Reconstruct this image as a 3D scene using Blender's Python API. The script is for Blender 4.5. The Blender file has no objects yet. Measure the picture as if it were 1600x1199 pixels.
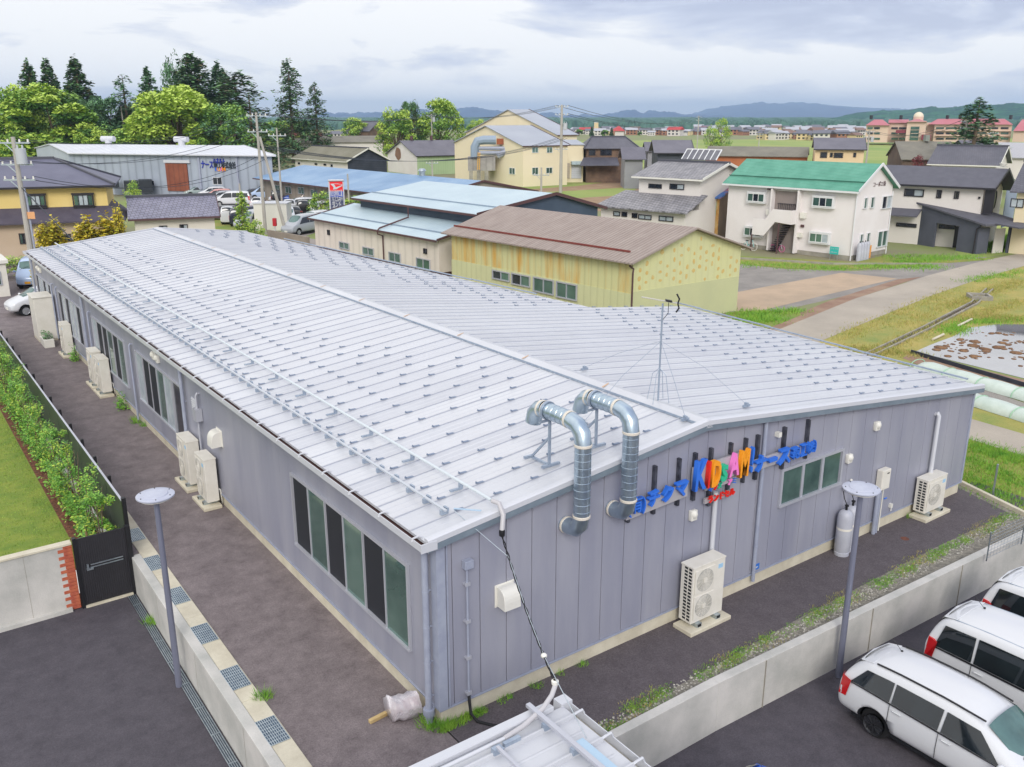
import bpy, math, random
import numpy as np
from mathutils import Vector, Matrix
R = math.radians
scene = bpy.context.scene
COL = scene.collection
random.seed(7)

# ------------------------------------------------------------------ camera
CAM = Vector((-7.0, -11.87, 10.69)); YAW = .627; PITCH = .292; FPX = 1383.5
cam_data = bpy.data.cameras.new('camera'); cam = bpy.data.objects.new('camera', cam_data); COL.objects.link(cam)
cam_data.sensor_width = 36.0; cam_data.lens = 36.0*FPX/1600
cam_data.clip_start = .1; cam_data.clip_end = 40000
cam.location = CAM
FWD = Vector((math.sin(YAW)*math.cos(PITCH), math.cos(YAW)*math.cos(PITCH), -math.sin(PITCH)))
cam.rotation_euler = FWD.to_track_quat('-Z', 'Y').to_euler()
scene.camera = cam
RGT = Vector((math.cos(YAW), -math.sin(YAW), 0)); UPV = RGT.cross(FWD)

# ------------------------------------------------------------------ sky
SUN_EL, SUN_AZ = 33, 214      # degrees; azimuth of the sun clockwise from +Y
world = bpy.data.worlds.new('World'); scene.world = world; world.use_nodes = True
wn = world.node_tree; wn.nodes.clear()
def N(nt, t, **k):
    n = nt.nodes.new(t)
    for a, b in k.items(): setattr(n, a, b)
    return n
def mathn(nt, op, a, b=None, c=None):
    n = N(nt, 'ShaderNodeMath', operation=op)
    for i, v in enumerate((a, b, c)):
        if v is None: continue
        if isinstance(v, (int, float)): n.inputs[i].default_value = v
        else: nt.links.new(v, n.inputs[i])
    return n.outputs[0]
sky = N(wn, 'ShaderNodeTexSky', sky_type='NISHITA', sun_disc=False)
sky.sun_elevation = R(SUN_EL); sky.sun_rotation = R(SUN_AZ)
skb = N(wn, 'ShaderNodeBackground'); skb.inputs[1].default_value = .10
wn.links.new(sky.outputs[0], skb.inputs[0])
tc = N(wn, 'ShaderNodeTexCoord'); sep = N(wn, 'ShaderNodeSeparateXYZ')
wn.links.new(tc.outputs['Generated'], sep.inputs[0])
zz = mathn(wn, 'ADD', mathn(wn, 'MAXIMUM', sep.outputs[2], 0.0), .16)
cx_ = mathn(wn, 'DIVIDE', sep.outputs[0], zz); cy_ = mathn(wn, 'DIVIDE', sep.outputs[1], zz)
# stretch the cloud deck across the view
comb = N(wn, 'ShaderNodeCombineXYZ')
wn.links.new(cx_, comb.inputs[0]); wn.links.new(cy_, comb.inputs[1])
n1 = N(wn, 'ShaderNodeTexNoise'); n1.inputs['Scale'].default_value = 1.5; n1.inputs['Detail'].default_value = 9; n1.inputs['Roughness'].default_value = .56
n1.inputs['Distortion'].default_value = .5
mp = N(wn, 'ShaderNodeMapping'); mp.inputs['Rotation'].default_value = (0, 0, .627); mp.inputs['Scale'].default_value = (.55, .62, 1); mp.inputs['Location'].default_value = (1.3, .4, 0)
wn.links.new(comb.outputs[0], mp.inputs[0]); wn.links.new(mp.outputs[0], n1.inputs['Vector'])
side = mathn(wn, 'ADD', mathn(wn, 'MULTIPLY', sep.outputs[0], .81), mathn(wn, 'MULTIPLY', sep.outputs[1], -.586))   # + to the right
n2 = mathn(wn, 'ADD', mathn(wn, 'ADD', n1.outputs[0], .012), mathn(wn, 'MULTIPLY', side, -.15))
ramp = N(wn, 'ShaderNodeValToRGB'); cr = ramp.color_ramp
cr.elements[0].position = .37; cr.elements[0].color = (.37, .40, .52, 1)
cr.elements[1].position = .50; cr.elements[1].color = (.76, .75, .745, 1)
e = cr.elements.new(.41); e.color = (.46, .49, .60, 1)
e = cr.elements.new(.46); e.color = (.60, .61, .66, 1)
wn.links.new(n2, ramp.inputs[0])
clb = N(wn, 'ShaderNodeBackground'); wn.links.new(mathn(wn, 'ADD', 1.0, mathn(wn, 'MULTIPLY', mathn(wn, 'MAXIMUM', sep.outputs[2], 0.0), .45)), clb.inputs[1])   # an overcast sky is brighter overhead
# horizon a little paler
hz = mathn(wn, 'POWER', mathn(wn, 'SUBTRACT', 1.0, mathn(wn, 'MINIMUM', mathn(wn, 'ABSOLUTE', sep.outputs[2]), 1.0)), 26)
mixc = N(wn, 'ShaderNodeMix', data_type='RGBA'); mixc.inputs[7].default_value = (1.15, 1.12, 1.10, 1)
wn.links.new(mathn(wn, 'MULTIPLY', hz, .75), mixc.inputs[0]); wn.links.new(ramp.outputs[0], mixc.inputs[6])
wn.links.new(mixc.outputs[2], clb.inputs[0])
mxs = N(wn, 'ShaderNodeMixShader'); mxs.inputs[0].default_value = .93
wn.links.new(skb.outputs[0], mxs.inputs[1]); wn.links.new(clb.outputs[0], mxs.inputs[2])
wo = N(wn, 'ShaderNodeOutputWorld'); wn.links.new(mxs.outputs[0], wo.inputs[0])
# ------------------------------------------------------------------ sun (overcast: wide and weak)
sd = bpy.data.lights.new('sun', 'SUN'); sd.energy = 1.4; sd.angle = R(24); sd.color = (1, .96, .9)
sun = bpy.data.objects.new('sun', sd); COL.objects.link(sun)
sdir = Vector((math.sin(R(SUN_AZ))*math.cos(R(SUN_EL)), math.cos(R(SUN_AZ))*math.cos(R(SUN_EL)), math.sin(R(SUN_EL))))
sun.rotation_euler = sdir.to_track_quat('Z', 'Y').to_euler(); sun.location = (0, 0, 60)
vs = scene.view_settings; vs.view_transform = 'Standard'; vs.look = 'None'; vs.exposure = 0.5; vs.gamma = 1
vs.use_curve_mapping = False
scene.cycles.use_denoising = True
scene.cycles.max_bounces = 6
scene.cycles.volume_bounces = 0
# ------------------------------------------------------------------ measuring helpers (a pixel of the survey photo -> a point)
def ray(u, v): return FWD + RGT*((u-800)/FPX) - UPV*((v-599.5)/FPX)
def PZ(u, v, z=0.0):
    r = ray(u, v); return CAM + r*((z-CAM.z)/r.z)
def PPl(u, v, p, n):
    r = ray(u, v); p = Vector(p); n = Vector(n); return CAM + r*((p-CAM).dot(n)/r.dot(n))
def GX(u, v, z=0.0): p = PZ(u, v, z); return (p.x, p.y)

# ------------------------------------------------------------------ materials
def lin(h, k=1.0):
    h = h.lstrip('#'); o = []
    for i in (0, 2, 4):
        c = int(h[i:i+2], 16)/255; o.append(min(1, (c/12.92 if c <= .04045 else ((c+.055)/1.055)**2.4)*k))
    return (*o, 1)
MATS = {}
def mat(name, col, col2=None, scale=4.0, detail=4, rough=.6, metal=0.0, bump=0.0, bscale=None, stripes=None, thr=(.35, .65), spec=.5,
        stretch=(1, 1, 1), speck=0.0, trans=0.0, coat=0.0, brick=None, rgh=.6):
    """procedural surface: two colours mixed by noise, optional stripes (axis, spacing, strength, bump), optional speckle"""
    if name in MATS: return MATS[name]
    m = bpy.data.materials.new(name); m.use_nodes = True; nt = m.node_tree
    b = nt.nodes['Principled BSDF']; b.inputs['Roughness'].default_value = rough; b.inputs['Metallic'].default_value = metal
    b.inputs['Specular IOR Level'].default_value = spec
    if trans: b.inputs['Transmission Weight'].default_value = trans
    if coat: b.inputs['Coat Weight'].default_value = coat; b.inputs['Coat Roughness'].default_value = .05
    c1 = lin(col) if isinstance(col, str) else (*col, 1)
    tc = N(nt, 'ShaderNodeTexCoord'); mp = N(nt, 'ShaderNodeMapping'); mp.inputs['Scale'].default_value = stretch
    nt.links.new(tc.outputs['Object'], mp.inputs[0])
    cur = None; height = None
    if col2:
        c2 = lin(col2) if isinstance(col2, str) else (*col2, 1)
        n = N(nt, 'ShaderNodeTexNoise'); n.inputs['Scale'].default_value = scale; n.inputs['Detail'].default_value = detail; n.inputs['Roughness'].default_value = rgh
        nt.links.new(mp.outputs[0], n.inputs['Vector'])
        r = N(nt, 'ShaderNodeValToRGB'); r.color_ramp.elements[0].position = thr[0]; r.color_ramp.elements[1].position = thr[1]
        r.color_ramp.elements[0].color = c1; r.color_ramp.elements[1].color = c2
        nt.links.new(n.outputs[0], r.inputs[0]); cur = r.outputs[0]
    def mul(cur, fac, lo):
        mx = N(nt, 'ShaderNodeMix', data_type='RGBA', blend_type='MULTIPLY'); mx.inputs[0].default_value = 1
        if cur: nt.links.new(cur, mx.inputs[6])
        else: mx.inputs[6].default_value = c1
        rr = N(nt, 'ShaderNodeMapRange'); rr.inputs['To Min'].default_value = lo; rr.inputs['To Max'].default_value = 1.0
        nt.links.new(fac, rr.inputs[0]); nt.links.new(rr.outputs[0], mx.inputs[7]); return mx.outputs[2]
    if stripes:
        ax, sp, st, sb = stripes
        s = N(nt, 'ShaderNodeSeparateXYZ'); nt.links.new(tc.outputs['Object'], s.inputs[0])
        w = mathn(nt, 'FRACT', mathn(nt, 'DIVIDE', s.outputs['XYZ'.index(ax)], sp))
        w = mathn(nt, 'ABSOLUTE', mathn(nt, 'SUBTRACT', w, .5))          # .5 at joints, 0 in the middle
        w = mathn(nt, 'SUBTRACT', 1.0, mathn(nt, 'POWER', mathn(nt, 'MULTIPLY', w, 2.0), 4.0))
        if st: cur = mul(cur, w, 1-st)
        height = mathn(nt, 'MULTIPLY', w, sb)
    if brick:
        bw, bh, ax, st = brick
        s = N(nt, 'ShaderNodeSeparateXYZ'); nt.links.new(tc.outputs['Object'], s.inputs[0])
        cb = N(nt, 'ShaderNodeCombineXYZ'); nt.links.new(s.outputs['XYZ'.index(ax[0])], cb.inputs[0]); nt.links.new(s.outputs['XYZ'.index(ax[1])], cb.inputs[1])
        bt = N(nt, 'ShaderNodeTexBrick'); bt.inputs['Scale'].default_value = 1; bt.inputs['Brick Width'].default_value = bw; bt.inputs['Row Height'].default_value = bh
        bt.inputs['Mortar Size'].default_value = bh*.12; bt.inputs['Mortar Smooth'].default_value = .6
        bt.inputs['Color1'].default_value = (1, 1, 1, 1); bt.inputs['Color2'].default_value = (.82, .82, .82, 1); bt.inputs['Mortar'].default_value = (1-st,)*3+(1,)
        nt.links.new(cb.outputs[0], bt.inputs['Vector'])
        mx = N(nt, 'ShaderNodeMix', data_type='RGBA', blend_type='MULTIPLY'); mx.inputs[0].default_value = 1
        if cur: nt.links.new(cur, mx.inputs[6])
        else: mx.inputs[6].default_value = c1
        nt.links.new(bt.outputs['Color'], mx.inputs[7]); cur = mx.outputs[2]
    if speck:
        n = N(nt, 'ShaderNodeTexNoise'); n.inputs['Scale'].default_value = 30; n.inputs['Detail'].default_value = 4; n.inputs['Roughness'].default_value = .8
        nt.links.new(tc.outputs['Object'], n.inputs['Vector'])
        rr = N(nt, 'ShaderNodeMapRange'); rr.inputs['From Min'].default_value = .35; rr.inputs['From Max'].default_value = .65
        nt.links.new(n.outputs[0], rr.inputs[0]); cur = mul(cur, rr.outputs[0], 1-speck)
    if cur: nt.links.new(cur, b.inputs['Base Color'])
    else: b.inputs['Base Color'].default_value = c1
    if bump or height is not None:
        bp = N(nt, 'ShaderNodeBump'); bp.inputs['Distance'].default_value = 1.0; bp.inputs['Strength'].default_value = 1
        if bump:
            n = N(nt, 'ShaderNodeTexNoise'); n.inputs['Scale'].default_value = bscale or scale*3; n.inputs['Detail'].default_value = 5
            nt.links.new(mp.outputs[0], n.inputs['Vector']); h = mathn(nt, 'MULTIPLY', n.outputs[0], bump)
            height = h if height is None else mathn(nt, 'ADD', h, height)
        nt.links.new(height, bp.inputs['Height']); nt.links.new(bp.outputs[0], b.inputs['Normal'])
    MATS[name] = m; return m

# ------------------------------------------------------------------ mesh builder
class MB:
    def __init__(s): s.V = []; s.F = []; s.M = []
    def add(s, vs, fs, m=0):
        o = len(s.V); s.V += [tuple(v) for v in vs]
        for f in fs: s.F.append([i+o for i in f]); s.M.append(m)
        return s
    def poly(s, pts, m=0): return s.add(pts, [list(range(len(pts)))], m)
    def box(s, x0, x1, y0, y1, z0, z1, m=0):
        return s.add([(x0,y0,z0),(x1,y0,z0),(x1,y1,z0),(x0,y1,z0),(x0,y0,z1),(x1,y0,z1),(x1,y1,z1),(x0,y1,z1)],
              [[0,3,2,1],[4,5,6,7],[0,1,5,4],[1,2,6,5],[2,3,7,6],[3,0,4,7]], m)
    def obox(s, c, ux, uy, uz, m=0):
        """box centred on c with half-extent vectors"""
        c, ux, uy, uz = Vector(c), Vector(ux), Vector(uy), Vector(uz)
        v = [c+ux*a+uy*b+uz*d for d in (-1, 1) for a, b in ((-1,-1),(1,-1),(1,1),(-1,1))]
        return s.add(v, [[0,3,2,1],[4,5,6,7],[0,1,5,4],[1,2,6,5],[2,3,7,6],[3,0,4,7]], m)
    def ext(s, pts, vec, m=0):
        """closed solid: a polygon extruded by a vector"""
        vec = Vector(vec); a = [Vector(p) for p in pts]; n = len(a)
        return s.add(a+[p+vec for p in a], [list(range(n))[::-1], list(range(n, 2*n))]+[[i, (i+1) % n, n+(i+1) % n, n+i] for i in range(n)], m)
    def bar(s, p0, p1, w, h, m=0, up=(0, 0, 1)):
        p0, p1 = Vector(p0), Vector(p1); d = p1-p0; L = d.length; d.normalize()
        x = d.cross(Vector(up));
        if x.length < 1e-4: x = d.cross(Vector((0, 1, 0)))
        x.normalize(); y = x.cross(d)
        return s.obox((p0+p1)/2, d*L/2, x*w/2, y*h/2, m)
    def cyl(s, p0, p1, r0, r1=None, n=12, m=0, cap=True):
        r1 = r0 if r1 is None else r1
        p0, p1 = Vector(p0), Vector(p1); d = (p1-p0).normalized(); x = d.orthogonal().normalized(); y = d.cross(x)
        v = []
        for p, r in ((p0, r0), (p1, r1)):
            for i in range(n):
                a = 2*math.pi*i/n; v.append(p+x*math.cos(a)*r+y*math.sin(a)*r)
        f = [[i, (i+1) % n, n+(i+1) % n, n+i] for i in range(n)]
        if cap: f += [list(range(n))[::-1], list(range(n, 2*n))]
        return s.add(v, f, m)
    def tube(s, path, r, n=8, m=0, cap=True):
        P = [Vector(p) for p in path]; rs = r if isinstance(r, (list, tuple)) else [r]*len(P)
        v = []; x = None
        for i, p in enumerate(P):
            d = (P[min(i+1, len(P)-1)]-P[max(i-1, 0)]).normalized()
            x = d.orthogonal().normalized() if x is None else (x-d*x.dot(d)).normalized()
            y = d.cross(x)
            for k in range(n):
                a = 2*math.pi*k/n; v.append(p+(x*math.cos(a)+y*math.sin(a))*rs[i])
        f = [[i*n+k, i*n+(k+1) % n, (i+1)*n+(k+1) % n, (i+1)*n+k] for i in range(len(P)-1) for k in range(n)]
        if cap: f += [list(range(n))[::-1], list(range((len(P)-1)*n, len(P)*n))]
        return s.add(v, f, m)
    def lathe(s, c, prof, n=20, m=0, axis='z', ang=2*math.pi):
        c = Vector(c); v = []
        for r, h in prof:
            for k in range(n):
                a = 2*math.pi*k/n; x, y = r*math.cos(a), r*math.sin(a)
                v.append(c+(Vector((x, y, h)) if axis == 'z' else Vector((x, h, y)) if axis == 'y' else Vector((h, x, y))))
        f = [[i*n+k, i*n+(k+1) % n, (i+1)*n+(k+1) % n, (i+1)*n+k] for i in range(len(prof)-1) for k in range(n)]
        return s.add(v, f, m)
    def ball(s, c, r, n=12, sq=(1, 1, 1), m=0):
        c = Vector(c); v = []; h = n//2
        for i in range(h+1):
            t = math.pi*i/h
            for k in range(n):
                a = 2*math.pi*k/n; v.append(c+Vector((r*sq[0]*math.sin(t)*math.cos(a), r*sq[1]*math.sin(t)*math.sin(a), r*sq[2]*math.cos(t))))
        return s.add(v, [[i*n+k, (i+1)*n+k, (i+1)*n+(k+1) % n, i*n+(k+1) % n] for i in range(h) for k in range(n)], m)

ORG = {}
def setp(o, label=None, cat=None, group=None, kind=None):
    if label: o['label'] = label
    if cat: o['category'] = cat
    if group: o['group'] = group
    if kind: o['kind'] = kind
    return o
def thing(name, label, cat, loc=(0, 0, 0), group=None, local=False, rotz=0):
    o = bpy.data.objects.new(name, None); COL.objects.link(o); o.empty_display_size = .2
    o.location = loc; o.rotation_euler = (0, 0, rotz)
    ORG[o.name] = Vector((0, 0, 0)) if local else Vector(loc)
    return setp(o, label, cat, group)
SPLIT = {'bay', 'wall', 'gable_wall', 'upper_wall', 'end_wall', 'windows', 'trough', 'gutter_strap', 'rail_clamp', 'sealing_band', 'corner_trim', 'carport_wall', 'far_snow_rail', 'pipe_clamp', 'conduit_clip', 'guy_wire', 'wire_anchor', 'hoop', 'ridge_joint', 'crate_stack', 'leg',
         'support', 'side_pier', 'tripod_foot', 'bolt', 'roof_ventilator', 'ridge_tiles', 'post', 'joint', 'brick_end', 'push_bar', 'snow_rail', 'foot_rail', 'mirror', 'stair_post', 'pipe', 'strands', 'insulator', 'downpipe', 'carport_pier', 'frame', 'porch_roof', 'wiper', 'rack', 'louvre', 'wall_core', 'rear_wall', 'rail', 'hose', 'return_wall', 'foundation', 'base_flashing'}
def pieces(mb):
    n = len(mb.V); par = list(range(n))
    def fd(a):
        while par[a] != a: par[a] = par[par[a]]; a = par[a]
        return a
    for f in mb.F:
        for i in f[1:]:
            a, b = fd(f[0]), fd(i)
            if a != b: par[a] = b
    isl = {}
    for i, v in enumerate(mb.V):
        r = fd(i); b = isl.setdefault(r, [list(v), list(v)])
        for k in range(3): b[0][k] = min(b[0][k], v[k]); b[1][k] = max(b[1][k], v[k])
    ks = list(isl)
    if len(ks) > 400: return None
    gp = {k: k for k in ks}
    def fg(a):
        while gp[a] != a: a = gp[a]
        return a
    for i, a in enumerate(ks):
        for b in ks[i+1:]:
            A, B = isl[a], isl[b]
            if all(A[0][k]-.025 <= B[1][k] and B[0][k]-.025 <= A[1][k] for k in range(3)):
                x, y = fg(a), fg(b)
                if x != y: gp[x] = y
    out = {}
    for f, m in zip(mb.F, mb.M): out.setdefault(fg(fd(f[0])), []).append((f, m))
    if len(out) < 2: return None
    res = []
    for fl in out.values():
        q = MB(); mp = {}
        for f, m in fl:
            g = []
            for i in f:
                if i not in mp: mp[i] = len(q.V); q.V.append(mb.V[i])
                g.append(mp[i])
            q.F.append(g); q.M.append(m)
        res.append(q)
    return res
def part(mb, name, mats, parent=None, smooth=False, bevel=0, label=None, loc=None, subsurf=0, seg=2, kind=None):
    if parent is not None and kind is None and name in SPLIT:
        ps = pieces(mb)
        if ps:
            for q in ps: o = part1(q, name, mats, parent, smooth, bevel, label, loc, subsurf, seg, kind)
            return o
    return part1(mb, name, mats, parent, smooth, bevel, label, loc, subsurf, seg, kind)
def part1(mb, name, mats, parent=None, smooth=False, bevel=0, label=None, loc=None, subsurf=0, seg=2, kind=None):
    if not isinstance(mats, (list, tuple)): mats = [mats]
    org = ORG[parent.name] if parent else Vector(loc or (0, 0, 0))
    me = bpy.data.meshes.new(name)
    V = [(v[0]-org.x, v[1]-org.y, v[2]-org.z) for v in mb.V]
    me.from_pydata(V, [], mb.F)
    for m in mats: me.materials.append(m)
    if len(mats) > 1: me.polygons.foreach_set('material_index', mb.M)
    if smooth: me.polygons.foreach_set('use_smooth', [True]*len(me.polygons))
    me.validate(); me.update()
    o = bpy.data.objects.new(name, me); COL.objects.link(o)
    if parent: o.parent = parent
    else: o.location = org
    ORG[o.name] = org
    if smooth == 'auto':
        me.polygons.foreach_set('use_smooth', [True]*len(me.polygons))
        md = o.modifiers.new('split', 'EDGE_SPLIT'); md.split_angle = R(35)
    if bevel:
        md = o.modifiers.new('bevel', 'BEVEL'); md.width = bevel; md.segments = seg; md.limit_method = 'ANGLE'; md.angle_limit = R(40)
    if subsurf:
        md = o.modifiers.new('sub', 'SUBSURF'); md.levels = md.render_levels = subsurf
    if label: o['label'] = label
    if kind: o['kind'] = kind
    return o
def solo(mb, name, mats, label, cat, loc=(0, 0, 0), group=None, **k):
    o = part(mb, name, mats, None, loc=loc, **k); return setp(o, label, cat, group)
def struct(mb, name, mats, kind='structure', **k):
    o = part(mb, name, mats, None, **k); o['kind'] = kind; return o
def dup(root, loc, rotz=None, label=None, group=None, scale=None):
    def cp(o, par):
        c = o.copy(); COL.objects.link(c)
        if par: c.parent = par
        for ch in o.children: cp(ch, c)
        return c
    r = cp(root, None); r.location = loc
    if rotz is not None: r.rotation_euler = (0, 0, rotz)
    if scale: r.scale = scale
    if label: r['label'] = label
    if group: r['group'] = group
    return r
def recolour(root, partname, m):
    for ch in root.children:
        if ch.name.split('.')[0] == partname:
            ch.material_slots[0].link = 'OBJECT'; ch.material_slots[0].material = m
def text(body, size, depth, origin, ux, uy, m, name, parent=None, sx=1.0, shear=0, bold=.0, spacing=1.0):
    """extruded lettering as a mesh; ux = reading direction, uy = up direction"""
    cu = bpy.data.curves.new('lettering', 'FONT'); cu.body = body; cu.size = size; cu.extrude = depth/2; cu.offset = bold; cu.shear = shear; cu.space_character = spacing
    cu.resolution_u = 3
    tmp = bpy.data.objects.new('lettering_tmp', cu); COL.objects.link(tmp)
    dg = bpy.context.evaluated_depsgraph_get(); me = bpy.data.meshes.new_from_object(tmp.evaluated_get(dg))
    bpy.data.objects.remove(tmp)
    ux, uy = Vector(ux).normalized(), Vector(uy).normalized(); uz = ux.cross(uy)
    origin = Vector(origin); org = ORG[parent.name] if parent else origin
    for v in me.vertices:
        v.co = origin + ux*v.co.x*sx + uy*v.co.y + uz*v.co.z - org
    me.materials.clear(); me.materials.append(m); me.name = name
    o = bpy.data.objects.new(name, me); COL.objects.link(o)
    if parent: o.parent = parent
    else: o.location = org
    ORG[o.name] = org
    return o
def tfit(body, P, w, h, depth, ux, m, name, parent, bold=.0, shear=0):
    """lettering scaled to a w x h box whose lower left corner is P"""
    o = text(body, 1.0, 1.0, (0, 0, 0), (1, 0, 0), (0, 1, 0), m, name, None, bold=bold, shear=shear); me = o.data
    X = [v.co.x for v in me.vertices]; Y = [v.co.y for v in me.vertices]; x0, x1, y0, y1 = min(X), max(X), min(Y), max(Y)
    ux = Vector(ux).normalized(); uy = Vector((0, 0, 1)); uz = ux.cross(uy); P = Vector(P); org = ORG[parent.name]
    for v in me.vertices: c = v.co.copy(); v.co = P+ux*((c.x-x0)/(x1-x0)*w)+uy*((c.y-y0)/(y1-y0)*h)+uz*c.z*depth-org
    o.parent = parent; o.location = (0, 0, 0); ORG[o.name] = org; return o
def textw(body, size):
    cu = bpy.data.curves.new('t', 'FONT'); cu.body = body; cu.size = size
    tmp = bpy.data.objects.new('t', cu); COL.objects.link(tmp); bpy.context.view_layer.update(); w = tmp.dimensions.x; bpy.data.objects.remove(tmp); return w

# shared surfaces
M_ASPH = mat('asphalt_yard_surface', '#685e60', '#958a8b', scale=1.7, detail=15, rgh=.8, rough=.85, bump=.008, bscale=60, speck=.40, thr=(.32, .66))
M_LOT = mat('asphalt_lot_surface', '#3f3b43', '#68636b', scale=2.2, detail=15, rgh=.84, rough=.8, bump=.006, bscale=60, speck=.42, thr=(.3, .78))
M_ASPH2 = mat('asphalt_gable_surface', '#544d51', '#70686c', scale=2.4, detail=15, rgh=.82, rough=.85, bump=.008, bscale=60, speck=.45, thr=(.3, .72))
M_SEALR = mat('seam_pale', '#a3a8b6', rough=.5)
M_GUARD = mat('snow_guard_steel', '#76839a', '#8592a6', scale=6, rough=.5, metal=.2)
M_CONC = mat('concrete', '#aeaea9', '#cdcac5', scale=.9, detail=9, rough=.85, bump=.003, bscale=30, speck=.08)
M_CONCL = mat('concrete_light', '#c2baa6', '#d4cdb9', scale=2.2, detail=6, rough=.85, bump=.003, bscale=30, speck=.08)
M_CONCD = mat('concrete_old', '#8d8980', '#a8a397', scale=1.2, detail=6, rough=.9, bump=.004, bscale=20, speck=.15)
M_ROOFW = mat('roof_white_metal', '#babcc2', '#c6c8cd', scale=.35, detail=9, rough=.36, thr=(.3, .7), metal=0, spec=.5)
M_ROOFW2 = mat('roof_white_metal_b', '#b3b5bc', '#c1c3c9', scale=.6, detail=9, rough=.4, thr=(.3, .7)); M_ROOFW3 = mat('roof_white_metal_c', '#bfc0c5', '#caccd0', scale=.5, detail=9, rough=.33, thr=(.3, .7))
M_TRIMW = mat('trim_white_metal', '#c4c6cc', rough=.35)
M_SIDE = mat('siding_lavender_grey', '#8a8c9c', '#9b9ca8', scale=1.1, detail=6, stretch=(1, 1, .16), rough=.38, spec=.5, bump=.0006, bscale=60)
M_SEAM = mat('seam_dark', '#46496a', rough=.7)
M_GALV = mat('galvanised_steel', '#a9b4bd', '#c2ccd2', scale=6, detail=3, rough=.3, metal=.85)
M_GALVD = mat('galvanised_bracket', '#93a0b2', '#a6b2c0', scale=8, rough=.45, metal=.5)
M_ALU = mat('aluminium_frame', '#b7b9c2', rough=.4, metal=.3)
M_GLASS = mat('glass_greenish', '#46655f', '#6d8c82', scale=.5, detail=3, rough=.06, spec=.9, metal=.45)
M_DARKG = mat('glass_dark', '#20242e', '#343a44', scale=.6, detail=2, rough=.08, spec=.9, metal=.2)
M_SCREEN = mat('window_screen_dark', '#1d2028', rough=.6)
M_BLACK = mat('black_metal', '#17171b', rough=.5)
M_RUBBER = mat('black_rubber', '#1b1b1e', rough=.75)
M_WHITEP = mat('white_plastic', '#dcdad2', rough=.45)
M_ACW = mat('unit_enamel', '#d5d1c6', '#ddd9d0', scale=3, rough=.5)
M_PVC = mat('grey_pipe', '#9298ab', '#9ea4b4', scale=4, rough=.5)
M_BROWN = mat('brown_flashing', '#4a3230', rough=.6)
# ------------------------------------------------------------------ ground
M_GND = mat('ground_surface', '#7f7a60', '#7c8a4c', scale=.05, detail=9, rough=.95, thr=(.4, .6))
M_GRASSY = mat('verge_surface', '#a2954c', '#6c8c34', scale=.35, detail=9, rough=.95, bump=.03, bscale=6, thr=(.3, .7), speck=.25)
M_STRAW = mat('dry_grass_surface', '#b0a159', '#84924a', scale=.5, detail=9, rough=.95, bump=.05, bscale=8, thr=(.38, .72), speck=.25)
M_LAWN = mat('lawn_surface', '#8f9a3e', '#66842f', scale=1.8, detail=8, rough=.95, bump=.015, bscale=40, thr=(.3, .7), speck=.25)
M_GRAVEL = mat('gravel_surface', '#8d8883', '#a39d96', scale=.5, detail=9, rough=.95, bump=.01, bscale=40, speck=.4)
M_ROAD = mat('road_surface', '#a39a8e', '#b4aa9c', scale=.3, detail=9, rough=.9, bump=.004, bscale=40, speck=.15)
M_PAD = mat('tan_concrete_surface', '#bda58c', '#a8957f', scale=.35, detail=9, rough=.9, speck=.12)
M_DIRT = mat('dirt_surface', '#8c6d5c', '#a38a74', scale=.6, detail=9, rough=.95, bump=.03, bscale=5, speck=.2)
M_MULCH = mat('bark_mulch', '#8e5a3e', '#5e3a2a', scale=9, detail=6, rough=.95, bump=.04, bscale=25, thr=(.35, .6), speck=.35)
M_FIELD = mat('green_field_surface', '#7b9446', '#989f58', scale=.06, detail=8, rough=.95, stretch=(1, .35, 1), thr=(.35, .65))
M_PLOW = mat('ploughed_field_surface', '#8e7257', '#9c8468', scale=.4, detail=8, rough=.95, bump=.05, bscale=3)
M_FARLOT = mat('car_park_surface', '#8b8480', '#989089', scale=.1, detail=8, rough=.9)
M_WATER = mat('paddy_water_surface', '#a5a5a6', '#b4b4b6', scale=.3, rough=.04, spec=1.0, metal=.75)
M_MUD = mat('mud_clods', '#6a4d3a', '#8a6a4c', scale=2, rough=.95, bump=.05, bscale=8)

def sheet(name, pts, m, z, kind='structure'):
    mb = MB(); mb.poly([(p[0], p[1], z) for p in pts])
    me_ok = struct(mb, name, m, kind)
    return me_ok
def psheet(name, pix, m, z):
    pts = [GX(*p) for p in pix]
    a = sum(pts[i][0]*pts[(i+1) % len(pts)][1]-pts[(i+1) % len(pts)][0]*pts[i][1] for i in range(len(pts)))
    if a < 0: pts = pts[::-1]
    return sheet(name, pts, m, z)
g = MB()
WX = -2.95                                         # outer face of the retaining wall beside the left yard
WY = -2.30                                         # outer face of the retaining wall below the gable
def wy(x): return -2.22 - .035*max(0, x-5)
g.poly([(WX+.05, 10.3, 0), (0, 10.3, 0), (9000, 10.3, 0), (14000, 14000, 0), (-9000, 14000, 0), (-9000, 10.3, 0)])
g.poly([(WX+.05, -9, 0), (-.35, -9, 0), (-.35, WY+.1, 0), (-.35, 10.3, 0), (WX+.05, 10.3, 0)])
g.poly([(-.35, WY+.1, 0), (5, -2.12, 0), (45, wy(45)+.1, 0), (9000, wy(45)+.1, 0), (9000, 10.3, 0), (-.35, 10.3, 0)])
struct(g, 'ground', M_GND)
sheet('lower_car_park', [(-90, -70), (90, -70), (90, 11), (-90, 11)], M_LOT, -1.0)
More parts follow.
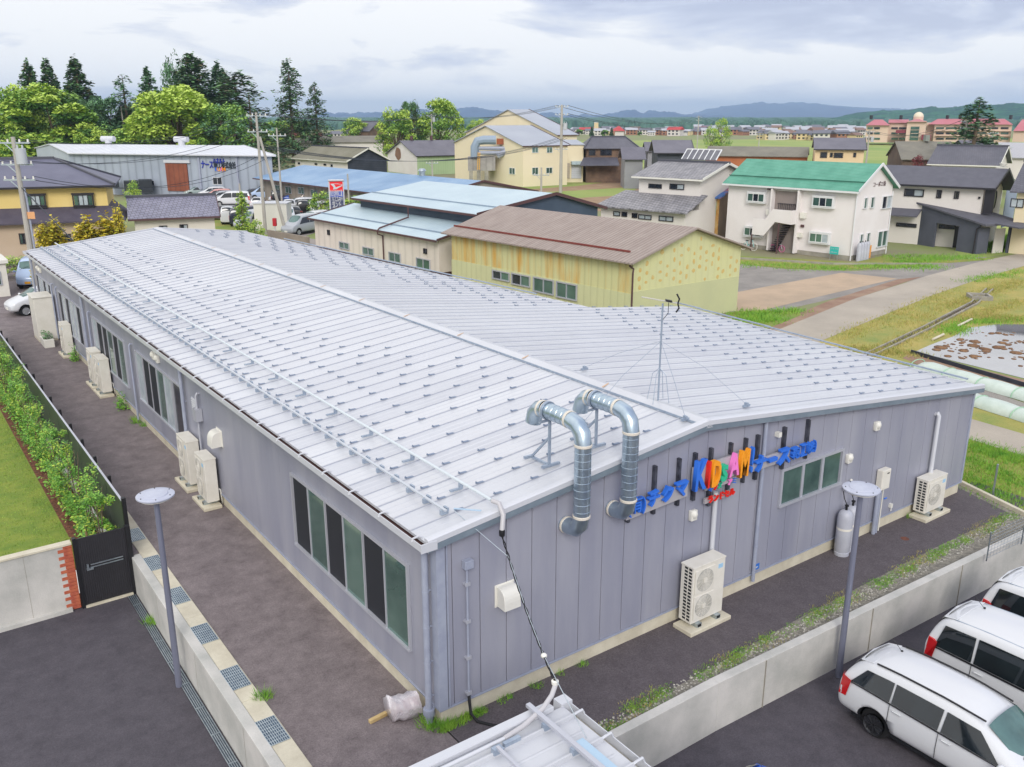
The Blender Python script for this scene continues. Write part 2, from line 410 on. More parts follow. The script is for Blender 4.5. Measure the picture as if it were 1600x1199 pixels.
# asphalt round the building
sheet('asphalt_yard', [(-2.36, -9), (-.36, -9), (-.36, -1.75), (4.2, -1.45), (8.5, -1.25), (14, -1.3), (19.2, -1.5), (19.2, .2), (6, 3), (2, 36), (2, 70), (-14, 70), (-14, 38), (-2.95, 38), (-2.95, 10.3), (-2.36, 10.3)], M_ASPH, .004)
sheet('asphalt_gable_side', [(.05, -9), (.06, -1.95), (4.2, -1.7), (8.5, -1.55), (14, -1.5), (19.2, -1.6), (19.2, .2), (.03, .2)][1:], M_ASPH2, .011)
mb = MB(); mb.bar((.02, .0, .012), (.05, -2.0, .012), .02, .004); struct(mb, 'asphalt_joint', M_BLACK)
sheet('gravel_strip', [(-.35, -2.15), (5, -2.1), (24, wy(24)+.12), (24, -1.5), (19.2, -1.5), (14, -1.3), (8.5, -1.25), (4.2, -1.45), (-.36, -1.75)], mat('gravel_strip_surface', '#76736a', '#a39d90', scale=9, detail=6, rough=.95, bump=.02, bscale=30, speck=.45), .008)
# left: lawn and planting strip
sheet('lawn', [(-40, 10.4), (-4.0, 10.4), (-4.0, 62), (-40, 62)], M_LAWN, .004)
sheet('planting_bed', [(-4.0, 10.4), (-3.12, 10.4), (-3.12, 38), (-4.0, 38)], M_MULCH, .008)
# right: lane, pads, fields
psheet('lane', [(1225,512),(1336,467),(1450,431),(1540,407),(1600,395),(1660,383),(1680,398),(1600,416),(1528,437),(1459,461),(1378,494),(1294,528.5),(1250,548),(1180,530)], M_ROAD, .012)
psheet('gravel_lane', [(1145,412),(1230,421),(1335,424),(1430,418),(1540,400),(1545,408),(1450,431),(1420,440),(1192,492),(1140,500)], M_GRAVEL, .004)
psheet('concrete_pad', [(1151,457),(1230,442),(1315,426.5),(1402,435.5),(1300,459),(1192,485),(1149,488)], M_PAD, .008)
psheet('dirt_strip', [(1207,508),(1296,470),(1402,437),(1440,433),(1336,467),(1225,512),(1190,530)], M_DIRT, .010)
psheet('verge', [(1140,488),(1192,485),(1222,488),(1245,482),(1252,493),(1207,511),(1185,520),(1140,505)], M_GRASSY, .014)
psheet('straw_field', [(1294,528.5),(1378,494),(1459,461),(1528,437),(1600,416),(1680,400),(1800,520),(1640,520),(1519,512),(1490,530),(1444,548),(1423,551),(1440,565),(1330,580),(1250,545)], M_STRAW, .006)
psheet('paddy_water', [(1430,550),(1455,539),(1490,526),(1512,513),(1560,507),(1640,508),(1800,560),(1800,660),(1600,592),(1520,572)], M_WATER, .016)
psheet('muddy_margin', [(1423,552),(1600,594),(1800,664),(1800,690),(1600,613),(1434,570),(1410,560)], M_DIRT, .010)
psheet('grey_path', [(1440,575),(1600,630),(1800,700),(1800,725),(1600,655),(1516,632),(1430,600)], M_GRAVEL, .012)
psheet('dry_verge', [(1480,630),(1516,636),(1600,656),(1800,735),(1800,760),(1600,681),(1516,656),(1440,640)], M_STRAW, .008)
psheet('concrete_lane', [(1440,640),(1516,655),(1600,679),(1800,752),(1800,800),(1600,713),(1511,686),(1430,665)], M_ROAD, .016)
psheet('weedy_patch', [(1430,665),(1511,686),(1600,713),(1800,800),(1800,900),(1600,800),(1500,756),(1420,700)], M_GRASSY, .010)
psheet('front_verge', [(1150,400),(1337,410),(1388,398),(1400,404),(1490,407),(1560,402),(1540,407),(1440,415),(1340,421),(1230,420),(1150,412)], M_GRASSY, .016)
psheet('farm_field', [(1480,372),(1600,340),(1680,345),(1680,382),(1600,394),(1540,402),(1500,402)], M_FIELD, .006)
psheet('vegetable_plot', [(757,292),(870,280),(1010,268),(1010,290),(960,330),(880,330),(780,310)], M_PLOW, .006)
psheet('plot_grass', [(757,288),(870,279),(1010,267),(1010,277),(900,291),(770,300)], M_FIELD, .010)
psheet('plot_grass', [(800,303),(900,298),(1000,292),(980,305),(880,311)], M_FIELD, .010)
psheet('green_fields', [(870,221),(1180,218),(1700,216),(1800,240),(1440,262),(1180,262),(1000,262),(905,240)], M_FIELD, .012)
psheet('car_park', [(215,298),(300,292),(420,292),(520,320),(545,345),(470,372),(380,372),(250,350)], M_FARLOT, .006)
psheet('street', [(340,372),(480,372),(560,385),(480,430),(300,430)], M_FARLOT, .004)
psheet('grass_bank', [(325,330),(360,345),(440,362),(440,372),(345,368),(320,350)], M_GRASSY, .012)

# clods of mud standing out of the water
rng = np.random.RandomState(3)
mb = MB()
for k in range(150):
    c = rng.randint(0, 9)
    cen = [(1545,545,40,6),(1590,560,30,8),(1500,535,30,8),(1560,522,40,4),(1640,540,50,10),(1520,560,25,6),(1580,535,25,3),(1480,545,18,5),(1640,575,40,8)][c]
    p = PZ(cen[0]+rng.randn()*cen[2]*.7, cen[1]+rng.randn()*cen[3]*.45)
    if p.x < 25: continue
    r = .04+.17*rng.rand()**3
    mb.ball((p.x, p.y, .02), r, 6, (1+rng.rand(), 1+rng.rand(), .35))
struct(mb, 'mud_clods', M_MUD, 'stuff', smooth=True)

# ------------------------------------------------------------------ hills and mountains
def fbm(x, seed, o=5):
    v = 0; a = 1
    for i in range(o):
        v += a*math.sin(x*(1.9**i)+seed*(i+1.7)*3.1+1.3*math.sin(x*(1.7**i)*.7+seed)); a *= .55
    return v
def ridge(name, prof, r0, r1, r2, m, seed, rough, nu=260, nr=26):
    """a range of hills: crest heights follow prof = [(u, v)] seen at distance r1"""
    us = [prof[0][0]+(prof[-1][0]-prof[0][0])*i/(nu-1) for i in range(nu)]
    V = []; F = []
    for u in us:
        for (ua, va), (ub, vb) in zip(prof, prof[1:]):
            if ua <= u <= ub: v = va+(vb-va)*(u-ua)/(ub-ua); break
        d = ray(u, v); hh = math.hypot(d.x, d.y); dx, dy = d.x/hh, d.y/hh
        H = CAM.z + r1*d.z/hh
        for j in range(nr+1):
            t = j/nr; r = r0+(r2-r0)*t
            tc_ = (r1-r0)/(r2-r0)
            q = t/tc_ if t < tc_ else max(0, (1-t)/(1-tc_))
            sh = math.sin(q*math.pi/2)**1.4
            nz = fbm(u*.05+r*.0011*2, seed)*.5+fbm(u*.13-r*.0023, seed+3)*.25+fbm(u*.33+r*.004, seed+5, 3)*.16
            h = H*sh + rough*nz*sh*(1.0-.75*(q > .93))*math.sin(min(q, 1)*math.pi*.93)**.6 if H > 0 else 0
            V.append((CAM.x+dx*r, CAM.y+dy*r, max(h, 0)-1.5))
    n = nr+1
    for i in range(nu-1):
        for j in range(nr): F.append([i*n+j, (i+1)*n+j, (i+1)*n+j+1, i*n+j+1])
    mb = MB(); mb.add(V, F)
    return struct(mb, name, m, smooth=True)
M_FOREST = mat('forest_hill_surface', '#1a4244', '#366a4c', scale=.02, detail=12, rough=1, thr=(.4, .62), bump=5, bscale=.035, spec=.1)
M_MOUNT = mat('mountain_haze_blue', '#173a66', '#234a70', scale=.002, detail=12, rough=1, thr=(.4, .6), bump=16, bscale=.006, spec=.1)  # distance haze painted into the blue base colour
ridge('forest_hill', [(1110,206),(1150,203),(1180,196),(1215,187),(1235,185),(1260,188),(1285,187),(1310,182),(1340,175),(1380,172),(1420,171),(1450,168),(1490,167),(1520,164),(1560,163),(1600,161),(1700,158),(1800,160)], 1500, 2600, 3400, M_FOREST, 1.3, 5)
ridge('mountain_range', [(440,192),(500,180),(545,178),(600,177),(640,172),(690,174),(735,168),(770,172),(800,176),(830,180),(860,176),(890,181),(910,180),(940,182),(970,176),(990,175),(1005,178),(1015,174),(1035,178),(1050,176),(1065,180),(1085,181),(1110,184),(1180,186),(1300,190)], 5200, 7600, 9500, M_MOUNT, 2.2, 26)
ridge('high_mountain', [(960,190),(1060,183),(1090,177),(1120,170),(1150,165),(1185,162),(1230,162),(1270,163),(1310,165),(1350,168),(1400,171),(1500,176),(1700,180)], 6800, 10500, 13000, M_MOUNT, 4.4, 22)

# woods and orchards that cover the plain beyond the town
V = []; F = []; nu, nr = 420, 34
for i in range(nu):
    u = 380+(1720-380)*i/(nu-1); d = ray(u, 190); hh = math.hypot(d.x, d.y); dx, dy = d.x/hh, d.y/hh
    for j in range(nr+1):
        r = 830*(7.0**(j/nr)) + 40*fbm(u*.06, 4.4, 3); z = 5.2+fbm(u*.21+r*.003, 1.1)*1.5+fbm(u*.9+r*.01, 2.2, 3)*1.2+min(3.5, (r-830)*.002)
        V.append((CAM.x+dx*r, CAM.y+dy*r, -1 if j == 0 else max(1.5, z)))
n = nr+1
for i in range(nu-1):
    for j in range(nr): F.append([i*n+j, (i+1)*n+j, (i+1)*n+j+1, i*n+j+1])
mb = MB(); mb.add(V, F); struct(mb, 'distant_woods', mat('distant_woods_haze_green', '#3e5f58', '#5b7c6a', scale=.03, detail=10, rough=1, bump=1.5, bscale=.1, spec=.1), 'stuff')  # bluish green carries some of the distance haze in the colour
# ------------------------------------------------------------------ main building
L_B = 41.3; W_B = 18.0; XR = 6.53; SL = .111; ZR = 4.60
def xfar(y): return 18.15+(20.45-18.15)*(y+.15)/14.05 if y < 13.85 else 15.25+(11.75-15.25)*(y-13.85)/(41.4-13.85)
def zroof(x): return ZR-SL*abs(x-XR)
bd = thing('workshop_building', 'long low lavender grey workshop with a white ribbed metal roof filling the centre', 'building', (0, 0, 0))
# foundation
mb = MB()
mb.box(.03, W_B-.03, .03, .4, 0, .34); mb.box(.03, .4, .4, L_B-.03, 0, .34)
mb.ext([(17.6, .4, 0), (18, .4, 0), (20.1, 13.7, 0), (19.7, 13.7, 0)], (0, 0, .34))
part(mb, 'foundation', M_CONCL, bd)
mb = MB(); mb.box(-.03, W_B+.03, -.03, .03, .335, .36); mb.box(-.03, .03, .03, L_B, .335, .36)
part(mb, 'base_flashing', M_PVC, bd)
# walls: core plus sandwich panels with dark joints
def topz(x): return zroof(x)-.17
core = MB()
core.ext([(.06, .06, .36), (W_B-.06, .06, .36), (W_B-.06, .06, topz(W_B)), (XR, .06, topz(XR)), (.06, .06, topz(0))], (0, .1, 0))
core.box(.06, .16, .16, L_B, .36, topz(0))
part(core, 'wall_core', M_SEAM, bd)
gw = MB(); x = .30; edges = [.0, .30]
while x+.587 < W_B-.1: x += .587; edges.append(x)
edges.append(W_B)
for a, b in zip(edges, edges[1:]):
    a2, b2 = a+.007, b-.007
    top = [(b2, 0, topz(b2)-.01)] + ([(XR, 0, topz(XR)-.01)] if a2 < XR < b2 else []) + [(a2, 0, topz(a2)-.01)]
    gw.ext([(a2, 0, .365), (b2, 0, .365)]+top, (0, .05, 0))
part(gw, 'gable_wall', M_SIDE, bd, bevel=.006, seg=1)
lw = MB(); y = .0; k = 0
while y < L_B-.05:
    y2 = min(y+.9, L_B); lw.box(0, .05, y+.002, y2-.002, .365, topz(0)-.01); y = y2
part(lw, 'long_wall', M_SIDE, bd)
bw = MB(); bw.ext([(.1, L_B, 0), (11.6, L_B, 0), (11.6, L_B, topz(11.6)), (XR, L_B, topz(XR)), (.1, L_B, topz(.1))], (0, -.1, 0))
for (x0, y0), (x1, y1) in (((17.95, .2), (20.1, 13.7)), ((15.0, 13.95), (11.55, 41.2)), ((20.1, 13.6), (15.0, 13.61))):
    bw.ext([(x0, y0, 0), (x1, y1, 0), (x1, y1, topz(x1)), (x0, y0, topz(x0))], (-.08, -.02, 0))
part(bw, 'rear_wall', M_SIDE, bd)
# corner trim
mb = MB(); mb.ext([(-.035, -.035, .36), (.14, -.035, .36), (.14, .0, .36), (.004, .0, .36), (.004, .16, .36), (-.035, .16, .36)], (0, 0, topz(0)-.40))
mb.box(.17, .20, -.03, -.001, .36, topz(0)-.06)
mb.box(W_B-.05, W_B+.03, -.03, .1, .36, topz(W_B)-.02)
part(mb, 'corner_trim', M_PVC, bd)
# roof: one pan per rib, ends stepping along the slanting far eave
YS = -.16; PITCHR = .6; NR = int((L_B+.32)/PITCHR)+1
rf = MB(); under = MB()
for i in range(NR):
    y0 = YS+i*PITCHR; y1 = min(y0+PITCHR, L_B+.16); yc = (y0+y1)/2
    xe = xfar(yc)
    for (xa, xb) in ((-.26, XR), (XR, xe)):
        za, zb = zroof(xa), zroof(xb)
        # pan with two shallow stiffening folds
        rf.ext([(xa, y0, za), (xa, y1, za), (xa, y1, za-.05), (xa, y0, za-.05)], (xb-xa, 0, zb-za), (i*5+(i*i) % 7+(3 if xa > 0 else 0)) % 3)
        for q in (.34, .66):
            yy = y0+(y1-y0)*q
            rf.add([(xa+.02, yy-.03, za+.0008), (xa+.02, yy, za+.006), (xa+.02, yy+.03, za+.0008), (xb, yy-.03, zb+.0008), (xb, yy, zb+.006), (xb, yy+.03, zb+.0008)], [[0, 3, 4, 1], [1, 4, 5, 2]])
        if i:
            rf.ext([(xa-.01, y0-.012, za+.001), (xa-.01, y0+.012, za+.001), (xa-.01, y0+.009, za+.024), (xa-.01, y0-.009, za+.024)], (xb-xa+.01, 0, zb-za))
roof = part(rf, 'roof', [M_ROOFW, M_ROOFW2, M_ROOFW3], bd)
mb = MB()                                   # thin strip along each rib: sealed fold
for i in range(1, NR):
    y0 = YS+i*PITCHR
    for (xa, xb) in ((-.24, XR), (XR, xfar(y0+.3)-.01)):
        za, zb = zroof(xa), zroof(xb)
        mb.ext([(xa, y0-.020, za+.001), (xa, y0-.014, za+.001), (xa, y0-.014, za+.012), (xa, y0-.020, za+.012)], (xb-xa, 0, zb-za))
part(mb, 'rib_seal', M_SEALR, roof)
# ridge cap
mb = MB()
mb.ext([(XR-.24, YS-.02, zroof(XR-.24)+.045), (XR, YS-.02, ZR+.075), (XR+.24, YS-.02, zroof(XR+.24)+.045), (XR+.24, YS-.02, zroof(XR+.24)+.028), (XR, YS-.02, ZR+.055), (XR-.24, YS-.02, zroof(XR-.24)+.028)], (0, L_B+.34, 0))
part(mb, 'ridge_cap', M_ROOFW, roof)
mb = MB(); mb.box(XR-.25, XR-.235, YS, L_B+.1, ZR-.02, ZR+.035)
part(mb, 'ridge_edge', M_GALVD, roof)
mb = MB()
for i in range(2, 14):
    yy = i*3.15-3.4; mb.add([(XR-.2, yy, ZR+.058), (XR, yy+.05, ZR+.079), (XR+.1, yy+.13, ZR+.074), (XR+.1, yy+.16, ZR+.074), (XR, yy+.1, ZR+.079), (XR-.2, yy+.05, ZR+.058)], [[0, 5, 4, 1], [1, 4, 3, 2]])
part(mb, 'ridge_joint', mat('sealant_tan', '#c9a98c', rough=.8), roof)
# verge flashing along both gables
for nm, yf, sg in (('front', YS, -1), ('back', L_B+.16, 1)):
    mb = MB()
    for xa, xb in ((-.27, XR), (XR, xfar(-.1) if sg < 0 else 11.75)):
        za, zb = zroof(xa), zroof(xb)
        mb.ext([(xa, yf, za+.075), (xa, yf+sg*.035, za+.055), (xa, yf+sg*.035, za-.04), (xa, yf+sg*.02, za-.05), (xa, yf+sg*.02, za-.17), (xa, yf+sg*-.005, za-.17), (xa, yf-sg*.09, za+.045), (xa, yf-sg*.09, za+.075)], (xb-xa, 0, zb-za))
    part(mb, 'verge_flashing', M_TRIMW, roof)
    mb = MB()
    for xa, xb in ((-.27, XR), (XR, xfar(-.1) if sg < 0 else 11.75)):
        za, zb = zroof(xa), zroof(xb)
        mb.ext([(xa, yf+sg*.04, za-.045), (xa, yf+sg*.036, za-.16), (xa, yf+sg*.03, za-.16), (xa, yf+sg*.03, za-.045)], (xb-xa, 0, zb-za))
    part(mb, 'verge_fascia', mat('fascia_grey', '#6d7a86', '#7a8792', scale=3, rough=.5), roof)
# side wall eave: gutter
mb = MB(); zg = zroof(-.26)
prof = [(-.41, zg+.02), (-.41, zg-.11), (-.26, zg-.13), (-.12, zg-.13), (-.12, zg-.115), (-.395, zg-.1), (-.395, zg+.02)]
mb.ext([(a, YS-.03, b) for a, b in prof], (0, L_B+.38, 0)); 
mb.box(-.42, -.1, YS-.05, YS-.028, zg-.13, zg+.03); mb.box(-.42, -.1, L_B+.35, L_B+.37, zg-.13, zg+.03)
part(mb, 'gutter', M_TRIMW, bd)
mb = MB(); mb.box(-.39, -.14, YS, L_B+.3, zg-.098, zg-.088)
part(mb, 'gutter_bed', M_BROWN, bd)
mb = MB(); mb.box(-.15, -.13, YS, L_B+.2, zg-.087, zg-.05)
part(mb, 'eave_flashing', M_BROWN, bd)
mb = MB()
for i in range(0, NR//2+1):
    yy = YS+.25+i*1.2
    if yy < L_B+.2: mb.tube([(-.42, yy, zg-.02), (-.40, yy, zg+.035), (-.3, yy, zg+.045), (-.22, yy, zg+.01)], .018, 6)
part(mb, 'gutter_strap', M_TRIMW, bd)
# snow guards: small brackets clamped on the ribs
def guards():
    out = []
    rows_near = [.75, 1.6, 2.45, 3.3, 4.15, 5.0]
    for i in range(1, NR):
        y0 = YS+i*PITCHR
        for j, x in enumerate(rows_near):
            if j >= 4 and y0 > 2+3.0*(7-j): continue
            if j in (2,) : pass
            if j == 4 and y0 > 12: continue
            if j >= 3 and (i*7+j) % 9 == 0 and y0 < 12: continue
            out.append((x+(.35 if (i % 2 and j > 2) else 0), y0))
        xe = xfar(y0)
        for j in range(7):
            x = xe-.5-j*.86
            lim = 4 if y0 > 14 else 7
            if j < lim and (i*3+j*5) % 11: out.append((x-(0, .43, .2)[i % 3], y0))
    return out
gs = sorted(guards(), key=lambda p: (p[0]+7)**2+(p[1]+11.9)**2)
def guard(mb, x, y):
    z = zroof(x)
    mb.box(x-.09, x+.09, y-.026, y+.026, z+.022, z+.034); mb.box(x-.075, x-.066, y-.035, y+.035, z+.022, z+.055)
proto = None
for (x, y) in gs[:95]:
    if proto is None:
        mb = MB(); guard(mb, 0, 0); zz0 = zroof(0)
        mb.V = [(a, b, c-zz0) for a, b, c in mb.V]
        proto = part(mb, 'snow_guard', M_GUARD, roof); q = proto
    else:
        q = proto.copy(); COL.objects.link(q); q.parent = roof
    q.location = (x, y, zroof(x))
mb = MB()
for (x, y) in gs[95:]: guard(mb, x, y)
part(mb, 'snow_guards_far', M_GUARD, roof, kind='stuff')
# snow rail and its clamps (near eave), pipe rail above it
mb = MB(); xr_ = .42; mb.bar((xr_, .35, zroof(xr_)+.15), (xr_, L_B-.1, zroof(xr_)+.15), .05, .03)
part(mb, 'snow_rail', mat('rail_pale_steel', '#c3c8cf', rough=.4, metal=.4), roof)
mb = MB()
for i in range(1, NR):
    y0 = YS+i*PITCHR; z = zroof(xr_); mb.box(xr_-.06, xr_+.09, y0-.03, y0+.03, z+.05, z+.14); mb.box(xr_+.05, xr_+.09, y0-.05, y0+.08, z+.1, z+.17)
part(mb, 'rail_clamp', M_GALVD, roof)
mb = MB(); xp = 1.16; mb.cyl((xp, .02, zroof(xp)+.2), (xp, L_B+.1, zroof(xp)+.2), .03, n=10)
part(mb, 'cable_pipe', mat('pale_conduit', '#c5cdd2', rough=.4), roof, smooth='auto')
mb = MB()
for i in range(2, NR, 3):
    y0 = YS+i*PITCHR; z = zroof(xp); mb.box(xp-.22, xp+.04, y0-.03, y0+.03, z+.05, z+.08); mb.box(xp-.02, xp+.05, y0-.03, y0+.03, z+.08, z+.19)
part(mb, 'pipe_clamp', M_GALVD, roof)
# far eave rails: short overlapping lengths following the stepped edge
mb = MB()
for a in range(0, 34, 4):
    ya = .2+a; yb = min(ya+4.2, 13.7) if ya < 13 else ya+4.2
    if ya > 13 and ya < 14: ya = 14.1
    xo = xfar((ya+yb)/2)-.35
    mb.bar((xfar(ya+.3)-.35, ya, zroof(xfar(ya))+.19), (xfar(yb-.3)-.35, min(yb, 40.5), zroof(xfar(yb-.4))+.19), .06, .04)
part(mb, 'far_snow_rail', M_GALVD, roof)
# fine surface marks: sheet lap joints
M_CURT = mat('window_pale_blind', '#9aa6ae', '#b6bfc4', scale=1.5, rough=.25, spec=.7)
M_GLW = mat('glass_frosted', '#3e5652', '#5c7870', scale=1.1, detail=3, rough=.12, spec=.8, metal=.2)
GLZ = {'d': M_SCREEN, 'g': M_GLASS, 'w': M_CURT, 'k': M_DARKG, 'f': M_GLW}
def wall_window(parent, P0, ux, w, z0, z1, kinds, nrm, frame=M_ALU, fw=.05, proud=.06, sill=True, mull=.04, name='window', blank=False):
    """window of len(kinds) leaves; P0 lower start point on the wall plane, ux the direction along the wall, nrm the outward normal"""
    P0 = Vector(P0); ux = Vector(ux).normalized(); nrm = Vector(nrm).normalized(); Z = Vector((0, 0, 1)); h = z1-z0
    def bxs(mb, a0, a1, b0, b1, d0, d1):
        mb.obox(P0+ux*(a0+a1)/2+Z*((b0+b1)/2)+nrm*(d0+d1)/2, ux*(a1-a0)/2, nrm*(d1-d0)/2, Z*(b1-b0)/2)
    fr = MB()
    bxs(fr, 0, w, h-fw, h, .002, proud); bxs(fr, 0, w, 0, fw, .002, proud+.015); bxs(fr, 0, fw, fw, h-fw, .002, proud); bxs(fr, w-fw, w, fw, h-fw, .002, proud)
    n = len(kinds); lw_ = (w-2*fw)/n
    for i in range(1, n): bxs(fr, fw+i*lw_-mull/2, fw+i*lw_+mull/2, fw, h-fw, .002, proud-.01)
    f = part(fr, name, frame, parent)
    for i, k in enumerate(kinds):
        gl = MB(); off = .012 if i % 2 else .026
        bxs(gl, fw+i*lw_+mull/2, fw+(i+1)*lw_-mull/2, fw, h-fw, .003, off)
        part(gl, 'pane', GLZ[k], f)
    return f
def longwin(y0, y1, z0, z1, kinds): return wall_window(bd, (0, y0, z0), (0, 1, 0), y1-y0, z0, z1, kinds, (-1, 0, 0))
longwin(.98, 6.42, 1.06, 2.88, 'gdgdgd')
longwin(15.95, 20.42, 1.02, 2.84, 'wgddw')
longwin(22.05, 27.5, 1.0, 2.82, 'gdgddw')
longwin(29.75, 34.9, .98, 2.76, 'dwwdwd')
longwin(36.8, 41.2, 1.0, 2.72, 'dwdwwd')
dr = wall_window(bd, (0, 14.95, .40), (0, 1, 0), .95, .40, 2.84, 'k', (-1, 0, 0), name='door')
wall_window(bd, (9.33, 0, 1.86), (1, 0, 0), 2.43, 1.86, 2.84, 'fff', (0, -1, 0), mull=.09, fw=.07)
# downpipes on the long wall, with bands
def downpipe(parent, p, z0, z1, r=.05, m=None, bands=3, nrm=(-1, 0, 0), name='downpipe', shoe=False):
    nrm = Vector(nrm); mb = MB(); c = Vector(p)+nrm*(r+.05)
    mb.cyl(c+Vector((0, 0, z0)), c+Vector((0, 0, z1)), r, n=12)
    for k in range(bands):
        z = z0+(z1-z0)*(k+.6)/bands; mb.cyl(c+Vector((0, 0, z)), c+Vector((0, 0, z+.02)), r+.006, n=12)
        mb.obox(Vector(p)+nrm*.03+Vector((0, 0, z+.01)), nrm*.03, Vector((-nrm.y, nrm.x, 0))*.02, (0, 0, .012))
    if shoe: mb.lathe(c+Vector((0, 0, z0)), [(r, .2), (r+.045, .2), (r+.05, .08), (r+.02, .03), (r+.01, -.1), (.02, -.12)], 14)
    return part(mb, name, m or M_PVC, parent, smooth='auto')
downpipe(bd, (-.02, .2, 0), .14, topz(0)+.03, .062, bands=5, shoe=True)
downpipe(bd, (0, 14.62, 0), .03, topz(0)+.03, .055, bands=4)
downpipe(bd, (0, 28.85, 0), .03, topz(0)+.03, .055, bands=4)
downpipe(bd, (-.05, 41.25, 0), .03, topz(0)+.03, .055, bands=4)
for y_, zt in ((20.95, 2.95), (27.9, 2.92), (35.2, 2.86), (36.3, 2.86)):
    mb = MB(); mb.tube([(0, y_, zt-.02), (-.05, y_, zt), (-.09, y_, zt-.05), (-.09, y_, .1)], .038, 8); part(mb, 'drain_pipe', M_PVC, bd, smooth='auto')
mb = MB(); mb.tube([(0, 13.2, 3.05), (-.06, 13.2, 3.07), (-.1, 13.2, 3.0), (-.1, 13.2, .35), (-.12, 13.0, .12), (-.3, 12.9, .1)], .035, 8); mb.box(-.2, -.01, 13.05, 13.35, 2.25, 2.62)
part(mb, 'drain_pipe', M_ALU, bd, smooth='auto')
mb = MB(); mb.box(-.02, 0, 13.62, 14.0, 2.1, 2.75); [mb.box(-.04, -.02, 13.64, 13.98, 2.14+.07*k, 2.16+.07*k) for k in range(9)]
part(mb, 'louvre', M_TRIMW, bd)
# gable end: vents, hoods, pipes
def hood(y=None, x=None, z=0, r=.21, big=True):
    mb = MB()
    # plate and quarter-round body
    pr = [(0, r*1.0), (0, -r*1.0)]
    n = 9; a = [(abs(math.sin(t*math.pi/2/(n-1)))**.62*r*1.35, abs(math.cos(t*math.pi/2/(n-1)))**.62*r*2-r) for t in range(n)]
    poly = [(0, r)]+a[1:]+[(r*1.35, -r), (0, -r)]
    if y is not None:
        mb.ext([(-.01-p, y-r*.9, z+q) for p, q in poly], (0, r*1.8, 0)); mb.box(-.018, -.002, y-r*1.1, y+r*1.1, z-r*1.15, z+r*1.15)
    else:
        mb.ext([(x-r*.9, -.01-p, z+q) for p, q in poly], (r*1.8, 0, 0)); mb.box(x-r*1.1, x+r*1.1, -.018, -.002, z-r*1.15, z+r*1.15)
    return part(mb, 'vent_hood', M_WHITEP, bd, bevel=.008)
hood(y=11.62, z=2.18, r=.22); hood(x=1.42, z=2.27, r=.2)
def capvent(parent, c, n, r=.09, m=None):
    c = Vector(c); n = Vector(n); mb = MB(); s = Vector((-n.y, n.x, 0))
    prof = [(0.0, .0), (.35, .0), (.62, .10), (.9, .5), (1, 1.4), (.92, 1.9)]
    for t in (0,):
        mb.obox(c+n*.05+Vector((0, 0, 0)), s*r, n*.05, (0, 0, r*1.3))
    mb.ball(c+n*.07+Vector((0, 0, r*.35)), r, 12, (1, 1, 1.15))
    return part(mb, 'vent_cap', m or M_WHITEP, parent, smooth=True, bevel=.01)
for x_, z_ in ((6.37, 2.50), (12.0, 2.50), (13.08, 3.14)): capvent(bd, (x_, 0, z_), (0, -1, 0))
for y_, z_ in ((17.75, 3.22), (17.3, 3.2), (39.95, 3.14), (39.3, 3.12)): capvent(bd, (0, y_, z_), (-1, 0, 0), r=.1)
mb = MB(); mb.box(9.0, 9.1, -.12, 0, 3.72, 3.83); part(mb, 'sensor', M_WHITEP, bd)
# conduit with junction box by the near corner
mb = MB(); mb.cyl((.58, -.05, .42), (.58, -.05, 3.1), .022, n=8)
part(mb, 'conduit', M_PVC, bd, smooth='auto')
mb = MB(); mb.box(.50, .68, -.13, 0, 3.08, 3.24); part(mb, 'junction_box', M_PVC, bd, bevel=.008)
mb = MB()
for z in (.5, 1.25, 2.0, 2.75): mb.box(.52, .64, -.075, 0, z, z+.035); mb.box(.53, .63, -.085, -.06, z-.02, z+.05)
part(mb, 'conduit_clip', M_ALU, bd)
mb = MB(); mb.tube([(.58, -.05, .46), (.58, -.07, .3), (.56, -.14, .12), (.60, -.3, .03), (.78, -.55, .02), (1.05, -.85, .02), (1.2, -1.3, .02)], .03, 8)
part(mb, 'black_cable', M_RUBBER, bd, smooth=True)
# pipes on the gable
mb = MB(); mb.cyl((7.02, -.08, .9), (7.02, -.08, 2.88), .055, n=10); part(mb, 'drain_pipe', M_TRIMW, bd, smooth='auto')
mb = MB(); mb.cyl((8.57, -.07, .2), (8.57, -.07, topz(8.57)-.02), .045, n=10); [mb.cyl((8.57, -.07, z), (8.57, -.07, z+.02), .052, n=10) for z in (1.1, 2.0, 2.9)]
part(mb, 'downpipe', M_PVC, bd, smooth='auto')
mb = MB(); mb.tube([(16.0, 0, 2.86), (16.0, -.07, 2.9), (16.0, -.1, 2.84), (16.0, -.1, .9)], .06, 10); part(mb, 'drain_pipe', M_TRIMW, bd, smooth='auto')
mb = MB(); mb.box(8.6, 8.85, -.012, 0, .42, .56)
part(mb, 'maker_plate', mat('plate_blue', '#2f6fc4', rough=.4), bd)
mb = MB(); mb.add([(8.64, -.014, .50), (8.81, -.014, .50), (8.76, -.014, .46), (8.69, -.014, .46)], [[0, 3, 2, 1]]); part(mb, 'plate_mark', M_TRIMW, bd)
text('NISC', .09, .004, (XR-.1, YS-.05, ZR-.10), (1, 0, SL*0), (0, 0, 1), M_TRIMW, 'maker_mark', bd, shear=.4)

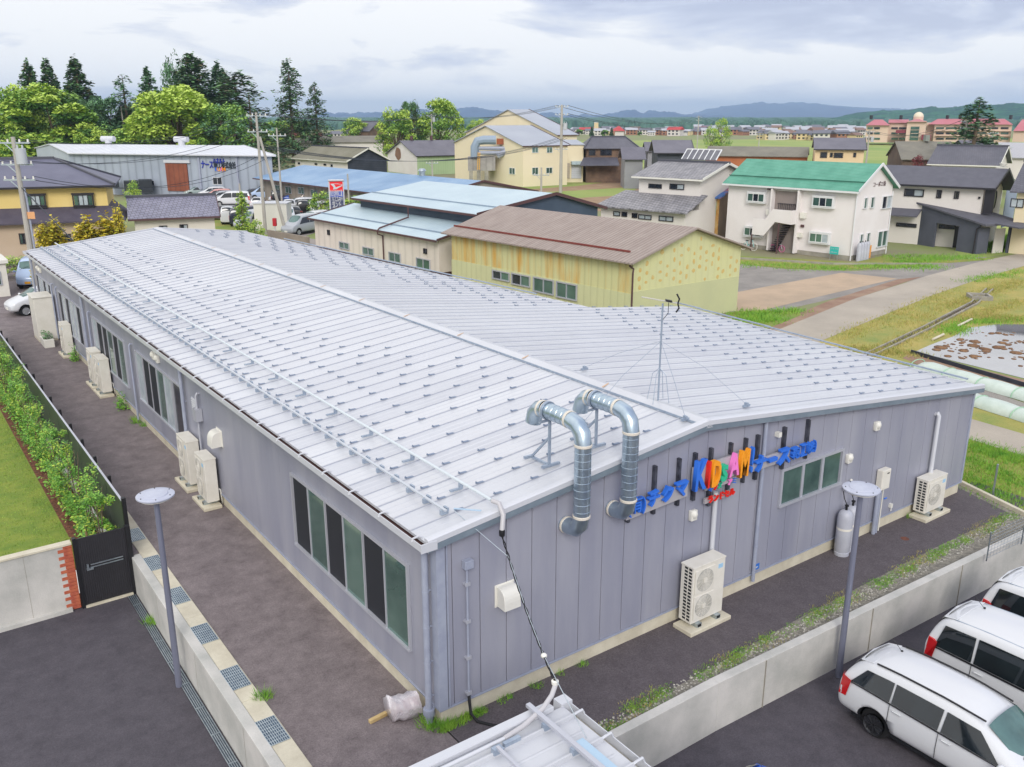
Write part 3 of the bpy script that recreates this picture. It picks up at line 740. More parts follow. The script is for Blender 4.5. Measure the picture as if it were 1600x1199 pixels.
# ------------------------------------------------------------------ signs on the gable (each sign a thing of its own)
BLUE = mat('letter_blue', '#2f6fd6', rough=.4); REDL = mat('letter_red', '#e0281e', rough=.4); ORA = mat('letter_orange', '#f09a1c', rough=.4)
GRN = mat('letter_green', '#2fb58a', rough=.4); PNK = mat('letter_pink', '#ee7fc8', rough=.4)
M_PLATE = mat('sign_plate_grey', '#b3b0b4', rough=.45, metal=.2); M_POST = mat('dark_bracket_steel', '#33343c', '#5a5c66', scale=5, rough=.45, metal=.4)
def brackets(parent, xs, name='bracket'):
    for x_, z0, z1, w in xs:
        mb = MB(); mb.box(x_-w/2, x_+w/2, -.09, -.0, z0, z1); part(mb, name, M_POST, parent)
DY = -.20
s1 = thing('sign_lettering', 'blue Japanese company name on a grey strip, left of the rainbow lettering on the gable', 'sign', (5.3, 0, 3.1), group='lettering on the workshop gable')
X_ = (1, 0, 0); YL = -.20
def L_(t, body, x0, x1, z0, z1, m, d=.07, bold=.012, shear=0): tfit(body, (x0, YL, z0), x1-x0, z1-z0, d, X_, m, 'letters' if len(body) > 1 else 'letter', t, bold=bold, shear=shear)
brackets(s1, [(4.44, 2.88, 3.0, .065), (5.15, 3.36, 3.93, .065), (5.15, 2.87, 3.0, .065), (5.85, 3.40, 3.93, .06), (5.85, 2.87, 3.0, .06)])
mb = MB(); mb.ext([(4.32, -.09, 2.98), (6.05, -.09, 3.06), (6.05, -.09, 3.38), (4.32, -.09, 3.24)], (0, -.05, 0)); part(mb, 'backing_strip', M_PLATE, s1)
L_(s1, '(有)', 4.28, 4.75, 3.07, 3.49, BLUE, .09)
for c_, xa, xb in (('チ', 4.83, 5.14), ('ク', 5.22, 5.54), ('マ', 5.61, 5.97)): L_(s1, c_, xa, xb, 3.15, 3.49, BLUE, .09, .03)
s2 = thing('sign_lettering', 'rainbow coloured raised letters on a grey panel at the middle of the gable', 'sign', (7.1, 0, 3.3), group='lettering on the workshop gable')
brackets(s2, [(6.33, 2.86, 3.94, .07), (6.82, 3.66, 3.94, .065), (6.83, 2.60, 3.14, .08), (7.45, 3.66, 3.92, .06), (7.43, 2.66, 3.14, .06), (7.94, 3.66, 3.92, .06), (7.93, 2.87, 3.1, .05)])
mb = MB(); mb.box(6.20, 8.05, -.14, -.09, 3.16, 3.66); part(mb, 'backing_panel', M_PLATE, s2)
for ch, xa, xb, za, zb_, m_ in (('K', 6.16, 6.50, 3.16, 3.83, BLUE), ('I', 6.55, 6.63, 3.14, 3.74, REDL), ('D', 6.67, 6.95, 3.12, 3.72, ORA), ('s', 6.97, 7.17, 3.17, 3.56, GRN), ('A', 7.22, 7.54, 3.22, 3.74, PNK), ('M', 7.58, 7.88, 3.12, 3.75, ORA), ('!', 7.94, 8.02, 3.16, 3.76, BLUE)):
    L_(s2, ch, xa, xb, za, zb_, m_, .10, .03, .1)
mb = MB(); mb.box(6.62, 7.6, -.14, -.09, 3.03, 3.13); mb.box(6.62, 7.5, -.14, -.09, 2.72, 2.84); part(mb, 'backing_strip', M_PLATE, s2)
for ch, xa, xb, m_ in (('キ', 6.64, 6.76, BLUE), ('ッ', 6.79, 6.90, REDL), ('ズ', 6.93, 7.06, GRN), ('ア', 7.26, 7.38, PNK), ('ミ', 7.41, 7.51, BLUE)): L_(s2, ch, xa, xb, 3.02, 3.15, m_, .04)
L_(s2, 'ランドセル', 6.66, 7.5, 2.75, 2.91, REDL, .04, .015)
s3 = thing('sign_lettering', 'blue Japanese maker name on a grey strip above the gable window', 'sign', (9.3, 0, 3.2), group='lettering on the workshop gable')
brackets(s3, [(8.35, 2.84, 3.91, .07), (9.29, 3.36, 3.9, .07), (9.29, 2.87, 3.1, .07), (10.16, 3.36, 3.9, .07), (10.16, 2.93, 3.1, .06)])
mb = MB(); mb.box(8.10, 10.35, -.14, -.09, 3.10, 3.36); part(mb, 'backing_strip', M_PLATE, s3)
for c_, xa, xb, za, zb_ in (('ナ', 8.12, 8.50, 3.10, 3.48), ('ー', 8.58, 8.86, 3.24, 3.33), ('ス', 8.92, 9.34, 3.08, 3.47)): L_(s3, c_, xa, xb, za, zb_, BLUE, .09, .03)
for c_, xa, xb in (('鞄', 9.40, 9.68), ('工', 9.72, 9.96), ('㈱', 9.99, 10.30)): L_(s3, c_, xa, xb, 3.12, 3.42, BLUE, .08, .012)

# ------------------------------------------------------------------ spiral ducts over the eave
M_DUCT = mat('spiral_duct_steel', '#9fb0bf', '#b6c5cf', scale=3, detail=3, rough=.28, metal=.85, spec=.6)
M_SEAL = mat('duct_tape_band', '#cfc8bc', rough=.5)
def duct(x, zw, yo, label):
    t = thing('exhaust_duct', label, 'duct', (x, 0, zw), group='steel exhaust ducts')
    r = .155; zt = 5.32; yb = .62
    def bend(c0, c1, c2, n=4):
        return [((1-t_)**2*Vector(c0)+2*t_*(1-t_)*Vector(c1)+t_*t_*Vector(c2)) for t_ in [i/n for i in range(n+1)]]
    mb = MB(); mb.tube([(x, 0, zw), (x, -.12, zw)]+bend((x, -.16, zw), (x, yo, zw), (x, yo, zw+.34), 3), r*1.02, 18, cap=True)
    part(mb, 'lower_elbow', M_DUCT, t, smooth='auto')
    mb = MB(); mb.cyl((x, yo, zw+.34), (x, yo, zt-.3), r, n=24)
    rz = part(mb, 'riser', M_DUCT, t, smooth='auto')
    mb = MB(); z = zw+.45
    while z < zt-.35: mb.lathe((x, yo, z), [(r, -.006), (r+.006, 0), (r, .006)], 24); z += .145
    part(mb, 'spiral_seam', M_DUCT, t)
    mb = MB(); mb.tube(bend((x, yo, zt-.3), (x, yo, zt+.08), (x, yo+.38, zt+.08), 3), r*1.03, 18, cap=False)
    part(mb, 'upper_elbow', M_DUCT, t, smooth='auto')
    mb = MB(); mb.cyl((x, yo+.38, zt+.08), (x, yb, zt+.08), r, n=24)
    yy = yo+.5
    while yy < yb-.05: mb.lathe((x, yy, zt+.08), [(r, -.006), (r+.006, 0), (r, .006)], 24, axis='y'); yy += .145
    part(mb, 'run', M_DUCT, t, smooth='auto')
    mb = MB(); mb.tube(bend((x, yb+.02, zt+.08), (x, yb+.36, zt+.08), (x-.02, yb+.36, zt-.26), 3), r*1.04, 18, cap=False)
    part(mb, 'outlet_bend', M_DUCT, t, smooth='auto')
    mb = MB(); mb.lathe((x, yb+.36, zt-.24), [(r*.98, .0), (r*.98, .05), (.01, .06)], 18); part(mb, 'outlet_mesh', M_BLACK, t)
    mb = MB()
    for p, ax in (((x, yo, zw+.34), 'z'), ((x, yo, zt-.3), 'z'), ((x, yo+.4, zt+.08), 'y'), ((x, yb-.02, zt+.08), 'y'), ((x, -.06, zw), 'y'), ((x, yb+.12, zt+.07), 'y')):
        mb.lathe(p, [(r, -.03), (r+.014, -.02), (r+.014, .02), (r, .03)], 22, axis=ax)
    part(mb, 'sealing_band', M_SEAL, t, smooth='auto')
    # frame standing on the ribs
    mb = MB(); z0 = zroof(x)+.09
    for sx in (-1,):
        mb.bar((x+.05, .56, z0), (x+.05, .56, zt-.12), .045, .045); mb.bar((x+.05, .56, z0), (x+.05, 1.16, z0), .045, .045); mb.bar((x+.05, 1.1, z0+.02), (x+.05, .58, z0+.55), .04, .04)
        mb.bar((x-.2, .56, zt-.12), (x+.55, .56, zt-.12), .04, .04); mb.box(x-.12, x+.3, .53, .59, z0-.03, z0+.02); mb.box(x-.1, x+.12, 1.13, 1.19, z0-.03, z0+.02)
    mb.lathe((x, .56, zt+.08), [(r+.005, -.03), (r+.025, -.03), (r+.025, .03), (r+.005, .03)], 22, axis='y')
    part(mb, 'stand', M_GALVD, t)
duct(2.84, 3.28, -.48, 'bright spiral steel duct nearer the building corner, rising over the eave')
duct(4.02, 3.30, -.48, 'bright spiral steel duct nearer the blue lettering, rising over the eave')

# ------------------------------------------------------------------ aerial mast on the ridge
t = thing('aerial_mast', 'slim television aerial mast with guy wires standing on the white roof ridge', 'antenna', (6.54, 1.32, ZR+.1))
AM = Vector((6.54, 1.32, ZR)); zv = Vector((0, 0, 1))
mb = MB(); mb.cyl(AM+zv*.1, AM+zv*2.28, .02, n=8); part(mb, 'mast', M_GALVD, t)
mb = MB()
for a in (20, 110, 200, 290):
    dx, dy = math.cos(R(a)), math.sin(R(a)); mb.tube([AM+zv*.85, AM+Vector((dx*.16, dy*.16, .7)), (6.54+dx*.26, 1.32+dy*.26, zroof(6.54+dx*.26)+.1)], .007, 5)
part(mb, 'tripod', M_GALVD, t)
for dx, dy in ((-1.9, .3), (1.9, -.9), (.6, 3.2), (-.3, -1.1)):
    g_ = MB(); g_.tube([AM+zv*1.45, AM+Vector((dx*.5, dy*.5, .8)), (6.54+dx, 1.32+dy, zroof(6.54+dx)+.1)], .005, 4); part(g_, 'guy_wire', M_GALVD, t)
    g_ = MB(); g_.box(6.54+dx-.1, 6.54+dx+.1, 1.32+dy-.03, 1.32+dy+.03, zroof(6.54+dx)+.04, zroof(6.54+dx)+.09); g_.box(6.54+dx-.03, 6.54+dx+.03, 1.32+dy-.04, 1.32+dy+.04, zroof(6.54+dx)+.08, zroof(6.54+dx)+.14); part(g_, 'wire_anchor', M_GALVD, t)
a0 = AM-RGT*.46+zv*2.42; a1 = AM+RGT*.32+zv*2.28; mb = MB(); mb.cyl(a0, a1, .013, n=6)
d = (a1-a0).normalized(); s_ = d.cross(zv).normalized()
for k in range(12): p = a0+(a1-a0)*(.04+k*.07); mb.cyl(p-s_*.08, p+s_*.08, .005, n=4)
part(mb, 'yagi_boom', mat('aerial_grey', '#b9b6ae', rough=.5), t)
mb = MB(); mb.tube([a1+zv*.2-d*.03, a1+d*.03+zv*.1, a1, a1+d*.03-zv*.1, a1-zv*.2-d*.03], .02, 6); part(mb, 'reflector', M_BLACK, t)
mb = MB(); mb.obox(a1-d*.2+zv*.02, d*.07, s_*.05, zv*.02); mb.tube([a1-d*.2, a1-d*.2-zv*.25, AM+zv*1.9], .007, 4); part(mb, 'feed_box', M_BLACK, t)
# ------------------------------------------------------------------ air-conditioning outdoor units
M_FAN = mat('fan_grey', '#8f8f8c', '#c3c0b8', scale=3, rough=.6); M_SLOT = mat('slot_black', '#15171d', rough=.7)  # mottled grey for the fan disc under the grille
M_STICK = mat('sticker_blue', '#9cc4e0', rough=.5)
def ac_unit(label, W=1.0, D=.36, H=1.35, fans=2, grp='air conditioner outdoor units'):
    """local: front faces -Y, width along X, back at y=D"""
    t = thing('air_conditioner_unit', label, 'air conditioner', (0, 0, 0), group=grp, local=True)
    mb = MB(); mb.ext([(-.14, -.16, 0), (W+.14, -.16, 0), (W+.14, D+.02, 0), (-.14, D+.02, 0)], (0, 0, .10)); part(mb, 'concrete_base', M_CONCL, t, bevel=.015)
    mb = MB()
    for x_ in (.13, W-.27): mb.box(x_, x_+.14, -.08, D-.02, .10, .19); mb.box(x_+.02, x_+.12, -.085, -.08, .115, .175, 1)
    part(mb, 'foot_rail', [M_GALV, M_SLOT], t)
    z0 = .19; mb = MB(); mb.box(0, W, 0, D, z0, z0+H); part(mb, 'casing', M_ACW, t, bevel=.015)
    mb = MB(); mb.box(-.008, W+.008, -.008, D+.008, z0+H-.03, z0+H+.004); part(mb, 'lid', M_ACW, t, bevel=.006)
    fh = (H-.12)/fans; fw = min(W*.68, fh*.98)
    for k in range(fans):
        zc = z0+.06+fh*(k+.5); xc = .05+fw/2; g = MB(); hw, hh = fw/2, fh*.46
        g.box(xc-hw, xc+hw, -.022, -.004, zc-hh, zc+hh); fg = part(g, 'fan_guard', M_ACW, t, bevel=.01)
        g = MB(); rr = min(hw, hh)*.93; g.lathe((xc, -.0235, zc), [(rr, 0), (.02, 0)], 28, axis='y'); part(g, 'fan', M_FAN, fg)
        g = MB()
        for j in range(1, 8): g.lathe((xc, -.028, zc), [(rr*j/8-.004, 0), (rr*j/8, -.004), (rr*j/8+.004, 0)], 26, axis='y')
        for j in range(14):
            a = j*2*math.pi/14; g.bar((xc+.05*math.cos(a), -.028, zc+.05*math.sin(a)), (xc+rr*math.cos(a+.5), -.028, zc+rr*math.sin(a+.5)), .005, .005)
        g.box(xc-.05, xc+.05, -.04, -.024, zc-.05, zc+.05)
        part(g, 'grille', M_ACW, fg)
    g = MB(); n = int(H/.082)
    for k in range(n):
        for j in range(2): g.box(-.004, .0, .045+j*.12, .045+j*.12+.085, z0+.06+k*.08, z0+.06+k*.08+.048)
    part(g, 'side_slots', M_SLOT, t)
    g = MB(); g.box(W-.22, W-.08, -.004, .0, z0+H-.24, z0+H-.14); part(g, 'badge', M_STICK, t)
    g = MB(); g.tube([(W*.9, D, z0+.35), (W*.9, D+.07, z0+.28), (W*.9, D+.1, .05)], .03, 6); part(g, 'pipe', M_WHITEP, t, smooth=True)
    return t
a1 = ac_unit('tall twin fan air conditioner on a concrete base below the rainbow sign lettering'); a1.location = (5.98, -.52, .004)
a2 = ac_unit('single fan air conditioner against the far right end of the gable', W=.98, D=.34, H=.98, fans=1); a2.location = (15.35, -.42, .004)
# along the long wall: fronts face -X  (rotate -90 deg)
Pm = -math.pi/2
a3 = ac_unit('cream single fan air conditioner below the round vent hood, nearest on the long wall', W=.85, D=.34, H=1.3, fans=2); a3.location = (-.44, 12.75, .004); a3.rotation_euler = (0, 0, Pm)
a4 = dup(a1, (-.44, 14.5, .004), Pm, 'taller cream air conditioner next to the second downpipe on the long wall')
a5 = dup(a1, (-.44, 25.9, .004), Pm, 'right one of the touching pair of air conditioners midway along the long wall')
a6 = dup(a1, (-.44, 27.3, .004), Pm, 'left one of the touching pair of air conditioners midway along the long wall')
a7 = dup(a1, (-.44, 33.4, .004), Pm, 'air conditioner beside the planter trough near the far end of the long wall')
# storage cabinet (tall cream box) and planter
t = thing('storage_cabinet', 'tall plain cream cabinet against the far end of the long wall', 'cabinet', (-.45, 37.3, 0))
mb = MB(); mb.box(-.95, -.1, 36.4, 37.9, .1, 2.2); part(mb, 'body', M_ACW, t, bevel=.02)
mb = MB(); mb.box(-1.0, -.06, 36.35, 37.95, 2.2, 2.25); part(mb, 'lid', M_ACW, t, bevel=.01)
mb = MB(); mb.box(-.95, -.1, 36.4, 37.9, 0, .1); part(mb, 'plinth', M_CONCL, t)
t = thing('planter', 'low white trough planter with small plants beside the cream cabinet', 'planter', (-.7, 35.3, 0))
mb = MB(); mb.box(-.95, -.5, 34.9, 36.1, 0, .4); part(mb, 'trough', M_WHITEP, t, bevel=.02)
mb = MB()
for k in range(160):
    p = Vector((-.72+random.uniform(-.2, .2), random.uniform(34.95, 36.05), .42+random.random()*.25)); a = random.random()*6.28; s_ = Vector((math.cos(a), math.sin(a), random.uniform(-.5, .5)))*.06; w_ = Vector((-s_.y, s_.x, .02))*.6
    mb.poly([p-s_, p+w_, p+s_, p-w_])
part(mb, 'plants', mat('planter_leaf', '#7c9a78', '#4c7a3c', scale=8), t)

# gas cylinders
M_GAS = mat('gas_cylinder_grey', '#b5b7c0', '#a7a9b4', scale=2, rough=.45)
def gas(x, y, label):
    t = thing('gas_cylinder', label, 'gas cylinder', (x, y, 0), group='gas cylinders at the gable', local=True)
    mb = MB(); r = .19; mb.lathe((0, 0, 0), [(.02, .0), (r*.96, 0), (r*.98, .02), (r*.98, .1), (r*.9, .11), (r, .15), (r, 1.02), (r*.96, 1.1), (r*.8, 1.18), (r*.5, 1.23), (.02, 1.24)], 24); part(mb, 'body', M_GAS, t, smooth='auto')
    mb = MB(); mb.lathe((0, 0, 0), [(.03, 1.22), (.03, 1.33), (.05, 1.34), (.05, 1.37), (.01, 1.37)], 10); part(mb, 'valve', M_BLACK, t)
    mb = MB(); mb.lathe((0, 0, 0), [(r+.002, .72), (r+.003, .72), (r+.003, .78), (r+.002, .78)], 24); part(mb, 'band', M_ACW, t)
    return t
gas(11.78, -.28, 'pale grey gas cylinder on the left of the pair behind the right lamp')
gas(12.15, -.22, 'pale grey gas cylinder on the right of the pair behind the right lamp')
t = thing('gas_regulator', 'white gas regulator valve cluster on the gable above the gas cylinders', 'regulator', (12.0, 0, 1.75))
mb = MB(); mb.box(11.98, 12.16, -.16, -.04, 1.66, 1.76); mb.ball((11.88, -.1, 1.74), .05, 8); mb.cyl((11.9, -.1, 1.74), (12.2, -.1, 1.74), .02, n=6); mb.cyl((12.13, -.1, 1.74), (12.13, -.1, 1.9), .025, n=6); mb.ball((12.13, -.1, 1.9), .035, 8)
part(mb, 'valve_body', M_WHITEP, t, smooth='auto')
mb = MB(); mb.tube([(11.78, -.28, 1.38), (11.78, -.2, 1.5), (11.8, -.12, 1.7)], .012, 5); mb.tube([(12.15, -.22, 1.38), (12.16, -.16, 1.5), (12.13, -.1, 1.7)], .012, 5); part(mb, 'hose', M_RUBBER, t)
t = thing('water_heater', 'cream wall-hung gas water heater with pipes between the gas cylinders and the right unit', 'water heater', (13.6, 0, 1.5))
mb = MB(); mb.box(13.4, 13.78, -.2, -.02, 1.3, 1.86); part(mb, 'casing', M_ACW, t, bevel=.02)
mb = MB(); mb.box(13.6, 13.7, -.206, -.2, 1.74, 1.77); part(mb, 'badge', M_SLOT, t)
mb = MB(); mb.cyl((13.45, -.1, .02), (13.45, -.1, 1.3), .05, n=10); mb.cyl((13.57, -.1, .02), (13.57, -.1, 1.3), .035, n=10); part(mb, 'pipe', M_PVC, t, smooth='auto')
mb = MB(); mb.cyl((13.68, -.1, .05), (13.68, -.1, 1.3), .018, n=8); part(mb, 'pipe', M_WHITEP, t, smooth='auto')
mb = MB(); mb.cyl((13.72, -.14, .98), (13.82, -.14, .98), .02, n=6); part(mb, 'tap', BLUE, t)
t = thing('gas_tap', 'tiny white gas tap fixed low on the gable beside the water heater', 'tap', (14.25, 0, .6))
mb = MB(); mb.box(14.22, 14.3, -.08, 0, .55, .66); mb.cyl((14.26, -.06, .45), (14.26, -.06, .56), .015, n=6); part(mb, 'body', M_WHITEP, t)
t = thing('drain_cover', 'small round rusty drain cover in the asphalt in front of the gable', 'drain cover', (13.9, -.75, .004))
mb = MB(); mb.lathe((13.9, -.75, .006), [(.11, 0), (.11, .006), (.01, .008)], 16); part(mb, 'lid', mat('rust_cover', '#7c4a38', '#5d3a30', scale=9, rough=.9), t)

# ------------------------------------------------------------------ lamps in the car park
def lamp(x, y, label):
    t = thing('car_park_lamp', label, 'lamp', (x, y, -1.0), group='disc topped lamps', local=True)
    mb = MB(); mb.cyl((0, 0, 0), (0, 0, 4.4), .07, .055, n=16); part(mb, 'pole', mat('lamp_pole_grey', '#777a8c', rough=.4, metal=.2), t, smooth='auto')
    mb = MB(); mb.lathe((0, 0, 4.38), [(.05, .0), (.34, .03), (.37, .05), (.37, .075), (.355, .085), (.25, .088), (.235, .105), (.05, .12), (.001, .12)], 40); part(mb, 'disc_head', mat('lamp_head_grey', '#a9adbd', '#b4b8c6', scale=3, rough=.4), t, smooth='auto')
    mb = MB(); mb.lathe((0, 0, 4.37), [(.30, .02), (.30, .005), (.06, .005)], 30); part(mb, 'diffuser', M_WHITEP, t)
    mb = MB()
    for k in range(6): a = k*math.pi/3+.3; mb.cyl((.315*math.cos(a), .315*math.sin(a), 4.46), (.315*math.cos(a), .315*math.sin(a), 4.478), .012, n=6)
    part(mb, 'bolt', M_BLACK, t)
    return t
lamp(-3.20, 5.55, 'tall grey disc topped lamp beside the left yard retaining wall')
lamp(8.55, -2.55, 'tall grey disc topped lamp in front of the gable, beside the white estate car')

# ------------------------------------------------------------------ retaining walls, gratings, drain channel
t = thing('retaining_wall', 'pale concrete retaining wall topped with steel gratings along the left yard', 'wall', (WX, 0, -1))
mb = MB(); mb.box(WX, WX+.22, -9, 10.2, -1.05, .045); part(mb, 'wall', M_CONC, t, bevel=.012)
mb = MB()
y_ = -8.0
while y_ < 36: mb.box(WX+.22+.004, -2.345, y_, y_+1.19, -.2, .03); y_ += 1.2
part(mb, 'channel_slab', M_CONCL, t, bevel=.008)
mb = MB()
for yy in (7.9, 5.0, 2.1, -.8): mb.box(WX-.003, WX-.001, yy, yy+.012, -.98, .0)
part(mb, 'joint', M_CONCD, t)
gy = [(10.35-.52), 8.35, 6.55, 4.75, 3.05, 1.45, -.2]
for k, yc in enumerate([9.35, 7.3, 5.35, 3.72, 2.3, -.1]): pass
def grate(yc, L=.78, w=.36):
    mb = MB(); xc = -2.56; mb.box(xc-w/2, xc+w/2, yc-L/2, yc+L/2, .031, .034, 0)
    mb2 = MB()
    n = 9
    for i in range(n+1): xx = xc-w/2+w*i/n; mb2.box(xx-.006, xx+.006, yc-L/2, yc+L/2, .034, .048)
    for i in range(9): yy = yc-L/2+L*i/8; mb2.box(xc-w/2, xc+w/2, yy-.006, yy+.006, .034, .045)
    g_ = part(mb2, 'grating', M_GALV, t); part(mb, 'pit', mat('grate_pit', '#4f6070', rough=.9), g_)
GR = []
for (u, v) in ((210, 836), (236, 881), (277, 931), (315.5, 991), (362.5, 1060.5), (420.5, 1143.5)):
    p = PZ(u, v, .04); GR.append(p.y)
for yc in GR: grate(yc)
grate(GR[-1]-1.75); 
# steel drain channel at the foot
t = thing('drain_channel', 'long steel slotted drain channel at the foot of the left retaining wall', 'drain', (-3.1, 0, -1))
mb = MB(); mb.box(-3.17, -3.0, -8, 10.05, -.997, -.98); part(mb, 'tray', mat('drain_dark', '#4b545e', rough=.8), t)
mb = MB()
for xx in (-3.17, -3.125, -3.085, -3.045, -3.0): mb.box(xx-.008, xx+.008, -8, 10.05, -.98, -.965)
yy = -7.5
while yy < 10: mb.box(-3.18, -2.99, yy, yy+.02, -.98, -.962); yy += 1.0
part(mb, 'bars', M_GALV, t)
# right retaining wall (slightly skewed)
t = thing('retaining_wall', 'long pale concrete retaining wall between the gable yard and the white cars', 'wall', (8, -2.3, -1))
mb = MB(); pts = [(-.3, -2.2), (5, -2.2), (45, wy(45))]
for (xa, ya), (xb, yb) in zip(pts, pts[1:]):
    mb.ext([(xa, ya, -1.05), (xa, ya, .12), (xa, ya+.2, .12), (xa, ya+.2, -1.05)], (xb-xa, yb-ya, 0))
part(mb, 'wall', M_CONC, t, bevel=.01)
mb = MB(); mb.box(-.35, -.15, -9, -2.0, -1.05, .12); part(mb, 'return_wall', M_CONC, t, bevel=.01)
mb = MB()
for xx in (6.35, 9.9, 13.5, 17.2, 21): yy = wy(xx); mb.box(xx, xx+.012, yy-.004, yy+.02, -1, .118)
part(mb, 'joint', M_CONCD, t)
# kerb at the right end of the yard, with mesh fence
t = thing('kerb', 'thin concrete kerb at the right end of the gable yard', 'kerb', (19, 0, 0))
ka, kb = PZ(1500, 757, 0), PZ(1640, 826, 0); mb = MB(); mb.bar((ka.x, ka.y, .06), (kb.x, kb.y, .06), .12, .14); part(mb, 'kerb', M_CONCL, t, bevel=.01)
sheet('kerb_gravel', [(ka.x-.3, ka.y-.1), (kb.x-.35, kb.y-.1), (kb.x-.06, kb.y), (ka.x-.06, ka.y)], MATS['gravel_strip_surface'], .012)
t = thing('mesh_fence', 'short see-through wire mesh fence at the right end of the yard', 'fence', (16, -1.5, 0))
fa, fb = PZ(1541, 877, .0), PZ(1601, 848, .0); mb = MB()
fa.z = fb.z = 0
for k in range(4): p = fa+(fb-fa)*k*.9; mb.cyl(p, p+Vector((0, 0, .8)), .018, n=8)
part(mb, 'post', M_GALV, t)
mb = MB(); q = fa+(fb-fa)*2.7
for k in range(8): z = .08+k*.1; mb.cyl(fa+Vector((0, 0, z)), q+Vector((0, 0, z)), .0045, n=4)
for k in range(34): p = fa+(q-fa)*k/33; mb.cyl(p+Vector((0, 0, .05)), p+Vector((0, 0, .8)), .003, n=4)
part(mb, 'mesh', M_GALV, t)
pp = PZ(1551, 775, 0); t = thing('fence_post', 'lone thin grey fence post in the weedy patch right of the building', 'post', pp)
mb = MB(); mb.cyl(pp, pp+Vector((0, 0, 1.0)), .03, n=8); part(mb, 'pole', M_GALV, t)

# ------------------------------------------------------------------ left: screen fence, gate, garden wall, lawn edging
t = thing('screen_fence', 'long dark louvred screen fence between the yard and the hedge', 'fence', (-2.9, 24, 0))
M_SCRN = mat('fence_slat_green_grey', '#4a524f', '#5a625e', scale=.8, rough=.35, metal=.4, stripes=('Z', .06, .4, .004))
yy = 10.42; k = 0
while yy < 37:
    mb = MB(); y2 = yy+1.72
    mb.box(-2.96, -2.93, yy+.02, y2-.02, .02, 1.48); part(mb, 'slat_panel', M_SCRN, t)
    mb = MB(); mb.box(-2.90, -2.82, y2-.04, y2+.04, 0, 1.56); part(mb, 'post', M_BLACK, t)
    yy += 1.72; k += 1
mb = MB(); mb.box(-2.96, -2.86, 10.34, 10.44, -.95, 1.56); part(mb, 'post', M_BLACK, t)
mb = MB(); mb.box(-2.97, -2.915, 10.4, yy, 1.48, 1.5); part(mb, 'top_rail', M_ALU, t)
t = thing('block_wall', 'low white rendered footing wall running through the hedge', 'wall', (-3.4, 20, 0))
mb = MB(); mb.box(-3.3, -3.16, 10.45, 37, 0, .22); part(mb, 'wall', mat('white_render', '#d9d8d2', '#c3c2bb', scale=3, rough=.9), t, bevel=.01)
t = thing('gate', 'black steel gate with a silver push bar in the garden wall', 'gate', (-3.6, 10.2, -1))
M_GATE = mat('gate_black_ribbed', '#26252a', '#2d2c31', scale=2, rough=.5, stripes=('X', .05, .35, .006))
mb = MB(); mb.box(-4.14, -3.02, 10.16, 10.2, -.94, .86); part(mb, 'leaf', M_GATE, t)
mb = MB(); mb.box(-4.22, -4.14, 10.13, 10.23, -1, .9); mb.box(-3.02, -2.9, 10.1, 10.24, -1, .9); part(mb, 'frame', M_BLACK, t)
mb = MB(); mb.box(-3.9, -3.15, 10.09, 10.11, .05, .075); mb.box(-3.9, -3.15, 10.09, 10.11, .12, .145); mb.box(-4.0, -3.85, 10.08, 10.16, .0, .05); mb.box(-3.99, -3.95, 10.08, 10.14, .05, .16)
part(mb, 'push_bar', M_GALV, t)
t = thing('garden_wall', 'grey concrete garden wall with a red brick toothed end beside the gate', 'wall', (-7, 10.2, -1))
mb = MB(); mb.box(-30, -4.42, 10.2, 10.36, -1.03, .74); part(mb, 'wall', M_CONC, t)
mb = MB(); mb.box(-30, -4.24, 10.17, 10.39, .745, .8); part(mb, 'coping', M_CONCL, t, bevel=.006)
mb = MB(); mb.box(-30, -4.44, 10.12, 10.197, -1.03, -.9); part(mb, 'plinth', M_CONC, t)
mb = MB(); z = -.98; i = 0
while z < .72: mb.box(-4.42+(-.12 if i % 2 else 0)-.02, -4.235, 10.19, 10.37, z, z+.085); z += .092; i += 1
part(mb, 'brick_end', mat('red_brick', '#a4503f', '#b96748', scale=6, rough=.9), t, bevel=.006)
mb = MB()
for xx in (-5.3, -6.2, -7.1, -8, -9): mb.box(xx, xx+.008, 10.197, 10.2, -1, .74)
part(mb, 'joint', M_CONCD, t)
t = thing('gate_sill', 'thin brick sill under the black gate', 'sill', (-3.6, 10.2, -1))
mb = MB(); mb.box(-4.14, -3.02, 10.1, 10.22, -.998, -.95); part(mb, 'sill', M_CONCL, t)

# hedge trees: slim, leafy
M_LEAFH = [mat('hedge_leaf', '#5f9a30', '#86b648', scale=2, rough=.6), mat('hedge_leaf_dark', '#3f7428', '#5c8c36', scale=2, rough=.6), mat('hedge_leaf_young', '#98b83c', '#b2c44e', scale=2, rough=.6)]
M_BARK = mat('bark', '#7b6a58', '#57493c', scale=12, rough=.95)
def leaves(n, pos_fn, size, rnd, flat=.35):
    P = np.array([pos_fn() for _ in range(n)]); A = rnd.rand(n)*2*math.pi; T = (rnd.rand(n)-.5)*2*(1-flat); S = size*(.6+.8*rnd.rand(n))
    ux = np.stack([np.cos(A), np.sin(A), T], 1)*S[:, None]; B = A+math.pi/2
    uy = np.stack([np.cos(B), np.sin(B), (rnd.rand(n)-.5)*1.6], 1)*(S*.55)[:, None]
    V = np.stack([P-ux, P-uy, P+ux, P+uy], 1).reshape(-1, 3)
    return [tuple(v) for v in V], [[4*i, 4*i+1, 4*i+2, 4*i+3] for i in range(n)]
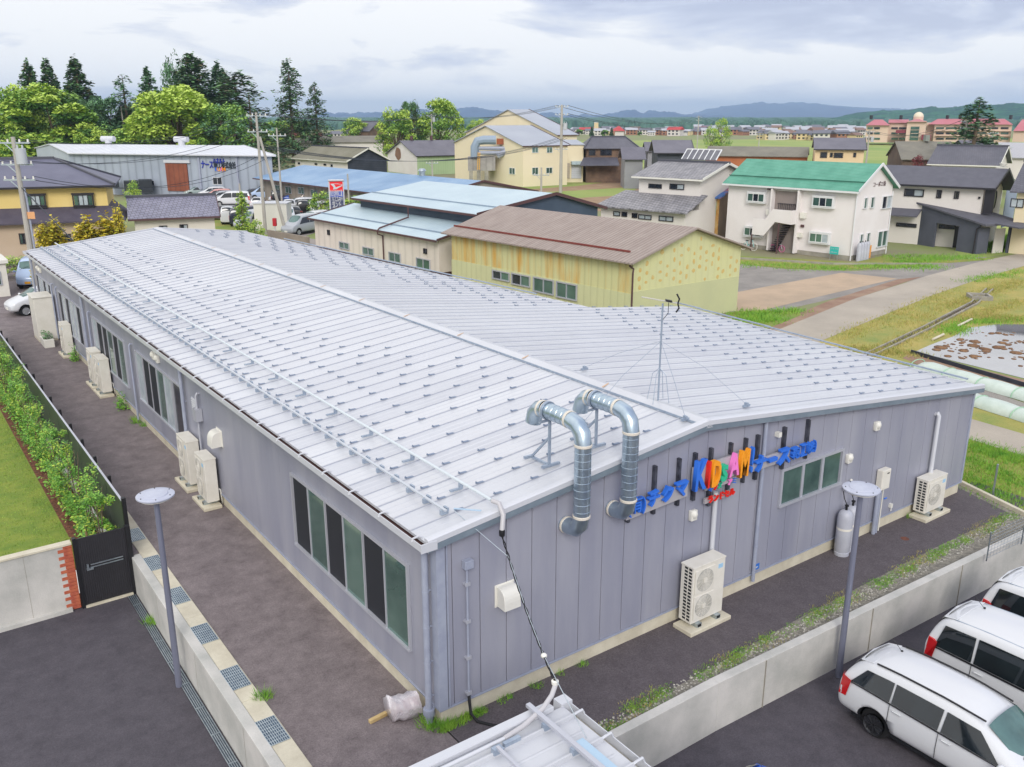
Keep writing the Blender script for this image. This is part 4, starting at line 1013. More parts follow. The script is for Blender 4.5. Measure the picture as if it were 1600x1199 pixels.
def hedge_tree(seed, h=2.0):
    rnd = np.random.RandomState(seed); st = MB()
    for k in range(3):
        a = rnd.rand()*6.28; st.tube([(0, 0, 0), (math.cos(a)*.08, math.sin(a)*.08, h*.4), (math.cos(a)*.2, math.sin(a)*.2, h*.9)], [.022, .016, .006], 5)
    cl = MB(); cs = []
    for k in range(15):
        z = .15+rnd.rand()*h*.95; r = (.38 if z < h*.75 else .22)*rnd.rand()**.5; a = rnd.rand()*6.28; cs.append((r*math.cos(a), r*math.sin(a)*1.15, z, .11+.13*rnd.rand()))
    for mi, nn in ((0, 900), (1, 520), (2, 420)):
        sub = [cs[i] for i in range(len(cs)) if i % 3 != (mi+1) % 3]
        def pf():
            c = sub[rnd.randint(len(sub))]; d = rnd.randn(3); d /= np.linalg.norm(d)+1e-6; q = c[3]*(.4+.7*rnd.rand()); return (c[0]+d[0]*q, c[1]+d[1]*q*1.1, max(.05, c[2]+d[2]*q*1.2))
        v, f = leaves(nn, pf, .030, rnd); cl.add(v, f, mi)
    return st, cl
HPROTO = []
for s_ in range(4):
    t = thing('hedge_tree', 'x', 'tree', (0, 0, 0), group='slim young trees planted along the screen fence', local=True)
    st, cl = hedge_tree(s_+1, [2.0, 1.8, 2.15, 1.7][s_]); part(st, 'trunk', M_BARK, t); part(cl, 'crown', M_LEAFH, t); HPROTO.append(t)
hy = [10.95+k*1.28 for k in range(17)]
ordn = ['nearest', 'second', 'third', 'fourth', 'fifth', 'sixth', 'seventh', 'eighth', 'ninth', 'tenth', 'eleventh', 'twelfth', 'thirteenth', 'fourteenth', 'fifteenth', 'sixteenth', 'seventeenth']
for k, y_ in enumerate(hy):
    lb = ('slim leafy young tree by the screen fence, nearest to the black gate' if k == 0 else f'slim leafy young tree by the screen fence, {ordn[k]} in the row from the black gate')
    loc = (-3.52+random.uniform(-.1, .1), y_, .0)
    if k < 4: t = HPROTO[k]; t.location = loc; t['label'] = lb; t.rotation_euler = (0, 0, k*1.9)
    else: dup(HPROTO[(k*3+1) % 4], loc, k*1.3, lb, scale=(1, 1, .9+.2*random.random()))
t = thing('tree_stake', 'short wooden stake at the foot of the nearest hedge tree', 'stake', (-3.75, 11.1, 0))
mb = MB(); mb.cyl((-3.75, 11.1, 0), (-3.75, 11.1, .75), .03, n=8); part(mb, 'stake', mat('stake_wood', '#9a8560', '#7c6848', scale=8), t)
mb = MB()     # low shrubs between
rnd = np.random.RandomState(77)
for mi, nn in ((0, 2600), (1, 1500), (2, 700)):
    def pf():
        y = 10.6+rnd.rand()*25; return (-3.62+rnd.randn()*.13, y, abs(rnd.randn())*.16+.03+.12*abs(math.sin(y*2.1)))
    v, f = leaves(nn, pf, .05, rnd); mb.add(v, f, mi)
struct(mb, 'ground_cover_shrubs', M_LEAFH, 'stuff')

# ------------------------------------------------------------------ foreground roof, cable
XF, YF, ZF = -.03, -3.50, 2.72
t = thing('outbuilding', 'small outbuilding with a flat white ribbed metal roof at the bottom edge', 'building', (-3, -6, 0))
mb = MB(); mb.box(-6.4, XF-.25, -8.2, YF-.25, 0, ZF-.15); part(mb, 'wall', M_SIDE, t)
mb = MB(); n = 9
def zf(y): return ZF-.0
for i in range(12):
    x1 = XF-.05-i*.0
mb.box(-6.6, XF-.12, -8.4, YF-.14, ZF-.06, ZF-.01); 
rr = part(mb, 'roof', M_ROOFW, t)
mb = MB()
for i in range(9):
    y0 = YF-.42-i*.6; mb.ext([(-6.6, y0-.022, ZF-.01), (-6.6, y0+.022, ZF-.01), (-6.6, y0+.015, ZF+.055), (-6.6, y0-.015, ZF+.055)], (6.6+XF-.16, 0, 0))
    mb.add([(-6.6, y0-.32, ZF-.009), (-6.6, y0-.29, ZF+.0), (-6.6, y0-.26, ZF-.009), (XF-.2, y0-.32, ZF-.009), (XF-.2, y0-.29, ZF+.0), (XF-.2, y0-.26, ZF-.009)], [[0, 3, 4, 1], [1, 4, 5, 2]])
part(mb, 'rib', M_ROOFW, rr)
mb = MB(); mb.ext([(-6.65, YF-.16, ZF+.06), (-6.65, YF-.15, ZF+.075), (-6.65, YF, ZF+.06), (-6.65, YF+.02, ZF+.04), (-6.65, YF+.02, ZF-.14), (-6.65, YF-.0, ZF-.14), (-6.65, YF-.16, ZF+.0)], (6.65+XF-.3, 0, 0)); part(mb, 'verge_flashing', M_TRIMW, rr)
mb = MB(); mb.ext([(XF-.12, -8.4, ZF-.04), (XF-.12, -8.4, ZF-.17), (XF+.03, -8.4, ZF-.17), (XF+.03, -8.4, ZF-.01), (XF+.015, -8.4, ZF-.01), (XF+.015, -8.4, ZF-.155), (XF-.105, -8.4, ZF-.155), (XF-.105, -8.4, ZF-.04)], (0, 8.4+YF-.05, 0)); mb.box(XF-.16, XF+.04, YF-.16, YF+.02, ZF-.17, ZF+.04)
part(mb, 'gutter', M_TRIMW, t)
mb = MB(); mb.box(XF-.1, XF+.01, -8.4, YF-.2, ZF-.15, ZF-.14); part(mb, 'gutter_bed', M_CONCD, t)
mb = MB()
for i in range(8): yy = YF-.42-i*.6; mb.tube([(XF-.25, yy, ZF+.02), (XF-.1, yy, ZF+.045), (XF+.0, yy, ZF+.05), (XF+.035, yy, ZF-.02)], .02, 6)
part(mb, 'gutter_strap', M_TRIMW, t)
mb = MB(); mb.bar((XF-.62, YF+.02, ZF+.14), (XF-.62, -8.3, ZF+.14), .07, .05); part(mb, 'snow_rail', M_ALU, rr)
mb = MB(); mb.bar((XF-1.45, YF-.42, ZF+.12), (XF-1.45, -8.3, ZF+.12), .045, .04); part(mb, 'snow_rail', M_ALU, rr)
mb = MB()
for i in range(8):
    y0 = YF-.42-i*.6
    for xx in (XF-.62, XF-1.45): mb.box(xx-.07, xx+.05, y0-.04, y0+.04, ZF+.03, ZF+.12); mb.box(xx-.02, xx+.08, y0-.055, y0+.055, ZF+.08, ZF+.1)
    for xx in (XF-1.2-(i % 2)*.9, XF-3.0-(i % 2)*.7): mb.box(xx-.13, xx+.13, y0-.012, y0+.05, ZF+.03, ZF+.11)
part(mb, 'rail_clamp', M_GALVD, rr)
mb = MB(); mb.bar((XF-.5, YF-.95, ZF+.13), (XF-.5, -8, ZF+.13), .12, .01)
part(mb, 'perforated_strut', mat('strut_pale_blue', '#a9c2d6', rough=.35, metal=.4), rr)
mb = MB(); mb.cyl((-6.5, YF-.3, ZF+.08), (XF-1.25, YF-.3, ZF+.08), .028, n=12); part(mb, 'cable_pipe', M_TRIMW, rr, smooth='auto')
# power cable in flexible conduit from roof to roof
A0 = Vector((1.30, -.16, zroof(1.3)+.10)); 
t = thing('power_cable', 'twisted black cable hanging from the big roof corner down to the small roof', 'cable', (1.2, -.2, 4.0))
p0 = Vector((1.16, -.02, zroof(1.16)+.2)); flex = [p0, p0+Vector((.03, -.16, .0)), p0+Vector((.02, -.30, -.16)), p0+Vector((-.05, -.36, -.42))]
p1 = Vector((XF-.17, YF-.02, ZF+.34))
mb = MB(); mb.tube(flex, .045, 10); part(mb, 'flexible_conduit', mat('flex_grey', '#b7b5b8', rough=.5), t, smooth='auto')
mb = MB(); mb.lathe(flex[-1]-Vector((0, 0, .1)), [(.045, .12), (.055, .08), (.05, .0), (.02, -.02)], 12); part(mb, 'cable_gland', M_BLACK, t, smooth='auto')
s0 = flex[-1]-Vector((0, 0, .1)); n = 40; pa = []; pb = []; pc = []
for i in range(n+1):
    q = i/n; c = s0+(p1-s0)*q-Vector((0, 0, .22*math.sin(q*math.pi)*.6)); a = q*42
    o1 = Vector((math.cos(a), math.sin(a), math.sin(a)*.4))*.016
    pa.append(c+o1); pb.append(c-o1); pc.append(c)
mb = MB(); mb.tube(pa, .011, 6); mb.tube(pb, .011, 6); part(mb, 'strands', M_RUBBER, t, smooth=True)
w0 = Vector((.52, .25, zroof(.5)+.16)); w1 = Vector((XF-.42, YF-1.0, ZF+.15)); mb = MB(); mid = pc[6]
mb.tube([w0, w0+(mid-w0)*.5, mid, pc[20], pc[33], p1+Vector((-.05, -.1, .1)), w1], .007, 5); part(mb, 'support_wire', M_GALV, t)
mb = MB(); mb.ball(pc[33]+Vector((0, 0, 0)), .05, 10, (1, 1, .8)); part(mb, 'insulator', M_WHITEP, t, smooth=True)
mb = MB(); mb.tube([p1+Vector((.02, .0, -.02)), p1+Vector((-.12, -.08, -.12)), p1+Vector((-.35, -.16, -.2)), p1+Vector((-.75, -.24, -.25)), (XF-1.25, YF-.3, ZF+.08)], .036, 10); part(mb, 'flexible_conduit', MATS['flex_grey'], t, smooth='auto')
mb = MB(); mb.lathe(p1, [(.05, -.03), (.055, .02), (.03, .04)], 12); part(mb, 'cable_gland', M_WHITEP, t)
mb = MB(); mb.bar((.55, .3, zroof(.5)+.17), (.9, -.05, zroof(.9)+.12), .05, .008); part(mb, 'perforated_strut', MATS['strut_pale_blue'], t)

# ------------------------------------------------------------------ wrapped log by the corner, timber
t = thing('wrapped_bundle', 'plastic wrapped wooden bundle lying at the near building corner', 'bundle', (-.35, .75, 0))
mb = MB(); mb.cyl((-.62, .72, .2), (-.12, .62, .2), .17, n=14); part(mb, 'log', mat('log_wood', '#a87a5e', '#8c6048', scale=5, rough=.8), t, bevel=.02)
mb = MB(); rnd = np.random.RandomState(5); ring = []
for i in range(7):
    for k in range(16):
        a = k*2*math.pi/16; r = .19+.075*rnd.rand()+(.03 if i == 0 else 0); x_ = -.66+i*.085
        ring.append((x_, .72-(x_+.62)*.2+r*math.cos(a), max(.012, .21+r*math.sin(a))))
F_ = [[i*16+k, (i+1)*16+k, (i+1)*16+(k+1) % 16, i*16+(k+1) % 16] for i in range(6) for k in range(16)]+[list(range(16))]
mb.add(ring, F_)
wrap = mat('plastic_wrap', '#d9cfd6', '#e8e4ea', scale=9, rough=.3, trans=.35, spec=.6, bump=.02, bscale=14)
part(mb, 'plastic_wrap', wrap, t, smooth=True)
t = thing('timber_offcut', 'short squared yellow timber sticking out beside the wrapped bundle', 'timber', (-.8, .95, 0))
mb = MB(); mb.bar((-1.02, .85, .04), (-.55, .9, .04), .08, .07); part(mb, 'timber', mat('yellow_timber', '#c9b07e', '#b59a68', scale=6), t, bevel=.006)

# grass tufts (stuff)
def tufts(name, pts, h, n, m, spread=.08):
    mb = MB(); rnd = np.random.RandomState(len(pts)+n)
    for (x, y, z) in pts:
        for k in range(n):
            a = rnd.rand()*6.28; r = spread*rnd.rand()**.5; px, py = x+r*math.cos(a)*1.6, y+r*math.sin(a); hh = h*(.5+.8*rnd.rand()); l = Vector((rnd.randn()*.5, rnd.randn()*.5, 1)).normalized()*hh; w_ = Vector((math.cos(a+1), math.sin(a+1), 0))*.008
            mb.poly([(px-w_.x, py-w_.y, z), (px+w_.x, py+w_.y, z), (px+l.x, py+l.y, z+l.z)])
    return struct(mb, name, m, 'stuff')
M_TUFT = mat('tuft_green', '#5c962c', '#8cb43e', scale=3, rough=.7); M_TUFTY = mat('tuft_dry', '#b9a566', '#8f9c48', scale=3, rough=.8)
rnd = np.random.RandomState(9)
pts = [(x, -.04-.1*rnd.rand(), 0) for x in list(rnd.rand(26)*.9)+[1.3, 1.45, 1.5, 2.1, 2.15, 2.75, 3.3, 3.35, 15.2, 15.3, .2, .1, .3, .15]]
tufts('wall_foot_grass', pts, .13, 26, M_TUFT)
tufts('yard_weeds', [(-2.33, 2.75, 0), (-2.3, 2.7, 0), (-.12, .1, 0), (-.2, .18, 0), (-.1, .25, 0), (-.05, -.05, 0), (-.12, 21.3, 0), (-.2, 20.9, 0), (-3.02, 8.5, -1), (-3.0, 8.4, -1), (.05, -.1, 0), (-.02, 20.4, 0)], .22, 70, M_TUFT, .12)
pts = []
for k in range(430):
    x = rnd.rand()*19.0-.2; 
    if math.sin(x*2.3)+math.sin(x*5.1+1)*.6+rnd.randn()*.7 > -.3: pts.append((x, -1.58-.26*rnd.rand()-(.2 if x < 3 else 0), 0))
tufts('verge_weeds', pts, .055, 40, M_TUFT, .13)
pts = []
for k in range(150):
    x = rnd.rand()*18+.5
    if math.sin(x*1.9+2) > -.2: pts.append((x, -1.52-.3*rnd.rand()-(.2 if x < 3 else 0), 0))
tufts('verge_dry_weeds', pts, .06, 40, M_TUFTY, .2)
for nm, cen, sh, m_ in (('wall_shrub', (-.22, 22.9), .5, 0), ('wall_shrub', (-.25, 31.6), .45, 0)):
    mb = MB(); rnd2 = np.random.RandomState(int(cen[1]))
    def pf(): return (cen[0]+rnd2.randn()*.09, cen[1]+rnd2.randn()*.14, abs(rnd2.randn())*.25*1.2+.03)
    v, f = leaves(340, pf, .04, rnd2); mb.add(v, f); st = MB(); st.cyl((cen[0], cen[1], 0), (cen[0], cen[1], .35), .012, n=5)
    t = thing(nm, 'small green self-sown shrub at the wall foot, ' + ('nearer one' if cen[1] < 25 else 'farther one, beyond the paired air conditioners'), 'shrub', (cen[0], cen[1], 0), group='self-sown shrubs at the long wall')
    part(mb, 'crown', M_LEAFH, t); part(st, 'trunk', M_BARK, t)
# ring of loose stones in the gravel strip
mb = MB(); rnd = np.random.RandomState(21)
for k in range(1500):
    x = rnd.rand()*19.3-.3; y = -2.04+rnd.rand()*.42
    mb.ball((x, y, .012), .012+.022*rnd.rand(), 4, (1, 1, .7))
struct(mb, 'loose_stones', mat('loose_stone', '#86837c', '#bdb9b0', scale=30, rough=.95), 'stuff')
# ------------------------------------------------------------------ cars
def paint(name, c): return mat(name, c, rough=.28, coat=.6, spec=.5)
P_WHITE = paint('paint_white', '#cdcfd3'); P_SILVER = paint('paint_silver', '#9ea3aa'); P_DARK = paint('paint_dark_blue', '#23283c'); P_BLACK = paint('paint_black', '#1b1b20')
P_BLUE = paint('paint_blue', '#1c4fb0'); P_LBLUE = paint('paint_light_blue', '#a9bfe0'); P_GREEN = paint('paint_grey_green', '#8a9a98'); P_BEIGE = paint('paint_beige', '#b8a79c'); P_RED = paint('paint_pale_red', '#c9938c')
M_CGL = mat('car_glass', '#12171b', '#1e272b', scale=1.2, rough=.05, spec=.9, metal=.1); M_WSH = mat('windscreen_glass', '#5c7c78', '#3a5252', scale=1.1, rough=.05, spec=.9, metal=.3)
M_TAIL = mat('tail_lamp_red', '#c4161c', rough=.15, coat=.5); M_HEAD = mat('head_lamp_clear', '#c9cfd2', rough=.1, spec=.8); M_RIM = mat('steel_rim_dark', '#3c3d42', rough=.45, metal=.5); M_RIMS = mat('alloy_rim', '#b9bcc0', rough=.3, metal=.6)
CARS = {
 'wagon': dict(L=4.45, st=[(-2.22,.42,.66,.69,.74,.66),(-2.19,.27,.92,1.02,.83,.70),(-2.06,.25,.97,1.26,.845,.64),(-1.86,.24,.98,1.43,.85,.60),(-1.2,.24,.96,1.48,.85,.61),(-.2,.24,.93,1.49,.85,.615),(.5,.24,.91,1.43,.85,.585),(1.28,.24,.90,.96,.84,.66),(1.85,.25,.78,.84,.82,.66),(2.14,.27,.64,.69,.76,.6),(2.22,.36,.54,.58,.64,.5)],
     side=[(-1.95,-1.12,-1.72,-1.14),(-1.08,-.16,-1.10,-.16),(-.10,.98,-.10,.50)], seams=[-1.1,-.13,.95], ws=(.56,1.22), rw=(-2.15,-1.92), wheels=(-1.38,1.3), rw_r=.31),
 'minivan': dict(L=4.7, st=[(-2.35,.45,.9,.95,.76,.68),(-2.32,.28,1.06,1.25,.84,.74),(-2.22,.26,1.10,1.62,.85,.70),(-2.02,.25,1.10,1.80,.85,.68),(-1.2,.25,1.09,1.85,.85,.69),(-.2,.25,1.07,1.86,.85,.69),(.75,.25,1.04,1.80,.85,.67),(1.62,.25,1.02,1.10,.84,.68),(2.05,.26,.90,.96,.81,.64),(2.27,.28,.70,.76,.75,.6),(2.35,.38,.58,.62,.64,.5)],
     side=[(-2.12,-1.35,-2.0,-1.36),(-1.30,-.14,-1.30,-.14),(-.08,1.3,-.08,.78)], seams=[-1.33,-.11,1.0], ws=(.82,1.56), rw=(-2.30,-2.08), wheels=(-1.42,1.45), rw_r=.32),
 'hatch': dict(L=3.9, st=[(-1.95,.42,.72,.76,.74,.66),(-1.92,.27,.94,1.1,.82,.68),(-1.78,.25,.98,1.36,.835,.6),(-1.5,.24,.98,1.48,.84,.58),(-.8,.24,.95,1.51,.84,.59),(-.1,.24,.93,1.50,.84,.59),(.45,.24,.91,1.42,.84,.56),(1.2,.24,.90,.96,.83,.65),(1.65,.25,.78,.84,.81,.64),(1.88,.27,.64,.69,.74,.58),(1.95,.36,.54,.58,.62,.5)],
     side=[(-1.6,-.95,-1.4,-.95),(-.9,-.06,-.9,-.06),(0,.92,0,.44)], seams=[-.92,-.03,.9], ws=(.5,1.14), rw=(-1.88,-1.56), wheels=(-1.2,1.2), rw_r=.3),
 'kei': dict(L=3.4, st=[(-1.70,.42,.9,.95,.66,.6),(-1.68,.27,1.02,1.3,.72,.64),(-1.6,.25,1.04,1.66,.735,.62),(-1.4,.25,1.04,1.78,.74,.61),(-.8,.25,1.03,1.81,.74,.61),(0,.25,1.02,1.8,.74,.61),(.6,.25,1.0,1.72,.74,.59),(1.12,.25,.99,1.08,.73,.6),(1.5,.26,.86,.92,.71,.57),(1.66,.28,.7,.75,.66,.52),(1.70,.38,.58,.62,.56,.44)],
     side=[(-1.5,-.86,-1.42,-.86),(-.8,.0,-.8,.0),(.06,.95,.06,.62)], seams=[-.83,.03,.9], ws=(.66,1.08), rw=(-1.66,-1.46), wheels=(-1.12,1.16), rw_r=.27),
}
def make_car(kind, label, pm, group, wheel='steel', rails=False, detail=True, sizex=1.0):
    c = CARS[kind]; st = c['st']; t = thing('parked_car', label, 'car', (0, 0, 0), group=group, local=True)
    def stn(x):
        for a, b in zip(st, st[1:]):
            if a[0] <= x <= b[0]:
                q = (x-a[0])/(b[0]-a[0]); return [a[i]+(b[i]-a[i])*q for i in range(6)]
        return list(st[0] if x < st[0][0] else st[-1])
    def half(s):
        x, zb, be, zt, w, wt = s; cab = zt-be > .2
        k = .09 if cab else .3*(zt-be)
        return [(0, zb), (w*.84, zb), (w*.985, zb+.14), (w, (zb+be)/2+.02), (w*.965, be), (wt+(0 if cab else .1), zt-k), (wt*.82, zt-.012), (0, zt+(.035 if cab else .02))]
    mb = MB(); V = []; F = []
    for s in st:
        h = half(s); ring = [(s[0], -y, z) for y, z in h]+[(s[0], y, z) for y, z in h[-2:0:-1]]; V += ring
    n = 14
    for i in range(len(st)-1):
        for k in range(n): F.append([i*n+k, i*n+(k+1) % n, (i+1)*n+(k+1) % n, (i+1)*n+k][::-1])
    F.append(list(range(n))); F.append([(len(st)-1)*n+k for k in range(n)][::-1])
    mb.add(V, F); body = part(mb, 'body', [pm, M_SLOT], t, smooth=True, subsurf=2)
    cut = MB(); rr_ = c['rw_r']
    for xw in c['wheels']:
        for sg in (-1, 1): y_o = sg*(st[4][4]+.3); y_i = sg*(st[4][4]-.30); cut.cyl((xw, y_i, rr_+.02), (xw, y_o, rr_+.02), rr_*1.16, n=26)
    cme = bpy.data.meshes.new('cut'); cme.from_pydata(cut.V, [], cut.F); cme.materials.append(M_SLOT); co_ = bpy.data.objects.new('cut', cme); COL.objects.link(co_)
    md = body.modifiers.new('arch', 'BOOLEAN'); md.operation = 'DIFFERENCE'; md.object = co_; md.solver = 'EXACT'; md.material_mode = 'TRANSFER'
    bpy.context.view_layer.update(); dg = bpy.context.evaluated_depsgraph_get(); nm = bpy.data.meshes.new_from_object(body.evaluated_get(dg)); body.modifiers.clear(); body.data = nm; nm.name = 'body'
    bpy.data.objects.remove(co_)
    def S(x, q, sg, off=.012):
        h = half(stn(x)); (y0, z0), (y1, z1) = h[4], h[5]; return (x, sg*(y0+(y1-y0)*q+off), z0+(z1-z0)*q)
    def Lw(x, q, sg, off=.008):       # lower side from sill (q=0) to belt (q=1)
        h = half(stn(x)); pts = h[2:5]; qq = q*2; i = min(int(qq), 1); f = qq-i; (y0, z0), (y1, z1) = pts[i], pts[i+1]; return (x, sg*(y0+(y1-y0)*f+off), z0+(z1-z0)*f)
    # side glass
    for sg in (-1, 1):
        for (b0, b1, t0, t1) in c['side']:
            g = MB(); m = 5; lo = [S(b0+(b1-b0)*i/m, .07, sg) for i in range(m+1)]; hi = [S(t0+(t1-t0)*i/m, .86, sg) for i in range(m+1)]
            g.add(lo+hi, [[i, i+1, m+2+i, m+1+i][::sg] for i in range(m)]); part(g, 'window', M_CGL, t, smooth=True)
    def top(x0, x1, name, m_, inset=.90):
        g = MB(); nx, ny = 4, 8; V = []
        for i in range(nx+1):
            x = x0+(x1-x0)*i/nx; s = stn(x); h = half(s); w_ = h[6][0]*1.13*inset; zt = s[3]
            for j in range(ny+1):
                q = -1+2*j/ny; V.append((x, w_*q, zt+.03*(1-q*q)-.03*q**4+.014))
        g.add(V, [[i*(ny+1)+j, (i+1)*(ny+1)+j, (i+1)*(ny+1)+j+1, i*(ny+1)+j+1] for i in range(nx) for j in range(ny)]); return part(g, name, m_, t, smooth=True)
    w_ = top(*c['ws'], 'windscreen', M_WSH)
    top(*c['rw'], 'rear_window', M_CGL, .82)
    if detail:
        g = MB(); xw = c['ws'][1]; s = stn(xw-.05)
        for a, b in ((-.45, .05), (.12, .6)): g.bar((xw-.03, a, s[3]+.03), (xw-.16, b, stn(xw-.16)[3]+.06), .012, .012)
        part(g, 'wiper', M_BLACK, w_)
    # wheels
    r = c['rw_r']
    for xw in c['wheels']:
        for sg in (-1, 1):
            wy_ = sg*(stn(xw)[4]-.125)
            g = MB(); g.lathe((xw, wy_-sg*.09, r), [(r*.66, -.1), (r*.95, -.1), (r, -.07), (r, .07), (r*.95, .1), (r*.66, .1)], 24, axis='y'); wh = part(g, 'wheel', M_RUBBER, t, smooth='auto')
            g = MB(); g.lathe((xw, wy_, r), [(.01, sg*.055), (r*.25, sg*.05), (r*.62, sg*.045), (r*.68, sg*.085)], 24, axis='y')
            for k in range(8):
                a = k*math.pi/4; g.bar((xw+.03*math.cos(a), wy_+sg*.06, r+.03*math.sin(a)), (xw+r*.62*math.cos(a), wy_+sg*.06, r+r*.62*math.sin(a)), .02, .045, up=(0, 1, 0))
            part(g, 'rim', M_RIM if wheel == 'steel' else M_RIMS, wh, smooth=False)
    # lamps
    s = st[1]
    for sg in (-1, 1):
        g = MB(); x0 = st[0][0]; zb_, zt_ = stn(x0+.06)[2]-.32, stn(x0+.06)[2]+.12 if kind != 'minivan' else stn(x0+.06)[2]+.2
        w2 = stn(x0+.1)[4]
        g.ext([(x0-.0, sg*(w2-.22), zb_), (x0+.16, sg*(w2+.012), zb_), (x0+.24, sg*(w2-.0), zt_), (x0+.06, sg*(w2-.2), zt_)], (.02, 0, 0)) if False else g.add(
            [(x0+.0, sg*(w2-.22), zb_), (x0+.04, sg*(w2-.02), zb_), (x0+.22, sg*(w2+.014), zb_+.03), (x0+.03, sg*(w2-.22), zt_), (x0+.08, sg*(w2-.05), zt_), (x0+.3, sg*(w2+.010), zt_-.02)],
            [[0, 1, 4, 3], [1, 2, 5, 4], [0, 3, 4, 5, 2, 1]]); part(g, 'tail_lamp', M_TAIL, t)
        g = MB(); x1 = st[-1][0]; zh = stn(x1-.1)[2]; w3 = stn(x1-.14)[4]
        g.add([(x1-.02, sg*(w3-.3), zh-.1), (x1-.1, sg*(w3-.02), zh-.12), (x1-.42, sg*(w3+.035), zh-.02), (x1-.1, sg*(w3-.3), zh+.05), (x1-.2, sg*(w3-.06), zh+.07), (x1-.5, sg*(w3+.02), zh+.1)],
              [[0, 1, 4, 3], [1, 2, 5, 4], [0, 3, 4, 5, 2, 1]]); part(g, 'headlight', M_HEAD, t)
        if detail:
            g = MB(); xm = c['ws'][1]-.18; g.ball((xm, sg*(stn(xm)[4]+.09), stn(xm)[2]+.09), .1, 10, (.75, 1, .75)); g.bar((xm, sg*(stn(xm)[4]-.06), stn(xm)[2]+.04), (xm, sg*(stn(xm)[4]+.04), stn(xm)[2]+.06), .04, .03); part(g, 'mirror', pm, t, smooth=True)
            for xs in c['seams']:
                g = MB(); lo = [Lw(xs, q, sg) for q in (0.05, .5, 1)]; w4 = .006
                g.add([(p[0]-w4, p[1], p[2]) for p in lo]+[(p[0]+w4, p[1], p[2]) for p in lo], [[0, 3, 4, 1], [1, 4, 5, 2]]); part(g, 'door_seam', M_SLOT, t)
            for xs in c['seams'][:2]:
                g = MB(); p = Lw(xs-.0+.16 if xs < -.5 else xs+.16, .86, sg, .012); g.obox(p, (.09, 0, 0), (0, .014, 0), (0, 0, .014)); part(g, 'door_handle', pm, t, bevel=.008)
            g = MB(); xa, xb = c['side'][0][0], c['side'][-1][1]; m = 10; lo = [S(xa+(xb-xa)*i/m, .0, sg, .014) for i in range(m+1)]; hi = [S(xa+(xb-xa)*i/m, .06, sg, .014) for i in range(m+1)]
            g.add(lo+hi, [[i, i+1, m+2+i, m+1+i] for i in range(m)]); part(g, 'window_trim', M_BLACK, t)
            g = MB(); xa, xb = c['side'][0][2]+.1, c['side'][-1][3]; pts = [(lambda s_: (x, sg*(half(s_)[6][0]+.005), s_[3]-(.012 if rails else .045)))(stn(x)) for x in [xa+(xb-xa)*i/8 for i in range(9)]]
            g.tube(pts, .018 if rails else .01, 6); part(g, 'roof_rail' if rails else 'roof_seam', M_BLACK if rails else M_GALVD, t)
    if detail:
        g = MB(); s = stn(st[3][0]+.0); x0 = st[3][0]; g.ext([(x0-.12, -s[5]*.8, s[3]-.10), (x0-.16, 0, s[3]-.075), (x0-.12, s[5]*.8, s[3]-.10), (x0+.16, s[5]*.84, s[3]-.035), (x0+.16, 0, s[3]+.0), (x0+.16, -s[5]*.84, s[3]-.035)], (0, 0, .022)); part(g, 'spoiler', pm, t, bevel=.02)
        g = MB(); g.cyl((x0+.3, .25, s[3]+.02), (x0+.08, .25, s[3]+.2), .006, n=5); g.ball((x0+.3, .25, s[3]+.03), .03, 6); part(g, 'aerial', M_BLACK, t)
        g = MB(); g.box(st[0][0]-.012, st[0][0]+.01, -.17, .17, .55, .72); part(g, 'number_plate', M_WHITEP, t)
    g = MB(); g.box(st[-1][0]-.05, st[-1][0]+.012, -.17, .17, .36, .5); part(g, 'front_plate', M_WHITEP, t)
    g = MB(); g.box(st[0][0]+.3, st[-1][0]-.3, -.7, .7, .18, .3); part(g, 'underbody', M_SLOT, t)
    return t
GN = 'cars parked below the gable wall'
c1 = make_car('wagon', 'white estate car with black roof rails and steel wheels, nearest in the lower car park', P_WHITE, GN, rails=True); c1.location = (8.12, -5.52, -1.0); c1.rotation_euler = (0, 0, -math.pi/2)
c2 = make_car('minivan', 'white minivan in the middle of the three white cars below the gable', P_WHITE, GN, wheel='alloy'); c2.location = (10.42, -6.1, -1.0); c2.rotation_euler = (0, 0, -math.pi/2)
c3 = dup(c2, (12.85, -6.0, -1.0), -math.pi/2, 'white minivan at the right edge, farthest of the three white cars below the gable')
c4 = make_car('kei', 'bright blue small car cut by the bottom edge beside the outbuilding roof', P_BLUE, GN); c4.location = (2.72, -6.05, -1.0); c4.rotation_euler = (0, 0, -math.pi/2)
# behind the far end
pf = PZ(48, 494, 0)
c5 = make_car('hatch', 'white hatchback half hidden behind the cream cabinet, near the small gatehouse', P_WHITE, 'cars behind the far end of the workshop', wheel='alloy'); c5.location = (pf.x+.9, pf.y+1.0, 0); c5.rotation_euler = (0, 0, R(188))
pf = PZ(48, 452, 0)
c6 = make_car('kei', 'pale blue boxy small car with a yellow plate behind the white hatchback', P_LBLUE, 'cars behind the far end of the workshop'); c6.location = (pf.x+.4, pf.y+1.6, 0); c6.rotation_euler = (0, 0, R(-108))
for ch in c6.children:
    if ch.name.startswith('front_plate'): ch.data.materials[0] = mat('yellow_plate', '#e0a020', rough=.5)
